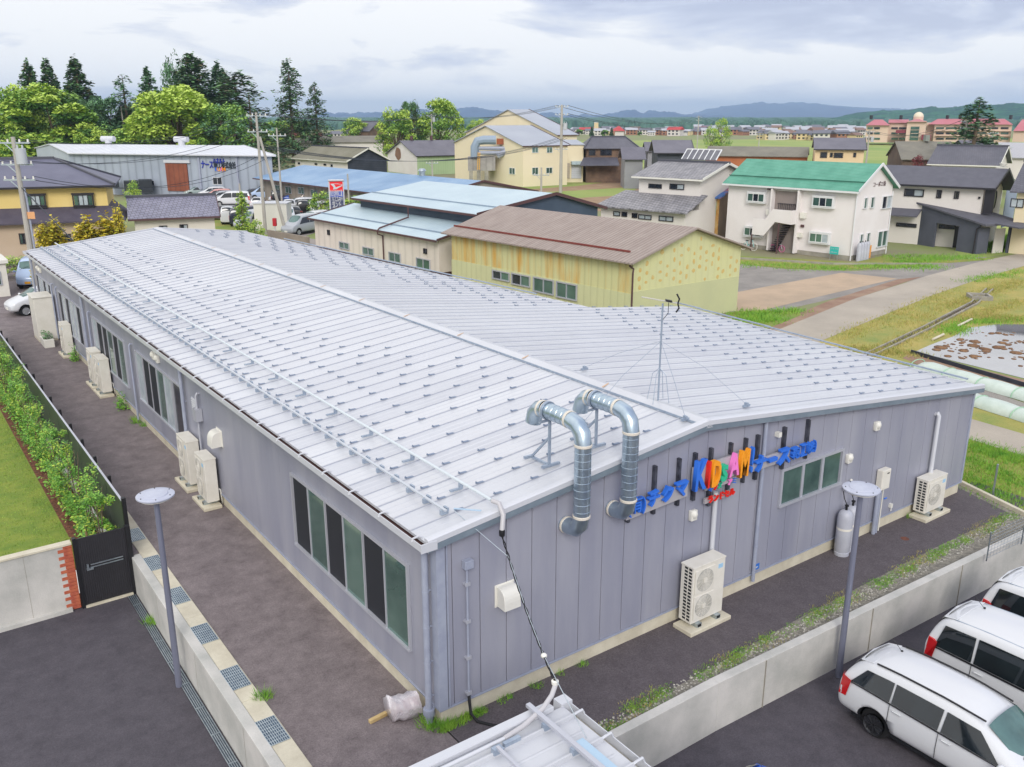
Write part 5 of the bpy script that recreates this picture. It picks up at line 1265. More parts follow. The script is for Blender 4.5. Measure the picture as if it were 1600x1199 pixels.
# the car park among the buildings
G2 = 'cars in the car park beyond the workshop'
lot = {k: make_car(k, 'x', P_WHITE, G2, wheel='alloy', detail=False) for k in ('wagon', 'minivan', 'hatch', 'kei')}
used = set()
lots = [  # u, v of the ground below the car, kind, paint, heading (deg), label
 (364,322,'minivan',P_WHITE,150,'large white people carrier seen side on in the middle of the car park'),
 (405,327,'hatch',P_WHITE,62,'white hatchback seen from behind, right of the large white people carrier'),
 (302,303,'wagon',P_WHITE,165,'white estate at the left end of the back row of the car park'),
 (313,307,'wagon',P_GREEN,165,'grey green estate second from left in the car park'),
 (332,309,'hatch',P_WHITE,165,'white hatchback third from left in the car park'),
 (340,313,'hatch',P_RED,165,'pale red hatchback behind the front of the white people carrier'),
 (349,316,'wagon',P_SILVER,165,'silver estate just left behind the white people carrier'),
 (362,300,'wagon',P_WHITE,150,'white estate in the back row below the warehouse window'),
 (388,300,'minivan',P_WHITE,150,'white minivan in the back row below the warehouse wall'),
 (398,312,'wagon',P_DARK,150,'dark blue estate behind the white hatchback'),
 (417,312,'minivan',P_LBLUE,150,'pale blue minivan behind the utility poles'),
 (433,319,'kei',P_BLACK,70,'black boxy small car between the two utility poles'),
 (341,343,'wagon',P_BLACK,165,'black estate by the corner of the tiled white outhouse'),
 (357,349,'kei',P_WHITE,70,'white boxy small car with red lamps beside the grass bank'),
 (371,352,'kei',P_DARK,70,'dark blue boxy small car next to the slim conifer'),
 (396,357,'minivan',P_SILVER,215,'silver minivan half behind the white container'),
 (453,336,'kei',P_WHITE,70,'white boxy small car with a red lamp right of the utility poles'),
 (474,337,'kei',P_BLACK,70,'black and pinkish small car right of the white boxy one'),
 (451,351,'kei',P_WHITE,250,'white small van facing the camera above the silver minivan'),
 (474,365,'minivan',P_SILVER,205,'silver grey people carrier at the right front of the car park'),
 (497,336,'hatch',P_WHITE,215,'white hatchback at the right edge of the car park by the bushes'),
 (484,322,'kei',P_BEIGE,160,'beige small wagon in front of the long blue roofed shed'),
 (462,318,'hatch',P_BLUE,160,'blue car in front of the long blue roofed shed'),
 (447,316,'wagon',P_WHITE,160,'white estate left of the blue car before the blue roofed shed'),
 (322,304,'wagon',P_SILVER,165,'silver estate between the grey green and white cars in the back left row'),
 (376,308,'hatch',P_WHITE,150,'white hatchback peeping over the roof of the large white people carrier'),
 (404,302,'wagon',P_WHITE,150,'white estate in the back row left of the blue crates corner'),
 (418,302,'kei',P_DARK,150,'dark blue small car in the back row behind the taller utility pole'),
 (385,344,'hatch',P_DARK,165,'dark hatchback behind the silver minivan and the container'),
 (428,334,'hatch',P_WHITE,70,'white hatchback hidden partly by the leaning brace pole'),
 (441,306,'kei',P_BLACK,160,'black small car in the shade of the blue roofed shed'),
 (470,328,'wagon',P_WHITE,160,'white estate between the blue car and the black and pinkish one'),
 (499,324,'hatch',P_SILVER,160,'silver hatchback in front of the blue roofed shed by the bushes'),
 (460,343,'hatch',P_BLACK,70,'black hatchback right behind the white small van'),
 (492,352,'wagon',P_WHITE,205,'white estate partly behind the silver grey people carrier'),
]
for (u, v, k, pm, hd, lb) in lots:
    p = PZ(u, v, 0); loc = (p.x, p.y, 0)
    if k not in used: t = lot[k]; used.add(k); t.location = loc; t.rotation_euler = (0, 0, R(hd)); t['label'] = lb
    else: t = dup(lot[k], loc, R(hd), lb)
    recolour(t, 'body', pm)
# ------------------------------------------------------------------ neighbouring buildings
def v2(p): return Vector((p[0], p[1], 0))
Z = Vector((0, 0, 1))
class Bd: pass
def qg(t, A, B, depth=None, Bf=None, Af=None, ze=3, zr=4.5, zef=None, frac=.5, oe=.45, og=.4, wall=None, gable=None, roof=None, th=.12, z0=0, trim=None, ridge=None, rname='roof', wname='wall', hip=0, hipl=None):
    """gabled (or hipped) building: A,B = near eave ends, left and right as seen"""
    A, B = v2(A), v2(B); d = (B-A).normalized(); n = Vector((-d.y, d.x, 0))     # n points away from the viewer
    if n.dot(A-v2(CAM)) < 0: n = -n
    if Bf is None: Bf = B+n*depth
    else: Bf = v2(Bf)
    Af = v2(Af) if Af is not None else A+(Bf-B)
    zef = ze if zef is None else zef
    r0 = A.lerp(Af, frac); r1 = B.lerp(Bf, frac); rl = (r1-r0).normalized()
    hl = hip if hipl is None else hipl
    R0 = r0+rl*hl+Z*zr; R1 = r1-rl*hip+Z*zr
    A3, B3, Bf3, Af3 = A+Z*ze, B+Z*ze, Bf+Z*zef, Af+Z*zef
    mb = MB(); dn = -Z*th
    mb.add([A3, B3, R1, R0, A3+dn, B3+dn, R1+dn, R0+dn], [[0, 1, 2, 3], [4, 7, 6, 5], [0, 4, 5, 1], [1, 5, 6, 2], [3, 7, 4, 0]])
    mb.add([Af3, Bf3, R1, R0, Af3+dn, Bf3+dn, R1+dn, R0+dn], [[0, 3, 2, 1], [4, 5, 6, 7], [0, 1, 5, 4], [1, 2, 6, 5], [3, 0, 4, 7]])
    if hip: mb.add([B3, Bf3, R1, B3+dn, Bf3+dn], [[0, 1, 2], [0, 3, 4, 1]])
    if hl: mb.add([A3, Af3, R0, A3+dn, Af3+dn], [[0, 2, 1], [0, 1, 4, 3]])
    rf_ = part(mb, rname, roof, t)
    if ridge is not None:
        mb = MB(); mb.bar(R0+Z*.05-rl*.05, R1+Z*.05+rl*.05, .28, .2)
        if hip: mb.bar(R1+Z*.04, B3+Z*.06, .2, .14); mb.bar(R1+Z*.04, Bf3+Z*.06, .2, .14)
        if hl: mb.bar(R0+Z*.04, A3+Z*.06, .2, .14)
        part(mb, 'ridge_tiles', ridge, rf_)
    if trim is not None:
        mb = MB(); mb.bar(A3-n*.03-Z*.1, B3-n*.03-Z*.1, .08, .14)
        part(mb, 'gutter', trim, t)
        if not hip:
            mb = MB(); mb.bar(B3+rl*.025-Z*.02, R1+rl*.025-Z*.02, .05, .22); mb.bar(R1+rl*.025-Z*.02, Bf3+rl*.025-Z*.02, .05, .22); part(mb, 'bargeboard', trim, rf_)
    # walls
    w = ((Bf-B).normalized())
    wa, wb = A+w*oe+d*og, B+w*oe-d*og; wbf, waf = Bf-w*oe-d*og, Af-w*oe+d*og
    def zu(p):       # underside of the roof above p on a gable line
        L = (Bf-B).length; s = (p-B).dot(w)/L if (p-B).length < (p-A).length else (p-A).dot(w)/L
        return (ze+(zr-ze)*s/frac if s < frac else zef+(zr-zef)*(1-s)/(1-frac))-th-.01
    zn, zf_ = zu(wb), zu(wbf)
    if hip: zn = ze-.0; zf_ = zef-.0
    mr, ml = wb.lerp(wbf, frac), wa.lerp(waf, frac); zp = zr-th-.02
    o = Z*z0
    mb = MB()
    mb.add([wa+o, wb+o, wb+Z*zn, wa+Z*zn], [[0, 1, 2, 3]]); mb.add([waf+o, wbf+o, wbf+Z*zf_, waf+Z*zf_], [[0, 3, 2, 1]])
    part(mb, wname, wall, t)
    mb = MB()
    if hip: mb.add([wb+o, wbf+o, wbf+Z*zf_, wb+Z*zn], [[0, 1, 2, 3]])
    else: mb.add([wb+o, wbf+o, wbf+Z*zf_, mr+Z*zp, wb+Z*zn], [[0, 1, 2, 3, 4]])
    if hl: mb.add([wa+o, waf+o, waf+Z*zf_, wa+Z*zn], [[0, 3, 2, 1]])
    else: mb.add([wa+o, waf+o, waf+Z*zf_, ml+Z*zp, wa+Z*zn], [[0, 4, 3, 2, 1]])
    part(mb, 'gable_wall' if not hip else 'end_wall', gable or wall, t)
    b = Bd(); b.t = t; b.d = d; b.n = n; b.w = w; b.wa = wa; b.wb = wb; b.wbf = wbf; b.waf = waf; b.A, b.B, b.Bf, b.Af = A, B, Bf, Af; b.roof = rf_; b.R0, b.R1 = R0, R1
    gd = w; gn = Vector((w.y, -w.x, 0)); 
    if gn.dot(d) < 0: gn = -gn
    b.near = (wa, d, -n); b.right = (wb, gd, gn); b.left = (waf, -gd, -gn)
    return b
def pw(b, face, u0, v0, u1, v1, kinds='g', frame=None, name='window', fw=.07, proud=.08, mull=.05):
    P, ux, nr = face; a = PPl(u0, v0, P, nr); c = PPl(u1, v1, P, nr)
    s0, s1 = (a-P).dot(ux), (c-P).dot(ux)
    if s0 > s1: s0, s1 = s1, s0
    z1, z0 = max(a.z, c.z), min(a.z, c.z)
    return wall_window(b.t, P+ux*s0+Z*z0, ux, s1-s0, z0, z1, kinds, nr, frame=frame or M_ALU, fw=fw, proud=proud, mull=mull, name=name)
def pbox(t, face, u0, v0, u1, v1, d0, d1, m, name, bevel=0):
    P, ux, nr = face; a = PPl(u0, v0, P, nr); c = PPl(u1, v1, P, nr); s0, s1 = sorted(((a-P).dot(ux), (c-P).dot(ux))); z0, z1 = sorted((a.z, c.z)); mb = MB()
    mb.obox(P+ux*(s0+s1)/2+nr*(d0+d1)/2+Z*(z0+z1)/2, ux*(s1-s0)/2, nr*(d1-d0)/2, Z*(z1-z0)/2); return part(mb, name, m, t, bevel=bevel)
def kw(*a): return a
M_PBLUE = mat('pale_blue_metal_roof', '#a9bcc6', '#b6c8cf', scale=.3, rough=.45, stripes=('Y', .45, .10, .01))
M_CREAMW = mat('cream_board_wall', '#cfc5ba', '#dad1c8', scale=.5, detail=5, rough=.8, stripes=('Y', .9, .18, .006))
M_DKB = mat('dark_slate_wall', '#3c4858', '#46525f', scale=.7, rough=.6, stripes=('X', .3, .2, .01))
M_SLATE = mat('corrugated_cement_roof', '#958780', '#a79a92', scale=.8, detail=8, rough=.95, stripes=('Y', .26, .30, .03), speck=.12, stretch=(1, 3, 1), thr=(.3, .7))
M_YEL = mat('rusting_yellow_green_wall', '#c9c794', '#cba050', scale=.9, detail=6, rough=.8, stripes=('Y', .5, .16, .012), stretch=(1, 1.6, .25), thr=(.46, .70))
M_YELC = mat('yellow_green_wall', '#c0c298', '#c8c99c', scale=.5, detail=5, rough=.8, stripes=('Y', .5, .10, .012))
M_YELX = mat('yellow_green_gable_wall', '#c8c89c', '#cccb96', scale=.5, detail=5, rough=.8, stripes=('X', .5, .06, .008))
M_WHITEW = mat('white_wall', '#e4dfdf', '#dcd6d5', scale=.4, detail=6, rough=.9)
M_WHITEW2 = mat('white_wall_plain', '#d6d0cb', '#dad5d0', scale=.4, detail=6, rough=.9)
M_TILEG = mat('grey_tile_roof', '#807f85', '#98969a', scale=1.1, rough=.5, brick=(.36, .34, 'YX', .6), bump=.01)
M_TILEX = mat('grey_tile_roof_glazed', '#77768a', '#8b8a9c', scale=1.1, rough=.4, brick=(.36, .34, 'XY', .6), bump=.01)
M_TILED = mat('dark_tile_roof', '#54545f', '#62616b', scale=.5, rough=.5, brick=(.28, .26, 'YX', .4))
M_TILEP = mat('slate_purple_roof', '#5d5b66', '#6a6872', scale=.4, rough=.55, stripes=('Y', .4, .12, .01))
M_RIDGE = mat('ridge_tile_dark', '#4a4b54', rough=.6)
M_BRG = mat('brown_trim', '#54393a', rough=.6)
M_FRW = mat('white_frame', '#d9dadc', rough=.4); M_FRD = mat('dark_frame', '#25232a', rough=.4)

# --- pale blue stepped-roof works
A, B = PZ(481, 340, 2.95), PZ(682, 375.5, 2.95); tA, tB = PZ(564, 318, 3.85), PZ(736, 344, 3.85)
t = thing('factory_building', 'low cream works with two stepped pale blue roofs behind the workshop', 'building', (A.x, A.y, 0))
d = (B-A).normalized(); n = Vector((-d.y, d.x, 0)); n = n if n.x > 0 else -n
tA2 = A+n*4.3; tA2.z = 3.85; tB2 = B+n*4.3; tB2.z = 3.85
mb = MB(); mb.ext([A, B, tB2, tA2], (0, 0, -.1)); lr = part(mb, 'lower_roof', M_PBLUE, t)
mb = MB(); mb.bar(A-n*.03-Z*.08, B-n*.03-Z*.08, .07, .12); mb.bar(A-d*.03, tA2-d*.03, .05, .14); mb.bar(B+d*.03, tB2+d*.03, .05, .14); part(mb, 'gutter', M_BRG, t)
mb = MB(); mb.bar(A.lerp(tA2, .28)+Z*.05, B.lerp(tB2, .28)+Z*.05, .05, .08); part(mb, 'snow_rail', mat('snow_rail_grey', '#8898aa', rough=.5), lr)
wa, wb = A+n*.4+d*.3, B+n*.4-d*.3; wa.z = wb.z = 0
fb_ = Bd(); fb_.t = t; fnear = (wa, d, -n); fright = (wb, n, d)
mb = MB(); h_ = 2.93; mb.add([wa+Z*.7, wb+Z*.7, wb+Z*h_, wa+Z*h_], [[0, 1, 2, 3]]); mb.add([wb+Z*.7, wb+n*4+Z*.7, wb+n*4+Z*3.7, wb+Z*h_], [[0, 1, 2, 3]]); mb.add([wa+Z*.7, wa+n*4+Z*.7, wa+n*4+Z*3.7, wa+Z*h_], [[0, 3, 2, 1]]); part(mb, 'wall', M_CREAMW, t)
mb = MB(); mb.add([wa+n*.05, wb+n*.05, wb+n*.05+Z*.75, wa+n*.05+Z*.75], [[0, 1, 2, 3]]); mb.add([wb+d*-.05, wb+n*4-d*.05, wb+n*4-d*.05+Z*.75, wb-d*.05+Z*.75], [[0, 1, 2, 3]]); part(mb, 'plinth', M_BRG, t)
for (u0, v0, u1, v1) in ((530.5,377,546.5,391),(567,385,585,401),(608,393,627,412),(651,402,673,424)): pw(fb_, fnear, u0, v0, u1, v1, 'gg', fw=.06)
for (u0, v0, u1, v1) in ((512,359,516,367.5),(662.5,388,667.5,397)): pw(fb_, fnear, u0, v0, u1, v1, 'k', frame=M_FRD, fw=.04)
# upper part
eA, eB = PZ(548, 308.5, 4.5), PZ(743.8, 334.8, 4.5); rB = PZ(875.6, 302.9, 5.45); fB = PZ(957, 327, 4.2)
endp = v2(eB)+d*((v2(rB)-v2(eB)).dot(d))
b = qg(t, (eA.x, eA.y), endp, Bf=(endp.x+n.x*12.4, endp.y+n.y*12.4), ze=4.5, zr=5.5, zef=4.15, frac=.58, oe=.7, og=.3, wall=M_DKB, gable=mat('dark_blue_grey_gable', '#3e4c5e', '#485668', scale=.6, rough=.7), roof=M_PBLUE, rname='upper_roof', wname='upper_wall', trim=M_BRG)
mb = MB(); mb.bar(b.A.lerp(b.Af, .16)+Z*(4.5+.32), b.B.lerp(b.Bf, .16)+Z*(4.5+.32), .05, .08); part(mb, 'snow_rail', MATS['snow_rail_grey'], b.roof)
pA = PPl(645, 329, b.A, n); mb = MB(); q = A.lerp(B, .47)
qq = A+d*((v2(pA)-v2(A)).dot(d)); qq.z = 2.95
mb.tube([qq+n*2.6+Z*1.45, qq+n*2.6+Z*.72, qq+n*.1+Z*.12, qq-n*.08-Z*.05, qq-n*.05-Z*.3, qq+n*.35-Z*.45, qq+n*.38-Z*2.6], .06, 6); part(mb, 'downpipe', M_BRG, t)

# --- yellow-green shed
A, B, F_ = PZ(688.6, 363.7, 3.6), PZ(988.5, 411.9, 3.6), PZ(1177.6, 388, 3.6)
t = thing('shed', 'yellow green corrugated shed with a rusty wall and grey brown corrugated roof', 'shed', (A.x, A.y, 0))
b = qg(t, (A.x, A.y), (B.x, B.y), Bf=(F_.x, F_.y), ze=3.6, zr=5.08, oe=.5, og=.45, wall=M_YEL, gable=M_YELX, roof=M_SLATE, th=.08)
mb = MB(); P, ux, nr = b.near; L = (b.wb-b.wa).length; mb.obox(P+ux*L/2+nr*.02+Z*.95, ux*L/2, nr*.02, Z*.95); part(mb, 'lower_cladding', M_YELC, t)
for (u0, v0, u1, v1) in ((770,421,797,441),(800,426,829,450),(834,432,866,462),(870,439,902,471)): pw(b, (P+nr*.04, ux, nr), u0, v0, u1, v1, 'kg' if u0 < 830 else 'gg', fw=.07)
mb = MB(); p0 = A.lerp(F_+(A-B), .10)+Z*.0; mb.bar(v2(A).lerp(v2(b.Af), .11)+Z*3.98, v2(B).lerp(v2(b.Bf), .11)+Z*3.98-b.d*1.2, .07, .1); part(mb, 'snow_rail', mat('rust_red_rail', '#6e2f2c', '#7f4034', scale=4, rough=.8), b.roof)
P, ux, nr = b.right; L = (b.wbf-b.wb).length
mb = MB(); mb.obox(P+ux*L/2+nr*.015+Z*1.0, ux*(L/2-.05), nr*.015, Z*1.0); part(mb, 'lower_cladding', M_YELC, t)
rnd = np.random.RandomState(4)
mb = MB()
for i in range(19):
    for j in range(6):
        s = .5+i*.5; z = 2.15+j*.5+(.25 if i % 2 else 0)
        zmax = 3.5+(1.5*(1-abs(s/L*2-1)))-.3
        if z > zmax or s > L-.3 or rnd.rand() < .22: continue
        w_ = .07+.06*rnd.rand(); h_ = .07+.08*rnd.rand(); k = 8; c_ = P+ux*(s+rnd.randn()*.03)+nr*.012+Z*(z+rnd.randn()*.03)
        mb.poly([c_+ux*math.cos(a*2*math.pi/k)*w_*(.8+.4*rnd.rand())+Z*math.sin(a*2*math.pi/k)*h_*(.8+.4*rnd.rand()) for a in range(k)])
part(mb, 'rust_spots', mat('rust_stain', '#cba75c', '#c9b880', scale=5, rough=.9), t)
mb = MB(); c0 = v2(B)+b.w*.3-b.d*.5; mb.tube([c0+Z*3.4, c0+b.w*.25-b.d*-.05+Z*3.2, b.wb+b.d*.06-b.w*.05+Z*3.0, b.wb+b.d*.06-b.w*.05], .05, 6); part(mb, 'downpipe', M_BRG, t)

# --- apartment block with the green roof
A, B, F_ = PZ(1129, 286, 5.32), PZ(1342, 299.5, 5.32), PZ(1403.5, 293.3, 5.32)
t = thing('apartment_house', 'white two storey apartment house with a bright green roof and outside stairs', 'building', (B.x, B.y, 0))
M_GRNR = mat('green_roof', '#458a74', '#589a84', scale=.9, detail=6, rough=.5, stripes=('X', .35, .1, .008))
nn = Vector((A.y-B.y, -(A.x-B.x), 0)).normalized(); nn = nn if nn.x > 0 else -nn
b = qg(t, (A.x, A.y), (B.x, B.y), Bf=(B.x+nn.x*6.6, B.y+nn.y*6.6), ze=5.32, zr=7.25, oe=.45, og=.35, wall=M_WHITEW, gable=M_WHITEW, roof=M_GRNR, trim=M_FRW, z0=.35)
mb = MB(); cs = [b.wa, b.wb, b.wbf, b.waf]; mb.ext([Vector((c.x, c.y, 0))+(Vector((c.x, c.y, 0))-(b.wa+b.wbf)/2)*-.006 for c in cs], (0, 0, .36)); part(mb, 'foundation', M_CONCD, t)
mb = MB(); mb.bar(b.A.lerp(b.Af, .14)+Z*5.95, b.B.lerp(b.Bf, .14)+Z*5.95, .05, .08); part(mb, 'snow_rail', mat('green_rail', '#2c6a56', rough=.5), b.roof)
P, ux, nr = b.near
for (u0, v0, u1, v1, k) in ((1168,301,1194,317,'gkg'),(1270,307,1301,325,'gkg'),(1163,354.5,1189,371,'gkk'),(1265,363,1294,381.5,'ggw')):
    f = pw(b, (P+nr*.30, ux, nr), u0, v0, u1, v1, k, frame=M_FRW, fw=.08, proud=.05)
    a = PPl(u0, v0, P+nr*.3, nr); c = PPl(u1, v1, P+nr*.3, nr); s0, s1 = sorted(((a-P).dot(ux), (c-P).dot(ux))); mb = MB()
    mb.obox(P+ux*(s0+s1)/2+nr*.15+Z*(a.z+.05), ux*((s1-s0)/2+.03), nr*.17, Z*.04); mb.obox(P+ux*(s0+s1)/2+nr*.15+Z*(c.z-.05), ux*((s1-s0)/2+.03), nr*.18, Z*.05)
    mb.obox(P+ux*s0+nr*.15+Z*(a.z+c.z)/2, ux*.03, nr*.15, Z*((a.z-c.z)/2)); mb.obox(P+ux*s1+nr*.15+Z*(a.z+c.z)/2, ux*.03, nr*.15, Z*((a.z-c.z)/2)); part(mb, 'bay', M_FRW, f)
Pr = b.right
for (u0, v0, u1, v1, k) in ((1349.5,309,1353,326,'g'),(1360,308,1364,325,'g'),(1378,307,1391,325,'kw'),(1343,366,1346.5,380.5,'g'),(1353.5,364,1357,379,'g'),(1371,362,1384,384,'gg')):
    pw(b, Pr, u0, v0, u1, v1, k, frame=M_FRW, fw=.05, proud=.12)
# stair recess painted as a dark panel, landing, stair flight and parapet
def along(u, z=3): return (PPl(u, 300, P, nr)-P).dot(ux)
sa, sb = along(1211), along(1253)
M_REC = mat('recess_wall', '#a79c98', '#b0a5a0', scale=.7, rough=.9)
mb = MB()
q0, q1 = P+ux*sa, P+ux*sb; dep = -nr*2.2
rc = MB(); 
def wallq(a_, b_, z0_, z1_): rc.add([a_+Z*z0_, b_+Z*z0_, b_+Z*z1_, a_+Z*z1_], [[0, 1, 2, 3]])
# flat box proud of the wall; dark colour paints the opening's shade
rcx = MB(); rcx.obox((q0+q1)/2+nr*.004+Z*2.65, ux*(sb-sa)/2, nr*.003, Z*2.3); part(rcx, 'stair_shade_panel', mat('stair_shade', '#8b807d', '#968b87', scale=.6, rough=.95), t)
mb = MB(); mb.obox(q0+nr*.25+Z*2.6, ux*.07, nr*.25, Z*2.5); mb.obox(q1+nr*.25+Z*2.6, ux*.07, nr*.25, Z*2.5); part(mb, 'side_pier', M_WHITEW, t)
pa, pb_, pc_, pd = along(1194)-.1, along(1211), along(1222), along(1252)
par = MB(); yo = nr*1.05
par.ext([P+ux*pa+yo+Z*1.35, P+ux*(pb_)+yo+Z*1.35, P+ux*(pc_+.3)+yo+Z*2.55, P+ux*pd+yo+Z*2.45, P+ux*pd+yo+Z*3.55, P+ux*(pc_)+yo+Z*3.55, P+ux*(pb_+.0)+yo+Z*2.65, P+ux*pa+yo+Z*2.65], nr*.12)
par.obox(P+ux*pd+nr*.55+Z*3.0, ux*.06, nr*.56, Z*.55)
part(par, 'stair_parapet', M_WHITEW, t)
mb = MB(); mb.obox(P+ux*(pc_+pd)/2+nr*.55+Z*2.5, ux*(pd-pc_)/2, nr*.5, Z*.07); part(mb, 'landing', M_CONCD, t)
st_ = MB()
for k in range(12):
    f = k/12; st_.obox(P+ux*(pb_+(pc_+.5-pb_)*f+.6)+nr*.5+Z*(.2+2.3*(1-f) if False else .15+2.3*f), ux*.16, nr*.42, Z*.03)
part(st_, 'stair', M_FRD, t)
for u_ in (1191.5, 1233): q = P+ux*along(u_)+nr*1.1; mb = MB(); mb.cyl(q, q+Z*(1.4 if u_ < 1200 else 2.5), .06, n=8); part(mb, 'stair_post', M_BRG, t)
mb = MB()
for k in range(12): q = P+ux*(sa+.5+(sb-sa-.6)*k/11)+nr*.1; mb.cyl(q+Z*3.0, q+Z*3.95, .02, n=4)
mb.bar(P+ux*(sa+.4)+nr*.1+Z*3.95, P+ux*sb+nr*.1+Z*3.95, .04, .04); part(mb, 'railing', M_FRD, t)
for (u0, v0, u1, v1) in ((1200,327,1206,336),(1253,332,1260,341.5),(1248,363,1254,371)): pbox(t, b.near, u0, v0, u1, v1, .01, .28, M_WHITEP, 'meter_box')
pbox(t, b.near, 1252, 351, 1256.5, 355.5, .01, .12, M_BRG, 'alarm_box')
for u0 in (1202, 1257): pbox(t, b.near, u0, 294, u0+4, 297, .01, .3, M_BRG, 'soffit_light')
mb = MB(); q = b.wb+b.d*.06-b.w*.08; mb.cyl(q, q+Z*5.0, .05, n=6); q = b.wbf+b.d*.06; mb.cyl(q, q+Z*5.0, .05, n=6); part(mb, 'downpipe', M_FRW, t)
q = PPl(1373, 287.5, b.wb, b.right[2]); text('コーポエ待', .42, .03, (b.wb+b.w*((q-b.wb).dot(b.w)-.95)+b.right[2]*.02+Z*5.52), b.w, (0, 0, 1), M_BRG, 'building_name', t)
# gas cylinders, bicycles, signboard beside it
q = PZ(1352, 409, 0)
for k in range(4):
    p = b.wb+b.d*.55+b.w*(.25+k*.42); g_ = thing('gas_cylinder', f'grey gas cylinder by the apartment gable, {["nearest the corner", "second from the corner", "third from the corner", "farthest from the corner"][k]}', 'gas cylinder', p, group='gas cylinders at the apartment gable')
    mb = MB(); mb.lathe(p, [(.02, 0), (.18, 0), (.18, 1.25), (.1, 1.4), (.02, 1.42)], 12); part(mb, 'body', M_GAS, g_, smooth='auto')
    mb = MB(); mb.cyl(p+Z*1.42, p+Z*1.52, .04, n=6); part(mb, 'valve', M_SLOT, g_)
p = PZ(1302, 406, 0); t2 = thing('sign_board', 'turquoise rental agency sign board on two legs before the apartment house', 'sign', p)
mb = MB(); mb.bar(p-ux*.36+Z*.72, p+ux*.36+Z*.72, .05, .58); part(mb, 'board', mat('sign_turquoise', '#2fb8b0', rough=.5), t2)
mb = MB(); [mb.cyl(p+ux*s, p+ux*s+Z*.45, .02, n=6) for s in (-.3, .3)]; part(mb, 'leg', M_GALV, t2)
text('エイブル', .16, .01, p+nr*.04-ux*.31+Z*.8, ux, (0, 0, 1), M_TRIMW, 'letters', t2, shear=.3); text('お問い合わせ', .1, .01, p+nr*.04-ux*.3+Z*.55, ux, (0, 0, 1), M_TRIMW, 'letters', t2)
p = b.wb+b.d*.35+b.w*2.15; t2 = thing('notice_board', 'small orange notice board leaning behind the grey gas cylinders', 'sign', p); mb = MB(); mb.bar(p+Z*.5, p+b.w*.4+Z*.5, .04, 1.0); part(mb, 'board', mat('notice_orange', '#e09a4c', rough=.6), t2)
mb = MB(); mb.cyl(p, p+Z*.3, .02, n=5); part(mb, 'leg', M_GALV, t2)
def bike(p, dirv, label, m1, m2, r=.3):
    t2 = thing('bicycle', label, 'bicycle', p); dirv = Vector(dirv).normalized(); s = Vector((-dirv.y, dirv.x, 0)); a, c = p-dirv*r*1.55+Z*r, p+dirv*r*1.55+Z*r
    for q in (a, c):
        mb = MB(); pts = [q+dirv*math.cos(k*math.pi/8)*r+Z*math.sin(k*math.pi/8)*r for k in range(17)]; mb.tube(pts, .025, 5); 
        for k in range(6): mb.cyl(q, q+dirv*math.cos(k)*r+Z*math.sin(k)*r, .006, n=3)
        part(mb, 'wheel', m2, t2)
    mb = MB(); sd_, hb = p-dirv*r*.5+Z*r*2.2, p+dirv*r*1.1+Z*r*2.6; bb = p-dirv*r*.1+Z*r*.9
    for x_, y_ in ((a, bb), (bb, sd_), (sd_, a), (bb, hb), (hb, c)): mb.cyl(x_, y_, .025, n=5)
    part(mb, 'frame', m1, t2); mb = MB(); mb.cyl(hb-s*.25+Z*.08, hb+s*.25+Z*.08, .02, n=5); part(mb, 'handlebar', M_SLOT, t2)
    mb = MB(); mb.obox(sd_+Z*.05, dirv*.12, s*.06, Z*.03); part(mb, 'saddle', M_SLOT, t2); return t2
M_PINK = mat('bike_pink', '#e86fae', rough=.4); M_TEAL = mat('bike_teal', '#8fc9cc', rough=.4)
bike(PZ(1214, 393.5, 0), ux, "small pink child's bicycle under the apartment stairs", M_TRIMW, M_PINK, .27)
bike(PZ(1169, 391, 0), ux, 'pale teal bicycle leaning by the left apartment wall above the shed roof', M_TEAL, M_WHITEP, .33)
# low kerb of the apartment plot
ka, kb = PZ(1150, 405, 0), PZ(1480, 414, 0); mid = PZ(1300, 414, 0); t2 = thing('plot_kerb', 'low mossy kerb along the front of the apartment plot', 'kerb', mid); mb = MB(); mb.bar(ka+Z*.08, mid+Z*.08, .14, .16); mb.bar(mid+Z*.08, kb+Z*.06, .14, .14); part(mb, 'kerb', M_CONCD, t2)

# --- dark roofed modern house
A, B = PZ(1394.6, 287, 5.15), PZ(1556.6, 294.3, 5.15)
nn = Vector((A.y-B.y, -(A.x-B.x), 0)).normalized(); nn = nn if nn.x > 0 else -nn; F_ = B+nn*7.6
t = thing('modern_house', 'white modern house with a dark roof and a grey carport wing', 'house', (B.x, B.y, 0))
A = A+(A-B).normalized()*2
M_DROOF = mat('charcoal_roof', '#54545e', '#5c5c66', scale=1.5, rough=.7, speck=.1)
b = qg(t, (A.x, A.y), (B.x, B.y), Bf=(F_.x, F_.y), ze=5.15, zr=6.55, zef=4.6, frac=.46, oe=.55, og=1.0, wall=M_WHITEW2, gable=M_WHITEW2, roof=M_DROOF, trim=M_FRD)
P, ux, nr = b.near
for (u0, v0, u1, v1, k) in ((1414,295,1443,308,'kw'),(1464.5,297,1470.5,310,'k'),(1492,299,1498,311,'k'),(1529,307.5,1532,311,'k'),(1401,348,1432,356,'kk')): pw(b, b.near, u0, v0, u1, v1, k, frame=M_FRD, fw=.08)
pbox(t, b.near, 1541, 296, 1551, 334, .0, .2, M_FRD, 'corner_panel'); pbox(t, b.right, 1574, 290, 1580, 350, .0, .08, mat('panel_blue_grey', '#8f9bb0', rough=.5), 'wall_panel')
q = PPl(1554, 312, b.wb, b.right[2]); mb = MB(); qf = q+b.right[2]*.03; k = 18; mb.poly([qf+b.w*.42*math.cos(i*2*math.pi/k)+Z*.75*math.sin(i*2*math.pi/k) for i in range(k)]); fo = part(mb, 'round_window', M_DARKG, t)
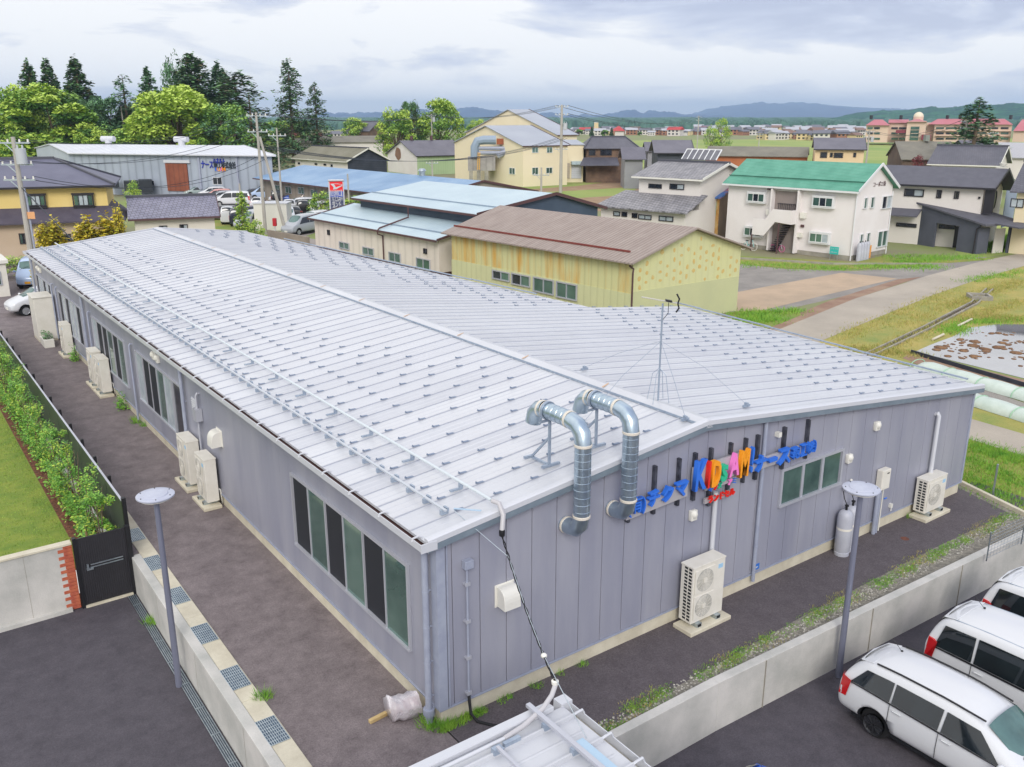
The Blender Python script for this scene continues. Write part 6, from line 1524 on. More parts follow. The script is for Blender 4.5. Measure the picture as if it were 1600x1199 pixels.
mb = MB(); mb.tube([qf+b.w*.42*math.cos(i*2*math.pi/k)+Z*.75*math.sin(i*2*math.pi/k) for i in range(k+1)], .05, 6); part(mb, 'frame', M_FRD, fo)
# low roof strip, carport wing
g0, g1 = P+nr*1.2+ux*-.3, P+nr*1.2+ux*((PPl(1440, 330, P, nr)-P).dot(ux)); mb = MB(); mb.ext([g0+Z*2.55, g1+Z*2.55, g1-nr*1.2+Z*3.05, g0-nr*1.2+Z*3.05], (0, 0, -.12)); part(mb, 'lower_roof', M_DROOF, t)
a0 = PZ(1427, 317, 3.55); a1 = PZ(1540, 354, 2.35); a2 = PZ(1584, 341, 2.35); a3 = PZ(1462, 311.5, 3.45)
c0 = v2(a0)+Z*3.7; c1_ = v2(a1)+Z*2.45
dd = (v2(a1)-v2(a0)).normalized(); pn = Vector((-dd.y, dd.x, 0)); pn = pn if pn.x > 0 else -pn
# carport roof: high at the left, low at the right
W_ = 4.4
mb = MB(); mb.ext([a0, a1, a1+pn*W_, a0+pn*W_], (0, 0, .14)); part(mb, 'carport_roof', M_DROOF, t)
a4 = a1+dd*.2+pn*.6; mb = MB(); mb.ext([v2(a1)+pn*1.0+Z*2.45, v2(a1)+pn*1.0+dd*2.2+Z*2.35, v2(a1)+pn*5.2+dd*2.2+Z*2.35, v2(a1)+pn*5.2+Z*2.45], (0, 0, .1)); part(mb, 'porch_roof', M_DROOF, t)
M_GREYW = mat('carport_grey_wall', '#4f525e', '#565966', scale=.8, rough=.8)
fa_ = v2(a0)+dd*1.2+pn*.25; 
def zr_(s): return a0.z+(a1.z-a0.z)*s/(v2(a1)-v2(a0)).length
LL = (v2(a1)-v2(a0)).length
s1_, s2_, s3_, s4_ = LL*.10, LL*.34, LL*.64, LL*.90; base = v2(a0)+pn*.25; mb = MB()
for sA, sB in ((s1_, s2_-.1), (s3_, s4_)): mb.ext([base+dd*sA, base+dd*sB, base+dd*sB+Z*(zr_(sB)-.01), base+dd*sA+Z*(zr_(sA)-.01)], pn*.2)
mb.ext([base+dd*(s2_-.1)+Z*2.05, base+dd*s3_+Z*2.05, base+dd*s3_+Z*(zr_(s3_)-.01), base+dd*(s2_-.1)+Z*(zr_(s2_-.1)-.01)], pn*.2)
mb.ext([base+dd*s4_+pn*.2, base+dd*s4_+pn*1.2, base+dd*s4_+pn*1.2+Z*2.1, base+dd*s4_+pn*.2+Z*2.1], dd*-.15)
mb.ext([base+dd*(s4_+.4)+pn*2.9, base+dd*(s4_+.4)+pn*4.9, base+dd*(s4_+.4)+pn*4.9+Z*2.3, base+dd*(s4_+.4)+pn*2.9+Z*2.3], dd*-.15)
part(mb, 'carport_wall', M_GREYW, t)
pw(b, b.near, 1468, 351, 1493, 359, 'kk', frame=M_FRD, fw=.06); pbox(t, b.near, 1493, 354, 1503, 388, .01, .08, M_FRD, 'side_door')
mb = MB(); mb.ext([base+dd*(s4_+.1)+pn*1.7, base+dd*(s4_+.1)+pn*2.8, base+dd*(s4_+.1)+pn*2.8+Z*2.0, base+dd*(s4_+.1)+pn*1.7+Z*2.0], dd*-.08); part(mb, 'front_door', M_WHITEW2, t)
mb = MB(); q = base+dd*(s4_+.15)-pn*.1; mb.tube([q+Z*2.2, q+Z*2.05-dd*.3, q-dd*.35], .06, 6); part(mb, 'downpipe', M_FRD, t)
mb = MB(); q = b.R1-b.d*.5+Z*.1; mb.lathe(q, [(.3, .35), (.2, .1), (.02, .05)], 12); part(mb, 'satellite_dish', M_WHITEP, t)

# generic house helper: eave pixels + heights
def house(name, label, cat, eL, eR, ze, zr, depth, wall, roof, gable=None, wins=(), rwins=(), oe=.5, og=.5, hip=0, ridge=None, trim=None, frame=None, group=None, zef=None, frac=.5, ang=None, hipl=None):
    A = PZ(*eL, ze)
    B = PZ(*eR, ze)
    if ang is not None:          # keep direction fixed: B slides along its own ray in plan
        dv = Vector((math.cos(R(ang)), math.sin(R(ang)), 0)); r = ray(*eR); r = Vector((r.x, r.y, 0)).normalized(); c = v2(CAM)
        # solve A + s*dv = c + t*r
        det = dv.x*(-r.y)-dv.y*(-r.x); rhs = c-v2(A); s = (rhs.x*(-r.y)-rhs.y*(-r.x))/det; B = v2(A)+dv*s
    t = thing(name, label, cat, (A.x, A.y, 0), group=group)
    b = qg(t, (A.x, A.y), (B.x, B.y), depth=depth, ze=ze, zr=zr, zef=zef, frac=frac, oe=oe, og=og, wall=wall, gable=gable, roof=roof, hip=hip, hipl=hipl, ridge=ridge, trim=trim)
    for w_ in wins: pw(b, b.near, *w_[:4], w_[4] if len(w_) > 4 else 'k', frame=frame or M_FRD, fw=.06)
    for w_ in rwins: pw(b, b.right, *w_[:4], w_[4] if len(w_) > 4 else 'k', frame=frame or M_FRD, fw=.06)
    return b
# --- grey tiled cream house (two storeys)
b = house('tiled_house', 'cream house with grey tiled roofs on two levels left of the green roofed apartments', 'house', (987, 275), (1098, 281), 5.6, 6.8, 8.6, M_WHITEW2, M_TILEG, ridge=M_RIDGE, ang=-79, wins=((1014,287,1034,295,'kk'),(1047,287,1069,297,'kw')), trim=M_WHITEP)
t = b.t; P, ux, nr = b.near; L = (b.wb-b.wa).length
e0, e1 = P-ux*2.9+nr*2.9, P+ux*(L+.6)+nr*2.9; mb = MB(); mb.ext([e0+Z*2.95, e1+Z*2.95, e1-nr*3.2+Z*4.25, e0-nr*3.2+Z*4.25+ux*1.2], (0, 0, -.12)); part(mb, 'lower_roof', M_TILEG, t)
mb = MB(); mb.ext([P-ux*2.5+nr*2.3, P+ux*(L+.1)+nr*2.3, P+ux*(L+.1)+nr*2.3+Z*3.0, P-ux*2.5+nr*2.3+Z*3.0], -nr*2.2); part(mb, 'lower_wall', M_WHITEW2, t)
bb_ = Bd(); bb_.t = t; fc = (P-ux*2.5+nr*2.3, ux, nr)
for w_ in ((959,330,969,338,'w'),(972,331,980,339,'k'),(988,333,996,341,'k'),(998,335,1018,344,'ww'),(1030,337,1052,347,'ww')): pw(bb_, fc, *w_, frame=M_FRD, fw=.06)
# solar racks on the roof
mb = MB(); q0 = b.R0+ux*2.2-nr*.4; q1 = b.R1-ux*1.6-nr*.4
mb.ext([q0+Z*.15, q1+Z*.15, q1+Z*1.0-nr*.9, q0+Z*1.0-nr*.9], Vector((0, 0, .06))); part(mb, 'solar_panel', mat('solar_dark', '#5b5c66', '#6a6a70', scale=2, rough=.3), b.roof)
mb = MB(); [mb.bar(q0.lerp(q1, k/6)+Z*.2, q0.lerp(q1, k/6)+Z*1.08-nr*.9, .08, .08) for k in range(7)]; mb.bar(q0+Z*1.08-nr*.9, q1+Z*1.08-nr*.9, .1, .1); part(mb, 'rack', M_FRW, b.roof)
# rusty shed between
A = PZ(1080, 306.5, 3.9); B = PZ(1127, 309, 3.9)
t = thing('shed', 'small rusty shed with a blue and red striped roof beside the apartment house', 'shed', (A.x, A.y, 0)); M_RUSTW = mat('rusty_tin_wall', '#b98a4c', '#cbb684', scale=1.2, detail=6, rough=.9, stripes=('Y', .3, .2, .02), thr=(.4, .6))
M_BRR = mat('blue_red_tin_roof', '#4f78b8', '#a86a64', scale=1.1, detail=2, rough=.7, stretch=(.15, 1.6, 1), thr=(.46, .54), stripes=('Y', .3, .15, .02))
b = qg(t, (A.x, A.y), (B.x, B.y), depth=3.4, ze=3.9, zr=4.9, frac=.95, zef=4.7, oe=.3, og=.25, wall=M_RUSTW, gable=mat('brown_tin_wall', '#7c6a58', '#8a7662', scale=1, rough=.9), roof=M_BRR)
pbox(t, b.near, 1093, 315, 1118, 337, .01, .05, mat('turquoise_sheet', '#9fd6cc', rough=.5), 'plastic_sheet')
# --- long grey and orange brown barn; grey houses behind
M_THATCH = mat('weathered_shingle_roof', '#77736a', '#8d897c', scale=.4, detail=9, rough=.95, bump=.03, bscale=5, speck=.2, thr=(.3, .7), stripes=('X', .5, .18, .02))
M_ORW = mat('orange_brown_wall', '#a8633f', '#b4714c', scale=.3, detail=5, rough=.9)
house('long_barn', 'long low barn with weathered grey roof and orange brown wall behind the tiled house', 'barn', (1100.5, 243), (1262, 250), 4.6, 6.0, 9, M_ORW, M_THATCH, ang=-55, og=.2)
house('house', 'pale beige two storey house with a wide grey ribbed roof above the green roof', 'house', (1271.5, 233), (1354.5, 235), 6.0, 7.6, 10, mat('beige_wall', '#d9bf98', '#dfc8a4', scale=.3, rough=.9), M_TILEP, ang=-52, wins=((1282,238,1292,247,'k'),(1297,239,1301,246,'k'),(1303,239,1317,247,'kk'),(1333.5,239,1337.5,246,'k')), trim=M_FRD, og=.3)
b = house('barn', 'broad old barn with a patched grey roof below the school', 'barn', (1408, 249), (1500, 253), 4.5, 7.0, 16, mat('barn_dark_wall', '#5d4c44', '#6c5b50', scale=.6, rough=.9), M_THATCH, ang=-50, og=.3)
mb = MB(); mb.bar(b.R0+b.d*5+Z*.5, b.R1-b.d*4+Z*.5, 2.2, .9); part(mb, 'ridge_vent', mat('vent_grey', '#8a9088', rough=.9), b.roof)
b = house('tiled_house', 'long dark tiled traditional roof rising behind the modern house', 'house', (1448, 256), (1562, 262), 5.2, 7.3, 9.5, M_WHITEW2, M_TILED, ridge=M_RIDGE, ang=-72, trim=M_WHITEP)
house('house', 'cream house with a dark tiled roof at the right edge behind the modern house', 'house', (1578, 299), (1690, 305), 5.0, 7.2, 8, mat('cream_wall', '#d8caa8', '#ddd0b2', scale=.4, rough=.9), M_TILED, ridge=M_RIDGE, ang=-75, wins=((1580,310,1599,325,'ww'),))
house('house', 'half-timbered grey gabled house right of the tall conifer', 'house', (1519, 243), (1570, 246), 5.0, 7.2, 10, M_WHITEW2, M_TILEP, ang=-35, trim=M_FRD)
house('house', 'pale grey roofed house at the right edge below the green field', 'house', (1560, 246), (1660, 250), 4.6, 6.8, 9, M_WHITEW2, mat('pale_grey_roof', '#a5a5aa', '#adadb2', scale=.3, rough=.5, stripes=('Y', .4, .1, .01)), ang=-60)
# --- traditional houses in the middle distance
b = house('farmhouse', 'old farmhouse with a hipped dark tiled roof right of the cream factory', 'house', (913, 232), (1000, 232), 5.7, 7.5, 8.5, mat('dark_timber_wall', '#5b4a40', '#7a6250', scale=.8, rough=.9), M_TILED, ridge=M_RIDGE, ang=-32, hip=1.8, wins=((920,234,930,243,'k'),(938,234,956,243,'kk')))
P, ux, nr = b.near; L = (b.wb-b.wa).length
mb = MB(); mb.ext([P-ux*1.5+nr*2.2+Z*3.0, P+ux*(L*.62)+nr*2.2+Z*3.0, P+ux*(L*.62)+Z*4.2, P-ux*.5+Z*4.2], (0, 0, -.12)); part(mb, 'lower_roof', M_TILED, b.t)
house('house', 'small white gabled annexe with a red band beside the old farmhouse', 'house', (934, 244), (965, 251), 4.2, 5.8, 7, M_WHITEW2, M_TILEP, ang=-20, wins=((966, 252, 972, 257, 'k'),), trim=M_FRD)
house('house', 'low grey roofed house between the farmhouse and the solar panels', 'house', (972, 249), (1010, 252), 4.5, 6.2, 8, mat('grey_wall', '#8a8a90', '#96969a', scale=.4, rough=.9), M_TILEP, ang=-38)
house('house', 'dark walled house with a plain purple grey roof above the solar panels', 'house', (1022, 239), (1086, 240), 6.0, 7.6, 10, mat('charcoal_wall', '#3c4048', '#454a52', scale=.4, rough=.8), M_TILEP, ang=-40, trim=M_FRD)
house('house', 'small grey roofed house left of the purple grey roofed one', 'house', (1008, 236), (1030, 237), 5.2, 6.6, 8, mat('grey_wall', '#8a8a90'), M_TILEP, ang=-40)
# block wall in front of the farmhouse
a, c = PZ(911, 279, 0), PZ(985, 274, 0); t = thing('block_wall', 'grey concrete block wall in front of the old farmhouse', 'wall', a); mb = MB(); mb.bar(a+Z*.95, c+Z*.95, .2, 1.9); part(mb, 'wall', mat('stained_block_wall', '#a09689', '#8b8175', scale=.5, detail=7, rough=.95), t)

# --- cream factory
M_CRM = mat('cream_factory_wall', '#e3d6b6', '#e8dcc0', scale=.15, detail=5, rough=.9); M_GRF = mat('grey_metal_roof', '#9aa0ac', '#a4aab4', scale=.2, rough=.45, stripes=('Y', .5, .12, .01))
b1 = house('factory_building', 'cream factory with a grey roof, green windows and a broad gable facing left', 'building', (816.5, 228), (891, 226), 6.4, 9.4, 23.4, M_CRM, M_GRF, ang=-4, oe=.3, og=.3, trim=M_BRG, frame=M_FRW, wins=((831,230,841,239,'gg'),(854,230,863,239,'gg'),(831,262,841,273,'gg'),(853,262,863,271,'gg')))
pw(b1, b1.left, 796, 262, 805, 273, 'gg', frame=M_FRW, fw=.06)
for w_ in ((740,262,748,272,'gg'),): pass
# the near gable of the cream factory and its filter plant
q = PZ(652, 275, 0)
t = thing('dust_filter', 'grey ducted dust filter tower on concrete legs beside the cream factory', 'machine', PZ(752, 281, 0))
def UP(u, v, dist):
    r = ray(u, v); h = math.hypot(r.x, r.y); return CAM+r*(dist/h)
D_ = 150
def quadbox(name, u0, v0, u1, v1, dist, depth, m, parent, bevel=0):
    a, c = UP(u0, v0, dist), UP(u1, v1, dist); z1, z0 = a.z, c.z; b_ = UP(u1, v0, dist); dx = v2(b_)-v2(a); n_ = Vector((-dx.y, dx.x, 0)).normalized(); n_ = n_ if n_.y > 0 else -n_
    mb = MB(); mb.ext([v2(a)+Z*z0, v2(b_)+Z*z0, v2(b_)+Z*z1, v2(a)+Z*z1], n_*depth); return part(mb, name, m, parent, bevel=bevel)
M_FILT = mat('filter_grey', '#a5a19e', '#8c8886', scale=.5, rough=.7, stripes=('X', .9, .25, .02))
quadbox('bin', 731, 246, 774, 267, D_, 4, M_FILT, t); quadbox('support', 733, 267, 739, 286, D_, .6, M_CONCD, t); quadbox('support', 745, 267, 751, 286, D_, .6, M_CONCD, t); quadbox('support', 757, 267, 763, 286, D_, .6, M_CONCD, t)
mb = MB(); mb.tube([UP(742, 246, D_), UP(742, 230, D_), UP(746, 221, D_), UP(756, 219, D_), UP(775, 219, D_)], .72, 10); part(mb, 'duct', MATS['snow_rail_grey'], t, smooth='auto')
mb = MB(); mb.tube([UP(738, 232, D_), UP(800, 232, D_)], .3, 8); mb.tube([UP(738, 239, D_), UP(788, 239, D_), UP(800, 241, D_), UP(809, 249, D_)], .3, 8); mb.tube([UP(777, 244, D_), UP(790, 237, D_), UP(810, 231, D_)], .5, 8); part(mb, 'pipe', M_PVC, t, smooth='auto')
mb = MB(); mb.bar(UP(747, 238, D_-1), UP(746, 266, D_-1), .1, .1); mb.bar(UP(750, 238, D_-1), UP(749, 266, D_-1), .1, .1); [mb.bar(UP(747, v, D_-1), UP(750, v, D_-1), .07, .07) for v in range(240, 266, 3)]; part(mb, 'ladder', mat('ladder_yellow', '#d8a33c', rough=.6), t)
quadbox('rusty_hood', 776, 217, 789, 226, D_, 1.2, mat('rusty_hood', '#7e4432', '#a05c3c', scale=.8, rough=.9), t)
b = house('factory_building', 'taller cream factory hall with a single long grey roof slope behind the lower one', 'building', (871, 211), (905, 211), 7.6, 12.2, 30, M_CRM, M_GRF, ang=2, oe=.3, og=.3, trim=M_BRG)
b = house('factory_building', 'low cream loading bay with grey shutters at the right end of the cream factory', 'building', (872, 226), (914, 233), 6.3, 6.9, 9, M_CRM, M_GRF, ang=-30, oe=.2, og=.2, frac=.9, zef=6.8)
pbox(b.t, b.near, 879, 255, 890, 279, .02, .12, mat('shutter_tan', '#b9ada0', rough=.6, stripes=('Z', .3, .2, .01)), 'shutter'); pbox(b.t, b.near, 893, 257, 908, 279, .02, .12, mat('shutter_pale', '#c9ccd8', rough=.6, stripes=('Z', .3, .2, .01)), 'shutter'); pbox(b.t, b.near, 892, 252, 909, 257, .02, 1.0, M_PBLUE, 'canopy')

b = house('barn', 'green sided barn with white plaster gable and plain purple grey roof', 'barn', (650, 244), (735, 243), 3.6, 6.3, 15, mat('sage_green_wall', '#96ad84', '#a2b890', scale=.2, detail=5, rough=.85, stripes=('X', .5, .1, .01)), M_TILEP, gable=M_WHITEW, ang=-5, oe=.4, og=.4, trim=M_FRD)
P, ux, nr = b.left; q = PPl(622, 240, P, nr); mb = MB(); rnd = np.random.RandomState(2); mb.poly([q+nr*.03+ux*(.9+.5*rnd.rand())*math.cos(a*.7)*1.3+Z*math.sin(a*.7)*(1.0+.5*rnd.rand()) for a in range(9)]); part(mb, 'bare_plaster', mat('bare_mud_plaster', '#8e6e5a', '#7d5f4d', scale=1, rough=.95), b.t)
for u_ in (648, 693): p = PPl(u_, 214, b.R0, Vector((0, 1, 0))); mb = MB(); mb.cyl(b.R0.lerp(b.R1, (u_-621)/122), b.R0.lerp(b.R1, (u_-621)/122)+Z*.9, .3, n=8); part(mb, 'chimney', M_BRG, b.roof)
b = house('storehouse', 'old storehouse with a mossy tiled roof and dark boarded gable', 'barn', (455, 247), (541.5, 254), 3.5, 5.6, 9, MATS['white_wall_plain'], mat('mossy_tile_roof', '#757260', '#838070', scale=.4, detail=8, rough=.9, stripes=('Y', .4, .2, .02)), gable=mat('dark_board_gable', '#2e3440', '#3a3f4a', scale=.8, rough=.8, stripes=('Z', .3, .3, .01)), ang=-84, ridge=M_RIDGE, trim=M_WHITEP, wins=((466,254,469,257,'k'),(492,255,496,258,'k'),(506,256,510,259,'k'),(517,257,520,261,'k')))
b = house('long_shed', 'long white shed with a weathered flat roof and teal gable far behind', 'shed', (455, 223), (601, 225), 4.5, 6.0, 12, MATS['white_wall_plain'], M_THATCH, gable=mat('teal_gable', '#7fb6ac', '#8cc0b4', scale=.4, rough=.9), ang=-22)
for u_ in (449, 489): mb = MB(); c_ = b.R0.lerp(b.R1, (u_-443)/160); mb.obox(c_+Z*.4, Vector((1, 0, 0)), Vector((0, 1, 0)), Z*.4); part(mb, 'roof_vent', mat('vent_pink', '#b4706a', rough=.8), b.roof)
house('temple_roof_house', 'dark tiled traditional roof peeping between the tall cedars and the round trees', 'house', (540, 205), (577, 209), 6.5, 9.5, 12, MATS['dark_timber_wall'], M_TILED, ridge=M_RIDGE, ang=-60)
# long blue roofed shed
t = thing('long_shed', 'long low shed with a faded blue metal roof beside the car park', 'shed', (36.5, 107.5, 0))
b = qg(t, (36.4, 107.5), (38.6, 66), depth=15, ze=2.9, zr=4.35, oe=.9, og=.2, wall=mat('shed_grey_brown_wall', '#9c9388', '#8b8378', scale=.4, rough=.9, stripes=('Y', 1.8, .3, .02)), roof=mat('faded_blue_roof', '#6f90b4', '#8aa6c2', scale=.25, detail=6, rough=.6, stripes=('Y', .45, .2, .02)), trim=M_BRG)  # grey brown wall with wide-spaced stripes
for (u0, v0, u1, v1) in ((430,289,440,301),(446,291,456,303),(466,292,476,304),(486,296,497,308),(505,299,516,311)): pw(b, b.near, u0, v0, u1, v1, 'gg', fw=.05)
mb = MB(); c_ = b.R0.lerp(b.R1, .72); mb.cyl(c_-Z*.1, c_+Z*.5, .35, n=10); mb.lathe(c_+Z*.5, [(.5, 0), (.3, .25), (.02, .3)], 10); part(mb, 'roof_vent', M_GALV, b.roof)
# grey warehouse
M_WHW = mat('warehouse_ribbed_wall', '#97a0ae', '#a2abb8', scale=.3, rough=.5, stripes=('X', .8, .28, .04)); M_WHR = mat('warehouse_white_roof', '#c9ccd4', '#d3d6dd', scale=.2, rough=.4, stripes=('X', .8, .12, .02))
t = thing('warehouse', 'large pale grey ribbed metal warehouse with a brown door and blue lettering', 'building', (18.4, 131, 0))
b = qg(t, (18.4, 132.4), (39.34, 106.2), Bf=(40.7, 134), Af=(18.25, 160), ze=5.8, zr=6.75, oe=.9, og=.3, wall=M_WHW, gable=mat('warehouse_gable', '#a7b0ba', '#b0b8c2', scale=.3, rough=.6), roof=M_WHR, trim=M_TRIMW)
P, ux, nr = b.near
pbox(t, b.near, 259, 255.5, 297, 299, .02, .2, mat('brown_big_door', '#8a4f38', '#7c4430', scale=.8, rough=.7, stripes=('X', .5, .25, .03)), 'sliding_door'); pbox(t, b.near, 257, 250, 298, 255, .02, .3, M_TRIMW, 'door_head')
pw(b, b.near, 332, 277, 348, 289, 'kk', frame=M_TRIMW); pw(b, b.near, 236, 282, 242, 290, 'k')
for u_ in (312, 371): pbox(t, b.near, u_, 246, u_+2, 296, .02, .2, M_PVC, 'downpipe')
for u_ in (175, 293.5): c_ = b.R0.lerp(b.R1, (u_-73)/(390-73)); mb = MB(); mb.cyl(c_-Z*.2, c_+Z*.7, .5, n=10); mb.cyl(c_+Z*.8-ux*1.1, c_+Z*.8+ux*1.1, .42, n=12); part(mb, 'roof_ventilator', M_TRIMW, b.roof, smooth='auto')
q = PPl(315, 262, P, nr); sg = thing('wall_lettering', 'blue and black Japanese company name fixed high on the warehouse wall', 'sign', q)
W1 = (PPl(333, 262, P, nr)-q).length
NAVY = mat('letter_navy', '#1f2f9c', rough=.5); INK = mat('letter_ink', '#26303c', rough=.6)
text('ナース', 1.15, .1, q+nr*.1, ux, (0, 0, 1), NAVY, 'letters', sg, sx=W1/textw('ナース', 1.15), bold=.03)
q2 = PPl(335, 262, P, nr); W2 = (PPl(369, 262, P, nr)-q2).length; text('鞄工株式会社', .95, .1, q2+nr*.1, ux, (0, 0, 1), INK, 'letters', sg, sx=W2/textw('鞄工株式会社', .95), bold=.015)
q3 = PPl(333, 254, P, nr); W3 = (PPl(351, 254, P, nr)-q3).length; text('ハネルト', .8, .1, q3+nr*.1+Z*-.1, ux, (0, 0, 1), NAVY, 'letters', sg, sx=W3/textw('ハネルト', .8), bold=.03, shear=.2)
for ch, u_, m_ in (('K', 336.5, BLUE), ('D', 339.5, ORA), ('A', 345, PNK), ('M', 347.5, ORA)): text(ch, .8, .08, PPl(u_, 267.5, P, nr)+nr*.1, ux, (0, 0, 1), m_, 'letters', sg, bold=.01)
g_ = thing('stacked_crates', 'stack of black plastic crates against the grey warehouse wall', 'crates', PZ(205, 300, 0)); M_CRT = mat('crate_black', '#20262e', rough=.6)
quadbox('crate_stack', 193, 284, 216, 300, 137, 2.5, M_CRT, g_); quadbox('crate_stack', 216, 282, 237, 301, 136, 2.5, M_CRT, g_); quadbox('crate_stack', 170, 280, 185, 293, 139, 2, M_CRT, g_)
# yellow house
M_YH = mat('yellow_house_wall', '#dcc27a', '#e2ca88', scale=.3, rough=.9); M_TANW = mat('tan_house_wall', '#b8a48e', '#c0ad98', scale=.3, rough=.9); M_DR2 = mat('dark_shingle_roof', '#4b4552', '#57515d', scale=1.2, rough=.8, speck=.15)
t = thing('house', 'yellow upper storey house with a dark hipped roof at the left edge', 'house', (5, 66, 0))
b = qg(t, (-6, 68.6), (9.5, 64.3), depth=9.5, ze=5.6, zr=7.5, oe=.7, og=.7, wall=M_YH, gable=M_YH, roof=mat('slate_blue_roof', '#5e5f72', '#6a6b7d', scale=.5, rough=.6, speck=.08), hip=4.6, trim=M_FRD, ridge=M_RIDGE, z0=2.6)
P, ux, nr = b.near; L = (b.wb-b.wa).length
q0, q1 = P-ux*.6+nr*1.5, P+ux*(L+1.2)+nr*1.5; mb = MB(); mb.ext([q0+Z*2.95, q1+Z*2.95, q1-nr*1.5-ux*1.2+Z*3.95, q0-nr*1.5+Z*3.95], Z*-.12); mb.ext([q1+Z*2.95, q1-nr*8+Z*2.95, q1-nr*8-ux*1.2+Z*3.95, q1-nr*1.5-ux*1.2+Z*3.95], Z*-.12); part(mb, 'lower_roof', M_DR2, t)
mb = MB(); w0_, w1_ = P-ux*.2+nr*.9, P+ux*(L+.6)+nr*.9; mb.ext([w0_, w1_, w1_+Z*2.9, w0_+Z*2.9], -nr*7.5); part(mb, 'lower_wall', M_TANW, t)
for w_ in ((38,305,73,322,'gwwg'),(112,304,148,322,'gwwg')):
    f = pw(b, (P+nr*.25, ux, nr), *w_, frame=M_FRD, fw=.1, proud=.08); 
    a = PPl(w_[0], w_[1], P+nr*.25, nr); c = PPl(w_[2], w_[3], P+nr*.25, nr); s0, s1 = (a-P).dot(ux), (c-P).dot(ux); mb = MB(); mb.obox(P+ux*(s0+s1)/2+nr*.12+Z*(a.z+.02), ux*((s1-s0)/2+.05), nr*.16, Z*.06); mb.obox(P+ux*(s0+s1)/2+nr*.12+Z*(c.z-.06), ux*((s1-s0)/2), nr*.14, Z*.1); part(mb, 'bay', M_FRD, f)
fl = (w0_, ux, nr); lw2 = Bd(); lw2.t = t
for w_ in ((29,365,42,381,'gk'),(95,366,112,377,'kk'),(117,364,124,378,'k')): pw(lw2, fl, *w_, frame=M_FRD, fw=.06)
# tiled white outhouse
b = house('outhouse', 'small white outhouse with a glossy grey tiled roof beyond the far end of the workshop', 'building', (199.6, 342.7), (344, 337.4), 2.9, 4.35, 6.8, mat('outhouse_wall', '#d2ccc0', '#dad4c8', scale=.3, rough=.9), M_TILEX, ridge=M_RIDGE, ang=-14, oe=.5, og=.45, trim=M_BRG, wins=((248,353,262,361,'kw'),(280,351,294,360,'kw')))
# gatehouse at the left edge
p = PZ(17, 463, 0); t = thing('gatehouse', 'small flat roofed cream gatehouse at the left edge', 'building', p)
mb = MB(); mb.box(p.x-3.5, p.x, p.y, p.y+2.6, 0, 2.05); part(mb, 'wall', M_ACW, t, bevel=.02); mb = MB(); mb.box(p.x-3.7, p.x+.15, p.y-.15, p.y+2.8, 2.05, 2.3); part(mb, 'roof', M_WHITEP, t, bevel=.03)
wall_window(t, (p.x-.95, p.y, .75), (1, 0, 0), .6, .75, 1.6, 'g', (0, -1, 0), name='window')
# white storage container in the car park
p = PZ(404, 361, 0); t = thing('container', 'plain white storage container standing behind the two utility poles', 'container', p); mb = MB(); mb.obox(p+Vector((1.5, -.3, 1.35)), Vector((1.3, -.95, 0)), Vector((.6, .85, 0)), Z*1.3); part(mb, 'body', M_WHITEP, t, bevel=.03)
mb = MB(); mb.obox(p+Vector((1.5, -.3, 2.68)), Vector((1.36, -.99, 0)), Vector((.64, .9, 0)), Z*.05); part(mb, 'roof', M_TRIMW, t)
# dealer sign
p = PZ(526, 352, 0); dist = 84.5; t = thing('pylon_sign', 'tall dealership sign with a red emblem panel above blue and grey panels', 'sign', v2(UP(526, 340, dist)))
a0, a1 = UP(512.5, 283, dist), UP(537, 283, dist); dx_ = v2(a1)-v2(a0); dx_.normalize(); nr_ = Vector((dx_.y, -dx_.x, 0)); nr_ = nr_ if nr_.y < 0 else -nr_
def sp(name, v0_, v1_, m, off=.14, ins=.12): z1, z0 = UP(525, v0_, dist).z, UP(525, v1_, dist).z; mb = MB(); c0_, c1_ = v2(a0)+dx_*ins, v2(a1)-dx_*ins; mb.ext([c0_+Z*z0+nr_*off, c1_+Z*z0+nr_*off, c1_+Z*z1+nr_*off, c0_+Z*z1+nr_*off], -nr_*.04); return part(mb, name, m, t), z0, z1
zt, zb = UP(525, 281, dist).z, 0
mb = MB(); mb.ext([v2(a0)+Z*1.2, v2(a1)+Z*1.2, v2(a1)+Z*zt, v2(a0)+Z*zt], -nr_*.3); mb.obox((v2(a0)+v2(a1))/2+nr_*.05+Z*(zt-.05), dx_*((v2(a1)-v2(a0)).length/2), nr_*.1, Z*.07); part(mb, 'case', M_TRIMW, t, bevel=.03)
mb = MB(); [mb.cyl(v2(q_)+nr_*-.15, v2(q_)+nr_*-.15+Z*1.3, .09, n=8) for q_ in (a0+dx_*.3, a1-dx_*.3)]; part(mb, 'leg', M_GALV, t)
rp, z0, z1 = sp('emblem_panel', 284, 299, mat('emblem_red', '#e8232a', rough=.4), .04)
wd = (v2(a1)-v2(a0)).length-.24; O = v2(a0)+dx_*.12+nr_*.05; hh = z1-z0
def E_(pts): mb = MB(); mb.ext([O+dx_*wd*x+Z*(z0+hh*y) for x, y in pts], nr_*.02); return mb
part(E_([(.05,.78),(.33,.80),(.42,.55),(.52,.42),(.98,.62),(.92,.68),(.5,.50),(.45,.52),(.36,.80),(.95,.70),(.98,.62),(.45,.30),(.25,.20),(.30,.35),(.28,.45)][:3]+[(.47,.40),(.94,.62),(.99,.56),(.5,.22),(.25,.18),(.3,.42)]), 'emblem', M_TRIMW, rp)
part(E_([(.36,.80),(.6,.80),(.95,.70),(.99,.60),(.94,.62),(.9,.68),(.6,.75),(.36,.75)]), 'emblem', M_TRIMW, rp)
bp, z0b, z1b = sp('name_panel', 299.4, 308, mat('panel_blue', '#2247b8', rough=.4), .04)
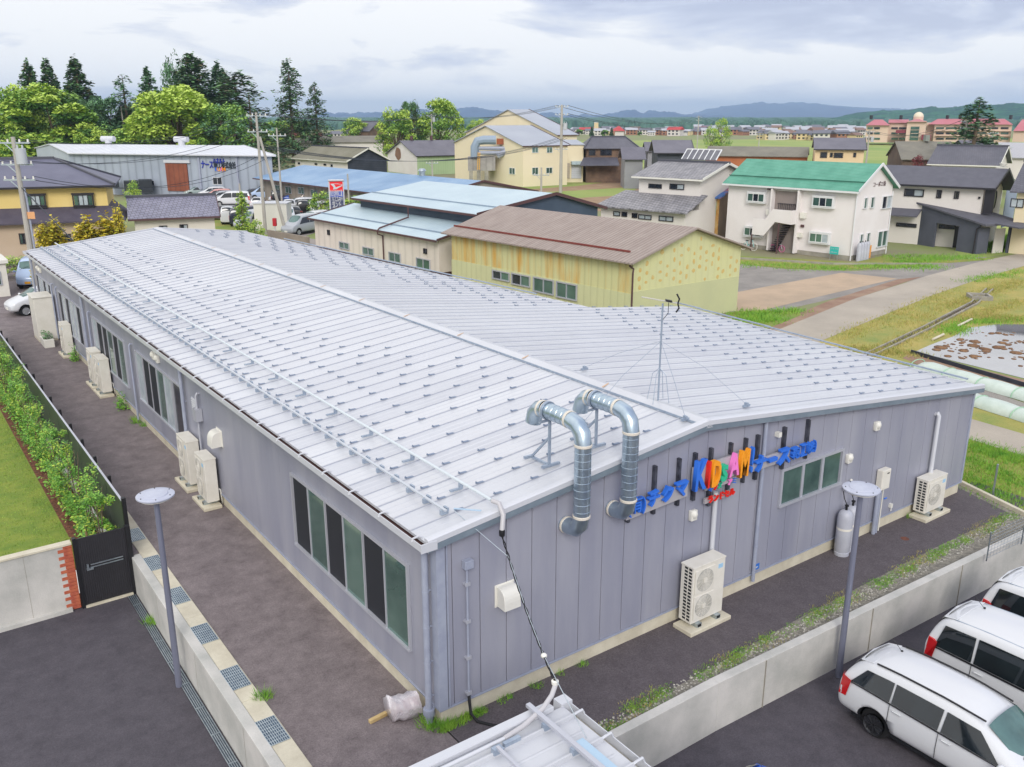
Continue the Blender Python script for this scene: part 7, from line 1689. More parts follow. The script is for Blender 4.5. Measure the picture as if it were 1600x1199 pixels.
text('信州自動車工業', .62, .02, O+Z*(z0b+.12), dx_, (0, 0, 1), M_TRIMW, 'letters', bp, sx=wd*.94/textw('信州自動車工業', .62), bold=.01)
for txt, va, vb in (('ミラ イース', 308.4, 313.4), ('ムーヴ', 313.8, 318.8), ('タント', 319.2, 324.4), ('ブーン', 324.8, 331)):
    gp, z0g, z1g = sp('model_panel', va, vb, mat('panel_slate', '#4a5170', rough=.5), .04); text(txt, .55, .02, O+dx_*wd*.12+Z*(z0g+.06), dx_, (0, 0, 1), M_TRIMW, 'letters', gp, sx=wd*(.8 if len(txt) > 4 else .66)/textw(txt, .55), bold=.012)

# ------------------------------------------------------------------ school, far town
M_SCH = mat('school_beige_wall', '#cdb3a0', '#d4bcaa', scale=.08, rough=.9); M_SCR = mat('school_pink_roof', '#b0656c', '#b8707a', scale=.1, rough=.7)
DS = 400
t = thing('school', 'long beige three storey school with a pink roof and an observatory dome', 'building', v2(UP(1353, 221, DS)))
def spx(name, u0, v0, u1, v1, dist, depth, m, parent=None): return quadbox(name, u0, v0, u1, v1, dist, depth, m, parent or t)
def sroof(u0, u1, v0, v1, dist, depth, ins=3):
    a, c = UP(u0, v1, dist-1.2), UP(u1, v1, dist-1.2); dx = (v2(c)-v2(a)).normalized(); n_ = Vector((-dx.y, dx.x, 0)); n_ = n_ if n_.y > 0 else -n_
    zt_ = UP((u0+u1)/2, v0, dist+depth/2).z; mb = MB(); h0 = a.z
    r0_, r1_ = v2(a)+n_*(depth/2+1.2)+dx*ins+Z*zt_, v2(c)+n_*(depth/2+1.2)-dx*ins+Z*zt_; f0, f1 = v2(a)+n_*(depth+2.4)+Z*h0, v2(c)+n_*(depth+2.4)+Z*h0; c = v2(c)+Z*h0
    mb.add([a, c, r1_, r0_, f0, f1], [[0, 1, 2, 3], [5, 4, 3, 2], [0, 3, 4], [1, 5, 2], [0, 4, 5, 1]]); return part(mb, 'roof', M_SCR, t)
spx('wing', 1354, 195.5, 1389, 223, DS, 16, M_SCH); sroof(1352.5, 1391, 187, 196, DS, 16)
spx('wing', 1389, 191.5, 1419, 223, DS+7, 12, M_SCH); sroof(1388, 1420, 187, 192, DS+7, 10, 0)
tw = spx('stair_tower', 1418, 189.5, 1448, 223, DS-3, 16, M_SCH); sroof(1417, 1449, 186.5, 190.5, DS-3, 16)
spx('wing', 1448, 192, 1461, 223, DS+3, 16, M_SCH); spx('wing', 1461, 194, 1582, 223, DS, 16, M_SCH); sroof(1450, 1583.5, 186, 194.5, DS, 16)
spx('stair_glass', 1423.5, 198, 1437, 219.5, DS-3.3, .3, M_GLASS, tw)
for v_ in (203, 208.5, 214): spx('band', 1423, v_, 1437.5, v_+.7, DS-3.5, .2, M_SCH, tw)
for (u0, u1) in ((1355.5, 1364), (1366, 1375), (1393, 1403), (1405, 1416), (1463, 1475), (1478, 1495), (1498, 1508), (1512, 1524), (1527, 1541), (1546, 1560), (1564, 1576)):
    dd_ = DS-.3 if (u0 < 1390 or u0 > 1460) else DS+6.7
    for (va, vb) in ((199, 202), (207, 210), (215.5, 218.5)): spx('window_band', u0, va, u1, vb, dd_, .25, M_DARKG if (u0+va) % 3 > 1 else M_GLASS)
for (v_) in (204.5, 212.5): spx('balcony_ledge', 1461, v_, 1582, v_+.9, DS-1.2, 1.2, M_SCH)
spx('canopy', 1400, 203.5, 1416, 208.5, DS-2, 6, mat('canopy_maroon', '#7c2f3c', rough=.7)); spx('canopy', 1440, 211, 1455, 219, DS-5, 5, MATS['canopy_maroon'])
for u_ in (1361, 1407.5, 1480, 1500, 1579): c_ = UP(u_, 186, DS+8); mb = MB(); mb.obox(c_+Z*.6, Vector((.45, 0, 0)), Vector((0, .45, 0)), Z*.8); part(mb, 'roof_ventilator', M_FRD, t)
c_ = UP(1435, 185, DS+8); mb = MB(); mb.cyl(c_-Z*1.2, c_+Z*.6, 1.9, n=16); part(mb, 'dome_drum', M_SCH, t); mb = MB(); mb.lathe(c_+Z*.5, [(1.95*math.cos(a*.157), 1.95*math.sin(a*.157)) for a in range(11)], 20); part(mb, 'dome', mat('dome_cream', '#d6cdb6', rough=.5), t, smooth=True)
t = thing('gymnasium', 'pink roofed school gymnasium cut by the right edge', 'building', v2(UP(1590, 221, DS)))
quadbox('wall', 1584, 205, 1680, 223, DS-4, 20, M_SCH, t); a, c = UP(1583, 205, DS-5), UP(1700, 205, DS-5); ra, rc_ = UP(1597, 187, DS+8), UP(1690, 187, DS+8); mb = MB(); fa2, fc2 = a+(v2(ra)-v2(a))*2, c+(v2(rc_)-v2(c))*2; fa2.z = fc2.z = a.z; mb.add([a, c, rc_, ra, fa2, fc2], [[0, 1, 2, 3], [5, 4, 3, 2], [0, 3, 4], [1, 5, 2]]); part(mb, 'roof', M_SCR, t)
t = thing('school_bank', 'dark hedge topped bank wall below the school', 'wall', v2(UP(1400, 226, DS-15))); quadbox('wall', 1388, 223.2, 1620, 226.2, DS-10, 3, mat('bank_wall', '#4e5250', '#5e625c', scale=.2, rough=.95), t)
# distant town
WL = [mat('town_wall_white', '#cfcac4', rough=.9), mat('town_wall_cream', '#d4bf94', rough=.9), mat('town_wall_brown', '#9c7058', rough=.9)]
RL = [('grey', mat('town_roof_grey', '#6a6a74', rough=.7)), ('brown', mat('town_roof_brown', '#7c6258', rough=.7)), ('pale', mat('town_roof_pale', '#a9abb2', rough=.7)), ('red', mat('town_roof_red', '#b03a3c', rough=.7))]
def tiny(name, rm, wm):
    t = thing('distant_house', 'x', 'house', (0, 0, 0), local=True); mb = MB(); mb.box(-5, 5, -4, 4, 0, 4.6); part(mb, 'wall', wm, t)
    mb = MB(); mb.add([(-5.6, -4.7, 4.4), (5.6, -4.7, 4.4), (5.6, 0, 6.6), (-5.6, 0, 6.6), (-5.6, 4.7, 4.4), (5.6, 4.7, 4.4)], [[0, 1, 2, 3], [5, 4, 3, 2], [0, 3, 4], [1, 5, 2], [0, 4, 5, 1]]); part(mb, 'roof', rm, t)
    mb = MB()
    for z_ in (.9, 3.0): [mb.box(x_, x_+1.5, -4.06, -3.98, z_, z_+1.1) for x_ in (-4, -1, 2)]
    part(mb, 'windows', M_DARKG, t); return t
TP = {(k, w): None for k in range(4) for w in range(3)}
rnd = np.random.RandomState(12); spots = []
for u in np.arange(884, 1345, 7.5): spots.append((u+rnd.randn()*2, 560+rnd.rand()*80))
for u in np.arange(1090, 1350, 8): spots.append((u+rnd.randn()*2, 640+rnd.rand()*230))
for u in np.arange(1195, 1345, 9): spots.append((u+rnd.randn()*2, 455+rnd.rand()*50))
for u in np.arange(505, 620, 24): spots.append((u+rnd.randn()*2, 420+rnd.rand()*90))
for (u, d0) in spots:
    k = int(rnd.choice([0, 0, 0, 1, 2, 2, 3], 1)[0]) if u < 1200 else int(rnd.choice([0, 0, 1, 2, 2], 1)[0]); w = int(rnd.choice([0, 0, 0, 0, 1, 1, 2], 1)[0]); p = v2(UP(u, 210, d0)); rz = -.627+rnd.randn()*.4
    sc = .45+.35*rnd.rand(); lb = f'tiny {RL[k][0]} roofed house among the distant town beyond the green fields'
    if TP[(k, w)] is None: o = TP[(k, w)] = tiny('distant_house', RL[k][1], WL[w]); o.location = p; o.rotation_euler = (0, 0, rz); o.scale = (sc, sc, sc); o['label'] = lb; o['group'] = f'{RL[k][0]} roofed houses of the distant town'
    else: dup(TP[(k, w)], p, rz, lb, scale=(sc, sc, sc))
for o in TP.values():
    if o: o['group'] = o['label'].replace('tiny ', '').replace(' roofed house among the distant town beyond the green fields', '')+' roofed houses of the distant town'
t = thing('tower_block', 'small cream tower block with a plain flat top among the distant town', 'building', v2(UP(931, 210, 600))); quadbox('wall', 928.5, 192, 935, 212, 600, 8, WL[1], t); quadbox('parapet', 928.2, 191.3, 935.3, 192.2, 600, 8.2, WL[0], t)
t = thing('distant_hall', 'distant hall with a steep red gable roof beyond the fields', 'building', v2(UP(968, 212, 560))); quadbox('wall', 961, 204, 975, 213, 560, 12, WL[0], t)
a, c = UP(959, 205, 559), UP(977, 205, 559); ap = UP(967, 196.5, 566); mb = MB(); back = (v2(ap)-v2(a))*1.2; mb.add([a, c, ap, a+Vector((6, 10, 0)), c+Vector((6, 10, 0))], [[0, 1, 2], [1, 4, 2], [4, 3, 2], [3, 0, 2], [0, 3, 4, 1]]); part(mb, 'roof', RL[3][1], t)

# ------------------------------------------------------------------ trees
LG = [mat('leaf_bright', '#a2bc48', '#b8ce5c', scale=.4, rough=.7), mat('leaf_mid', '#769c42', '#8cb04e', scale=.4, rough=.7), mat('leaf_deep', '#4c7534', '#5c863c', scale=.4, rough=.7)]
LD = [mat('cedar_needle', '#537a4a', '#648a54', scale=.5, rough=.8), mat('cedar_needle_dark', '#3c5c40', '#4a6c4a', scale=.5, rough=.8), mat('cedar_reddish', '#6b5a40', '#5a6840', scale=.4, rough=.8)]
LB = [mat('leaf_blue_green', '#5c8660', '#6f966a', scale=.5, rough=.8), LD[1], LD[0]]
LY = [mat('golden_leaf', '#cdb62e', '#d8c648', scale=2, rough=.7), mat('golden_leaf_green', '#a3a632', '#b8b23a', scale=2, rough=.7), mat('golden_leaf_dark', '#86801f', '#9a9226', scale=2, rough=.7)]
def broadleaf(mats, h, r, seed, n=9000, leaf=.34, low=.18):
    rnd = np.random.RandomState(seed); t = thing('tree', 'x', 'tree', (0, 0, 0), local=True); st = MB(); st.tube([(0, 0, 0), (.1*r, 0, h*.25), (0, .05*r, h*.55)], [r*.075, r*.06, r*.03], 7)
    cs = []
    for k in range(46):
        th = rnd.rand()*6.28; z = low+(1-low)*rnd.rand()**.8; rr = r*math.sqrt(max(.03, 1-((z-.5)/.52)**2))*(.55+.42*rnd.rand()); c = np.array((rr*math.cos(th), rr*math.sin(th), h*z*.92)); cs.append((c, r*(.17+.15*rnd.rand())))
        if k % 4 == 0: st.tube([(0, 0, h*.3), tuple(c*.6+np.array((0, 0, h*.1))), tuple(c)], [r*.035, r*.02, r*.006], 4)
    cl = MB()
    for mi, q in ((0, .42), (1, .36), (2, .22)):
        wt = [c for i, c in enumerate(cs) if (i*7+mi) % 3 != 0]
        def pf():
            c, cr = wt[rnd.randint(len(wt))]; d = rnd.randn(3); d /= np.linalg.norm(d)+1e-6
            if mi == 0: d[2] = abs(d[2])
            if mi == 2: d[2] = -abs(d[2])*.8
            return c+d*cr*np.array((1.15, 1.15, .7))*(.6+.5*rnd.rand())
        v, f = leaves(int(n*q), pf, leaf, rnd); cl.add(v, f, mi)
    part(st, 'trunk', M_BARK, t); part(cl, 'crown', mats, t); return t
def conifer(mats, h, r, seed, n=12000, leaf=.24, droop=.25, sparse=0., top=0.02, base=.1):
    rnd = np.random.RandomState(seed); t = thing('conifer', 'x', 'tree', (0, 0, 0), local=True); st = MB(); st.tube([(0, 0, 0), (0, 0, h*.97)], [r*.07+.1, .04], 6)
    br = []; nb = int(150*(1-sparse*.6))
    for k in range(nb):
        q = base+(1-base)*(k+rnd.rand())/nb; a = rnd.rand()*6.28; L = r*((1-q)**.6+top)*(.7+.45*rnd.rand()); br.append((q*h, a, L))
        if L > r*.3: st.tube([(0, 0, q*h), (math.cos(a)*L*.9, math.sin(a)*L*.9, q*h-L*droop)], [.07, .02], 3)
    W = np.array([b_[2] for b_ in br]); W = W/W.sum(); cl = MB()
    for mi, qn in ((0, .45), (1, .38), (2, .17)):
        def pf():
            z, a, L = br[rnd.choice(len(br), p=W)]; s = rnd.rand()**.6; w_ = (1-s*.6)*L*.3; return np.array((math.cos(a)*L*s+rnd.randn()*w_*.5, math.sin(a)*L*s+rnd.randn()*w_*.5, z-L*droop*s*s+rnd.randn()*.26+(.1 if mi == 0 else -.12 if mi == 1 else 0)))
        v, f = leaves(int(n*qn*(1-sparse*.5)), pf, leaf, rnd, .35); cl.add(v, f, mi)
    part(st, 'trunk', M_BARK, t); part(cl, 'crown', mats, t); return t
def place(t, u, vt, dist, h0, label, cat='tree', wpx=None, r0=None, group=None):
    """stand a tree of built height h0 so that its top shows at (u, vt)"""
    top_ = UP(u, vt, dist); t.location = (top_.x, top_.y, 0); s = top_.z/h0; sx = s if wpx is None else wpx/2*dist*1.03/FPX/r0
    t.scale = (sx, sx, s); t['label'] = label; t['category'] = cat
    if group: t['group'] = group
    return t
GT = 'trees behind the warehouse'
def T(kind, mats, u, vt, w, dist, label, seed, group=GT, **k):
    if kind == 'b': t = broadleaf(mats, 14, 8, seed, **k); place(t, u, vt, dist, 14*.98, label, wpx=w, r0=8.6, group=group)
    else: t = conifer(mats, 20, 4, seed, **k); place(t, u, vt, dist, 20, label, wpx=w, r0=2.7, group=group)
    t.rotation_euler = (0, 0, seed*1.7); return t
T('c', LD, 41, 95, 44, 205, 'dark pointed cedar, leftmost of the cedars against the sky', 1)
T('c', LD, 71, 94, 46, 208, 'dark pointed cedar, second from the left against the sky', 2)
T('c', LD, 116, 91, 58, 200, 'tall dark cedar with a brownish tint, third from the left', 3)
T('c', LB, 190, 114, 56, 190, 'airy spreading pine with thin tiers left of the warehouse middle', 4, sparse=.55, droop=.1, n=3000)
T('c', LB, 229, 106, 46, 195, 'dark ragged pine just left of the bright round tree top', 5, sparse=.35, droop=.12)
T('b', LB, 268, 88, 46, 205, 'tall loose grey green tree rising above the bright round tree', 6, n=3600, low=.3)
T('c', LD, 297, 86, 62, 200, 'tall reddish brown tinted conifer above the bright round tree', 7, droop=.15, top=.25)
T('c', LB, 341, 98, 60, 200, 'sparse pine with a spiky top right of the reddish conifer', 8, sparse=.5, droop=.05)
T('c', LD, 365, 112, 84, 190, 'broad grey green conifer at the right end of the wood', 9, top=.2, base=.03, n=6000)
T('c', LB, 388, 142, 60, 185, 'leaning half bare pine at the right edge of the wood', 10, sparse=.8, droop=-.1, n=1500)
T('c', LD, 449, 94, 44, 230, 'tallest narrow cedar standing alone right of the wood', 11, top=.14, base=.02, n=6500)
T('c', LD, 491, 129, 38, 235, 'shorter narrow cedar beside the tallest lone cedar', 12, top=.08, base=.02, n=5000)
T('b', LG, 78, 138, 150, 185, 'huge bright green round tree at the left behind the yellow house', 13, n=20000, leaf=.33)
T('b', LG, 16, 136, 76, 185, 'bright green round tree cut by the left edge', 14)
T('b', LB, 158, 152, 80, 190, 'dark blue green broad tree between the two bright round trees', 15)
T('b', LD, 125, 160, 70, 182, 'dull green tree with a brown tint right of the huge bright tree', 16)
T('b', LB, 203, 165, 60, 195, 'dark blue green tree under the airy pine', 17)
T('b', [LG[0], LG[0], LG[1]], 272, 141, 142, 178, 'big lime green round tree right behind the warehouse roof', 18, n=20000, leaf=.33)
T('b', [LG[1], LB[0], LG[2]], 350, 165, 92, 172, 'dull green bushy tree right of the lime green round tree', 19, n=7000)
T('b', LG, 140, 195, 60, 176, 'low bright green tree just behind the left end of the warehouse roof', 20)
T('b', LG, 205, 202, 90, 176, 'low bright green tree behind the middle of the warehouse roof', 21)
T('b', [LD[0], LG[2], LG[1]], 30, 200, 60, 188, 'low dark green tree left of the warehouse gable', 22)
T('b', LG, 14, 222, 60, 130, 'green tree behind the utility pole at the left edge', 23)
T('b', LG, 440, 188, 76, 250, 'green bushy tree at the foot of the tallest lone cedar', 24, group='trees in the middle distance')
G3 = 'trees in the middle distance'
T('b', LG, 618, 171, 62, 210, 'fresh green round tree, left one of the group behind the green sided barn', 25, group=G3)
T('b', LD, 638, 158, 40, 215, 'dull brownish green slim tree in the group behind the green sided barn', 26, group=G3)
T('b', LG, 684, 158, 76, 215, 'fresh green round tree, right one of the group behind the green sided barn', 27, group=G3)
T('b', LG, 555, 186, 50, 300, 'pale half leafed tree beyond the dark temple-like roof', 28, group=G3)
T('b', LG, 745, 188, 34, 320, 'small green tree beyond the grey factory roof', 29, group=G3)
T('c', LB, 1532, 152, 74, 150, 'tall ragged spruce in front of the school', 30, group=G3, sparse=.35, droop=.12, base=.12, n=5200)
T('b', LG, 1128, 186, 30, 260, 'upright light green tree beyond the solar panels, taller of two', 31, group=G3, n=4000)
T('b', LG, 1113, 195, 24, 262, 'upright light green tree beyond the solar panels, shorter of two', 32, group=G3, n=3000)
T('b', LG, 1420, 237, 30, 185, 'green bush at the corner of the weathered barn roof', 33, group=G3, n=1800)
T('b', [mat('maroon_leaf', '#7c2f34', '#5c2a30', scale=1, rough=.8)]*3, 1435, 244, 34, 120, 'low dark red leafed shrub behind the modern house roof', 34, group=G3, n=1800)
T('b', LG, 535, 312, 46, 92, 'bright green shrub behind the dealership sign', 35, group='shrubs beside the car park', n=3000, leaf=.5)
T('b', LG, 500, 300, 38, 98, 'fresh green shrub left of the dealership sign', 36, group='shrubs beside the car park', n=2500, leaf=.5)
T('b', LG, 556, 305, 36, 100, 'yellowish green shrub right of the dealership sign', 37, group='shrubs beside the car park', n=2500, leaf=.5)
T('b', LG, 205, 283, 28, 100, 'clipped green garden tree behind the tiled outhouse', 38, group='shrubs beside the car park', n=2200, leaf=.4)
T('c', LG, 375, 300, 17, 80, 'slim green columnar conifer on the grass bank by the car park', 39, group='shrubs beside the car park', n=2200, top=.3, leaf=.5)
T('b', LG, 400, 344, 26, 78, 'small light green bush on the grass bank near the poles', 40, group='shrubs beside the car park', n=1500, leaf=.5)
T('b', LG, 22, 401, 60, 70, 'low green shrub behind the gatehouse', 41, group='shrubs beside the car park', n=1800, leaf=.4)
for k, (u, vt, w) in enumerate(((66, 357, 24), (84, 352, 30), (132, 349, 34), (166, 346, 36))):
    t = conifer(LY, 4, 1.2, 50+k, n=6000, leaf=.11, droop=.1, top=.18, base=.0)
    place(t, u, vt, 65, 4, f'golden yellow conical conifer behind the far roof edge, {["leftmost", "second from left", "third from left", "rightmost"][k]} of four', wpx=w, r0=.72, group='golden conifers beyond the workshop'); t.rotation_euler = (0, 0, k)
t = conifer(LY, 4, 1.2, 60, n=4000, leaf=.11, droop=.1, top=.25); place(t, 183, 330, 66, 4, 'narrow yellow green conifer between the yellow house and the tiled outhouse', wpx=16, r0=.72, group='golden conifers beyond the workshop')
rnd = np.random.RandomState(3); TS = None
for k, (u, v, d0) in enumerate([(891,203,540),(905,202,545),(925,198,530),(945,203,535),(956,200,540),(1000,206,560),(1018,206,570),(1055,206,600),(1090,205,610),(1205,206,640),(1250,205,680),(1290,205,700),(1180,207,600),(1320,206,720)]):
    if k < 2:
        o = (conifer(LD, 12, 3, 70, n=1500, leaf=.7, top=.15) if k == 0 else broadleaf([LG[1], LG[2], LD[0]], 9, 5, 71, n=1500, leaf=.8))
        if k == 0: TS = o
        else: TB = o
    else: o = dup(TS if k in (2, 4) else TB, (0, 0, 0))
    o = place(o, u, v, d0, 12 if (k in (0, 2, 4)) else 9, 'small dark conifer in the distant town beyond the fields' if k in (0, 2, 4) else 'small green tree in the distant town beyond the fields', group='conifers of the distant town' if k in (0, 2, 4) else 'round trees of the distant town')

# ------------------------------------------------------------------ utility poles and wires
M_POLE = mat('pole_concrete', '#a39f98', '#b0aca4', scale=.8, rough=.8); M_TRF = mat('transformer_grey', '#b4b8bc', rough=.5); M_WIRE = mat('wire_dark', '#3c4048', rough=.7)
PT = {}
def pole(key, u, vt, dist, label, arms=(.4, 1.5), r=.17, tr=False, lean=None, ub=None):
    tp = UP(u, vt, dist); bs = v2(tp) if lean is None else v2(UP(lean, 300, dist)); t = thing('utility_pole', label, 'utility pole', bs, group='utility poles')
    mb = MB(); mb.cyl(bs, tp, r, r*.62, n=10); part(mb, 'pole', M_POLE, t, smooth='auto'); ends = []
    dx = RGT
    for a in arms:
        c = tp-Z*a; mb = MB(); mb.bar(c-dx*.95, c+dx*.95, .09, .09); mb.bar(c-dx*.6, c-Z*.6, .05, .05); part(mb, 'crossarm', M_GALV, t)
        mb = MB()
        for s in (-.85, -.35, .35, .85): mb.cyl(c+dx*s+Z*.04, c+dx*s+Z*.22, .06, .045, n=8); ends.append(c+dx*s+Z*.22)
        part(mb, 'insulator', M_WHITEP, t)
    if tr: mb = MB(); c = tp-Z*tr+dx*.5-Vector((.2, .3, 0)); mb.cyl(c-Z*.45, c+Z*.45, .3, n=14); mb.cyl(c-Z*.5, c-Z*.45, .2, n=10); [mb.cyl(c+Z*.45+dx*s, c+Z*.65+dx*s, .05, n=6) for s in (-.15, .15)]; part(mb, 'transformer', M_TRF, t, smooth='auto')
    PT[key] = (tp, ends); return t
tL = pole('L', 20, 214, 62, 'grey utility pole with a transformer at the left edge behind the workshop', (.35, 1.6, 2.5), .2, tr=1.1)
mb = MB(); c = PT['L'][0]-Z*4.6; mb.obox(c+RGT*.35, RGT*.22, Vector((0, .15, 0)), Z*.2); part(mb, 'service_box', mat('service_box_orange', '#d9a070', rough=.6), tL)
mb = MB(); c = PT['L'][0]; mb.tube([c-Z*3-RGT*-.2, c-Z*3.6+RGT*.25, c-Z*9+RGT*.28], .06, 6); part(mb, 'riser_pipe', M_PVC, tL)
tP = pole('P', 400, 176, 88, 'taller of the two crossing utility poles right of the warehouse', (.3, 1.7), .17)
pole('Q', 406, 214, 87, 'leaning brace pole joined to the taller utility pole by the warehouse', (), .17, lean=443)
pole('R', 432, 200, 100, 'slim metal pole with crossarms right of the leaning brace pole', (.8,), .12)
pole('S', 374, 287, 82, 'short wooden pole on the grass bank before the big white people carrier', (), .12)
pole('M', 878, 164, 134, 'tall pole with crossarms and transformer before the cream factory', (.3, 1.4, 6.2), .26, tr=3.0)
pole('N', 1092, 181, 330, 'distant thin pole between the farmhouse and the upright green trees', (.5, 1.6), .22)
pole('O', 1359, 203, 190, 'grey pole left of the school behind the green roof', (.4, 1.4), .2, tr=1.8)
pole('V', 1512, 186, 150, 'pale concrete pole crossing the spruce before the school', (.4, 1.3), .2)
pole('W', 1552, 205, 165, 'pale pole with a lamp arm right of the spruce', (.4,), .17)
pole('X', 674, 178, 200, 'thin pole with a small transformer before the round trees', (.4,), .16, tr=1.2)
pole('Y', 675, 250, 140, 'short dark pole in front of the green sided barn', (.5,), .15)
pole('K', 846, 262, 110, 'short thick post in the vegetable plot left of the tall pole', (.9,), .16)
pole('J', 543, 272, 92, 'slim pole right beside the dealership sign', (), .12)
pole('G', 189, 166, 190, 'bare thin pole in the wood left of the lime green tree', (), .2)
pole('H', 1187 if False else 1187, 208, 240, 'thin pole behind the orange brown barn', (.4,), .16)
wires = thing('overhead_wires', 'thin dark overhead wires strung between the utility poles', 'wires', (0, 0, 0))
def wire(a, b, sag, r=.022):
    mb = MB(); n = 14; mb.tube([a.lerp(b, i/n)-Z*sag*4*(i/n)*(1-i/n) for i in range(n+1)], r, 4); part(mb, 'wire', M_WIRE, wires)
eL, eP, eM, eN, eO, eV, eX, eR = (PT[k][1] for k in 'LPMNOVXR')
for i in range(0, 8, 2): wire(eL[i], eP[min(i, 7)], 1.2)
for i in (1, 3, 5): wire(eL[8+i % 4], eP[4+i % 4]-Z*2.5, 1.6)
for i in range(0, 4): wire(eP[i], eX[i], 1.0); wire(eX[i], eM[i], 1.2)
for i in range(4, 8): wire(eP[i]-Z*1.5, eM[i]-Z*3.5, 2.2, .03)
for i in (0, 3, 5, 7): wire(eM[i], eN[i], 2.5, .035)
for i in (0, 3): wire(eN[i], eO[i], 2.5, .04)
for i in (0, 3): wire(eO[i], eV[i], 1.5, .03)
wire(eL[0], UP(-60, 205, 50), .3); wire(eL[4], UP(-60, 240, 50), .3)
wire(PT['L'][0]-Z*2.9, UP(114, 376, 56), 0, .03)
t = thing('fire_hydrant_post', 'small red fire equipment box on a white post by the car park', 'hydrant', PZ(431, 371, 0)); p = PZ(431, 371, 0)
mb = MB(); mb.cyl(p, p+Z*1.1, .05, n=8); part(mb, 'post', M_TRIMW, t); mb = MB(); mb.obox(p+Z*1.4, RGT*.16, Vector((.1, .12, 0)), Z*.36); part(mb, 'box', mat('hydrant_red', '#b3202a', rough=.5), t, bevel=.02)
a, c = PZ(420, 372, 0), PZ(483, 384, 0); t = thing('low_wall', 'low stained concrete wall along the near side of the car park', 'wall', a); mb = MB(); mb.bar(a+Z*.3, c+Z*.3, .2, .9); part(mb, 'wall', MATS['stained_block_wall'], t)
# plastic crop tunnels
M_TUN = mat('crop_tunnel_film', '#b4c2b8', '#c6d0c8', scale=1.2, rough=.35, bump=.05, bscale=2)
def tunnel(pa, pb, w, h, label):
    pa, pb = Vector(pa), Vector(pb); d = (pb-pa).normalized(); s = Vector((-d.y, d.x, 0)); L = (pb-pa).length; n = int(L/.35); V = []; m = 10
    t = thing('crop_tunnel', label, 'crop tunnel', pa, group='plastic crop tunnels')
    for i in range(n+1):
        q = i/n; bulge = abs(math.sin(q*L*math.pi/1.6)); hh = h*(.86+.14*bulge)*(min(1, q*L/.5+.15)); ww = w*(.95+.05*bulge)
        for k in range(m+1): a = math.pi*k/m; V.append(pa+d*L*q+s*ww/2*math.cos(a)+Z*max(.02, hh*math.sin(a)**.8))
    mb = MB(); mb.add(V, [[i*(m+1)+k, (i+1)*(m+1)+k, (i+1)*(m+1)+k+1, i*(m+1)+k+1] for i in range(n) for k in range(m)]); part(mb, 'film', M_TUN, t, smooth=True)
    mb = MB(); x = .05
    while x < L: q = x/L; mb.tube([pa+d*x+s*w/2*1.0*math.cos(math.pi*k/8)+Z*(h*.9*math.sin(math.pi*k/8)**.8+.02) for k in range(9)], .02, 4); x += 1.6
    part(mb, 'hoop', mat('hoop_green', '#9cc4a6', rough=.5), t)
tunnel(PZ(1432, 574, 0), PZ(1760, 668, 0), 1.0, .4, 'white plastic crop tunnel nearer the flooded field')
tunnel(PZ(1475, 615, 0), PZ(1760, 705, 0), 1.0, .4, 'white plastic crop tunnel nearer the workshop corner')
t = thing('field_edging', 'black corrugated plastic edging board along the flooded field', 'edging', PZ(1423, 552, 0)); a, c = PZ(1423, 553, 0), PZ(1800, 664, 0); mb = MB(); mb.bar(a+Z*.1, c+Z*.1, .04, .2); part(mb, 'board', mat('edging_black', '#272c38', '#353b48', scale=3, rough=.5), t)
# concrete ditch in the straw field
t = thing('ditch', 'narrow concrete drainage ditch crossing the dry grass field', 'ditch', PZ(1369, 551, 0)); pts = [PZ(1340, 563, 0), PZ(1369, 551, 0), PZ(1447, 514, 0), PZ(1522, 475, 0), PZ(1546, 453, 0)]
for off, m_, z_, w_, h_ in ((-.19, M_CONCD, .05, .08, .12), (.19, M_CONCD, .05, .08, .12), (0, mat('ditch_dark', '#4a4036', '#5a4e40', scale=2, rough=.95), .015, .3, .02)):
    mb = MB()
    for a, c in zip(pts, pts[1:]):
        d = (c-a).normalized(); s = Vector((-d.y, d.x, 0)); mb.bar(a+s*off+Z*z_, c+s*off+Z*z_, w_, h_)
    part(mb, 'side_wall' if off else 'bed', m_, t)
p = PZ(1530, 467, 0); t = thing('culvert', 'small square concrete culvert box on the field ditch', 'culvert', p); mb = MB(); d = Vector((.75, .66, 0)).normalized(); s = Vector((-d.y, d.x, 0))
for q, a_, b_ in ((s*.55, d*.6, s*.07), (-s*.55, d*.6, s*.07), (d*.6, d*.07, s*.6), (-d*.6, d*.07, s*.6)): mb.obox(p+q+Z*.12, a_, b_, Z*.13)
part(mb, 'box', M_CONCD, t); mb = MB(); mb.obox(p+Z*.02, d*.55, s*.5, Z*.01); part(mb, 'water', M_SLOT, t)
for (u0, v0, u1, v1, lb) in ((1457,533,1474,525,'short white pipe lying on the bank of the flooded field, nearer one'),(1496,512,1518,501,'short white pipe lying on the bank of the flooded field, farther one')):
    a, c = PZ(u0, v0, 0), PZ(u1, v1, 0); mb = MB(); mb.cyl(a+Z*.08, c+Z*.08, .06, n=8); solo(mb, 'pipe', M_CONCL, lb, 'pipe', loc=a, group='pipes by the flooded field')
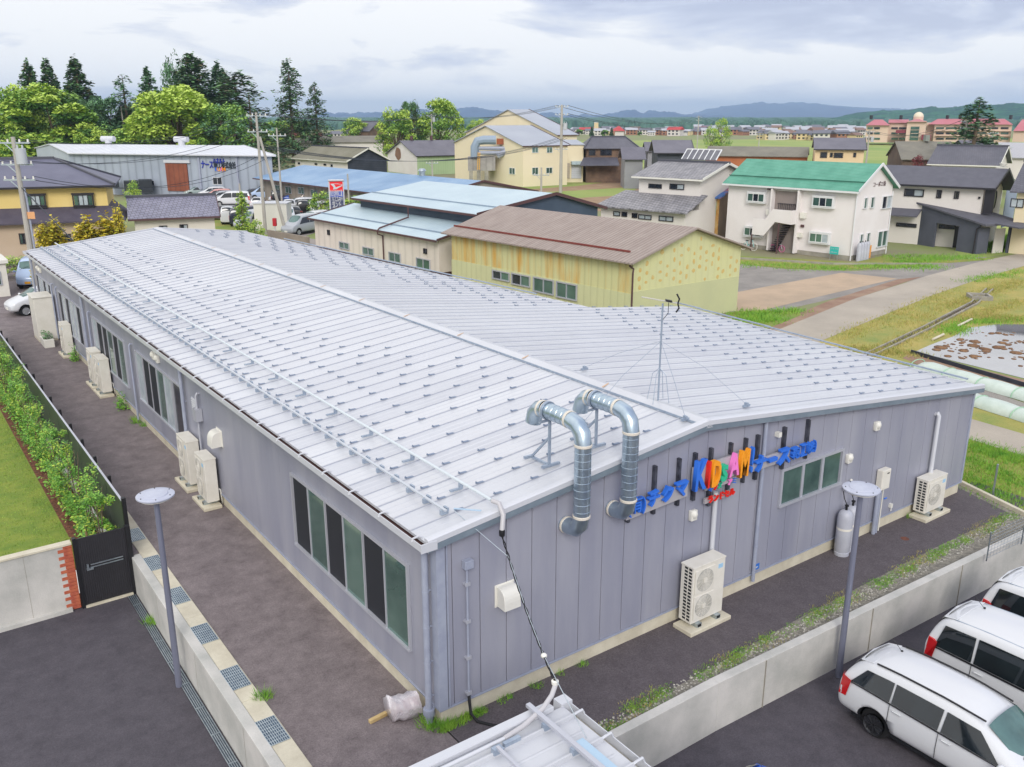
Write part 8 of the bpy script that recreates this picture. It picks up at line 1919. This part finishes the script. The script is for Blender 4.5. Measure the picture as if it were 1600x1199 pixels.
# rough grass on the verges (stuff)
def scatter(name, pix, n, h, m, seed, blades=9, spread=.3):
    rnd = np.random.RandomState(seed); mb = MB()
    for k in range(n):
        a, c = pix[rnd.randint(len(pix))]; f = rnd.rand(); u = a[0]+(c[0]-a[0])*f+rnd.randn()*8; v = a[1]+(c[1]-a[1])*f+rnd.randn()*2.2; p = PZ(u, v, 0)
        for j in range(blades):
            q = p+Vector((rnd.randn(), rnd.randn(), 0))*spread; a_ = rnd.rand()*6.28; hh = h*(.5+rnd.rand()); w_ = Vector((math.cos(a_), math.sin(a_), 0))*h*.13; l = Vector((rnd.randn()*.4, rnd.randn()*.4, 1))*hh; mb.poly([q-w_, q+w_, q+l])
    return struct(mb, name, m, 'stuff')
scatter('verge_grass', [((1155,413),(1330,421)),((1400,410),(1470,407)),((1340,418),(1470,418)),((1150,492),(1250,487)),((1160,500),(1215,500)),((1390,402),(1530,404))], 900, .16, M_TUFT, 1)
scatter('weed_grass', [((1510,715),(1600,760)),((1500,740),(1590,790)),((1515,700),(1600,725)),((1505,690),(1600,720))], 900, .09, M_TUFT, 2)
scatter('field_grass', [((1310,530),(1500,450)),((1400,510),(1590,440)),((1350,560),(1480,500)),((1480,480),(1600,440)),((1530,495),(1600,500)),((1500,500),(1600,470)),((1320,545),(1440,555))], 1500, .13, M_TUFTY, 3)
scatter('field_grass_green', [((1510,440),(1600,425)),((1500,505),(1600,500)),((1480,520),(1500,510))], 400, .13, M_TUFT, 4)
scatter('garden_weeds', [((1520,385),(1600,370)),((1540,392),(1600,380))], 300, .3, M_TUFT, 5)
rnd = np.random.RandomState(8); mb = MB()      # lawn texture: fine blades
for k in range(9000):
    x, y = -4.05-rnd.rand()**1.4*5, 10.5+rnd.rand()*16; a_ = rnd.rand()*6.28; hh = .02+.03*rnd.rand(); w_ = .012; mb.poly([(x-w_*math.cos(a_), y-w_*math.sin(a_), .004), (x+w_*math.cos(a_), y+w_*math.sin(a_), .004), (x+rnd.randn()*.015, y+rnd.randn()*.015, hh)])
struct(mb, 'lawn_grass', mat('lawn_blade', '#7c9a38', '#94ac44', scale=2, rough=.8), 'stuff')
# ------------------------------------------------------------------ haze
mb = MB(); mb.box(-13500, 13500, -200, 14200, -3.2, 262)
hm = bpy.data.materials.new('haze_air'); hm.use_nodes = True; nt = hm.node_tree; nt.nodes.clear()
pv = N(nt, 'ShaderNodeVolumePrincipled'); pv.inputs['Color'].default_value = (.55, .74, 1.0, 1); pv.inputs['Density'].default_value = 1.35e-4; pv.inputs['Anisotropy'].default_value = 0
ho = N(nt, 'ShaderNodeOutputMaterial'); nt.links.new(pv.outputs[0], ho.inputs['Volume'])
hz_o = struct(mb, 'haze', hm, 'stuff')
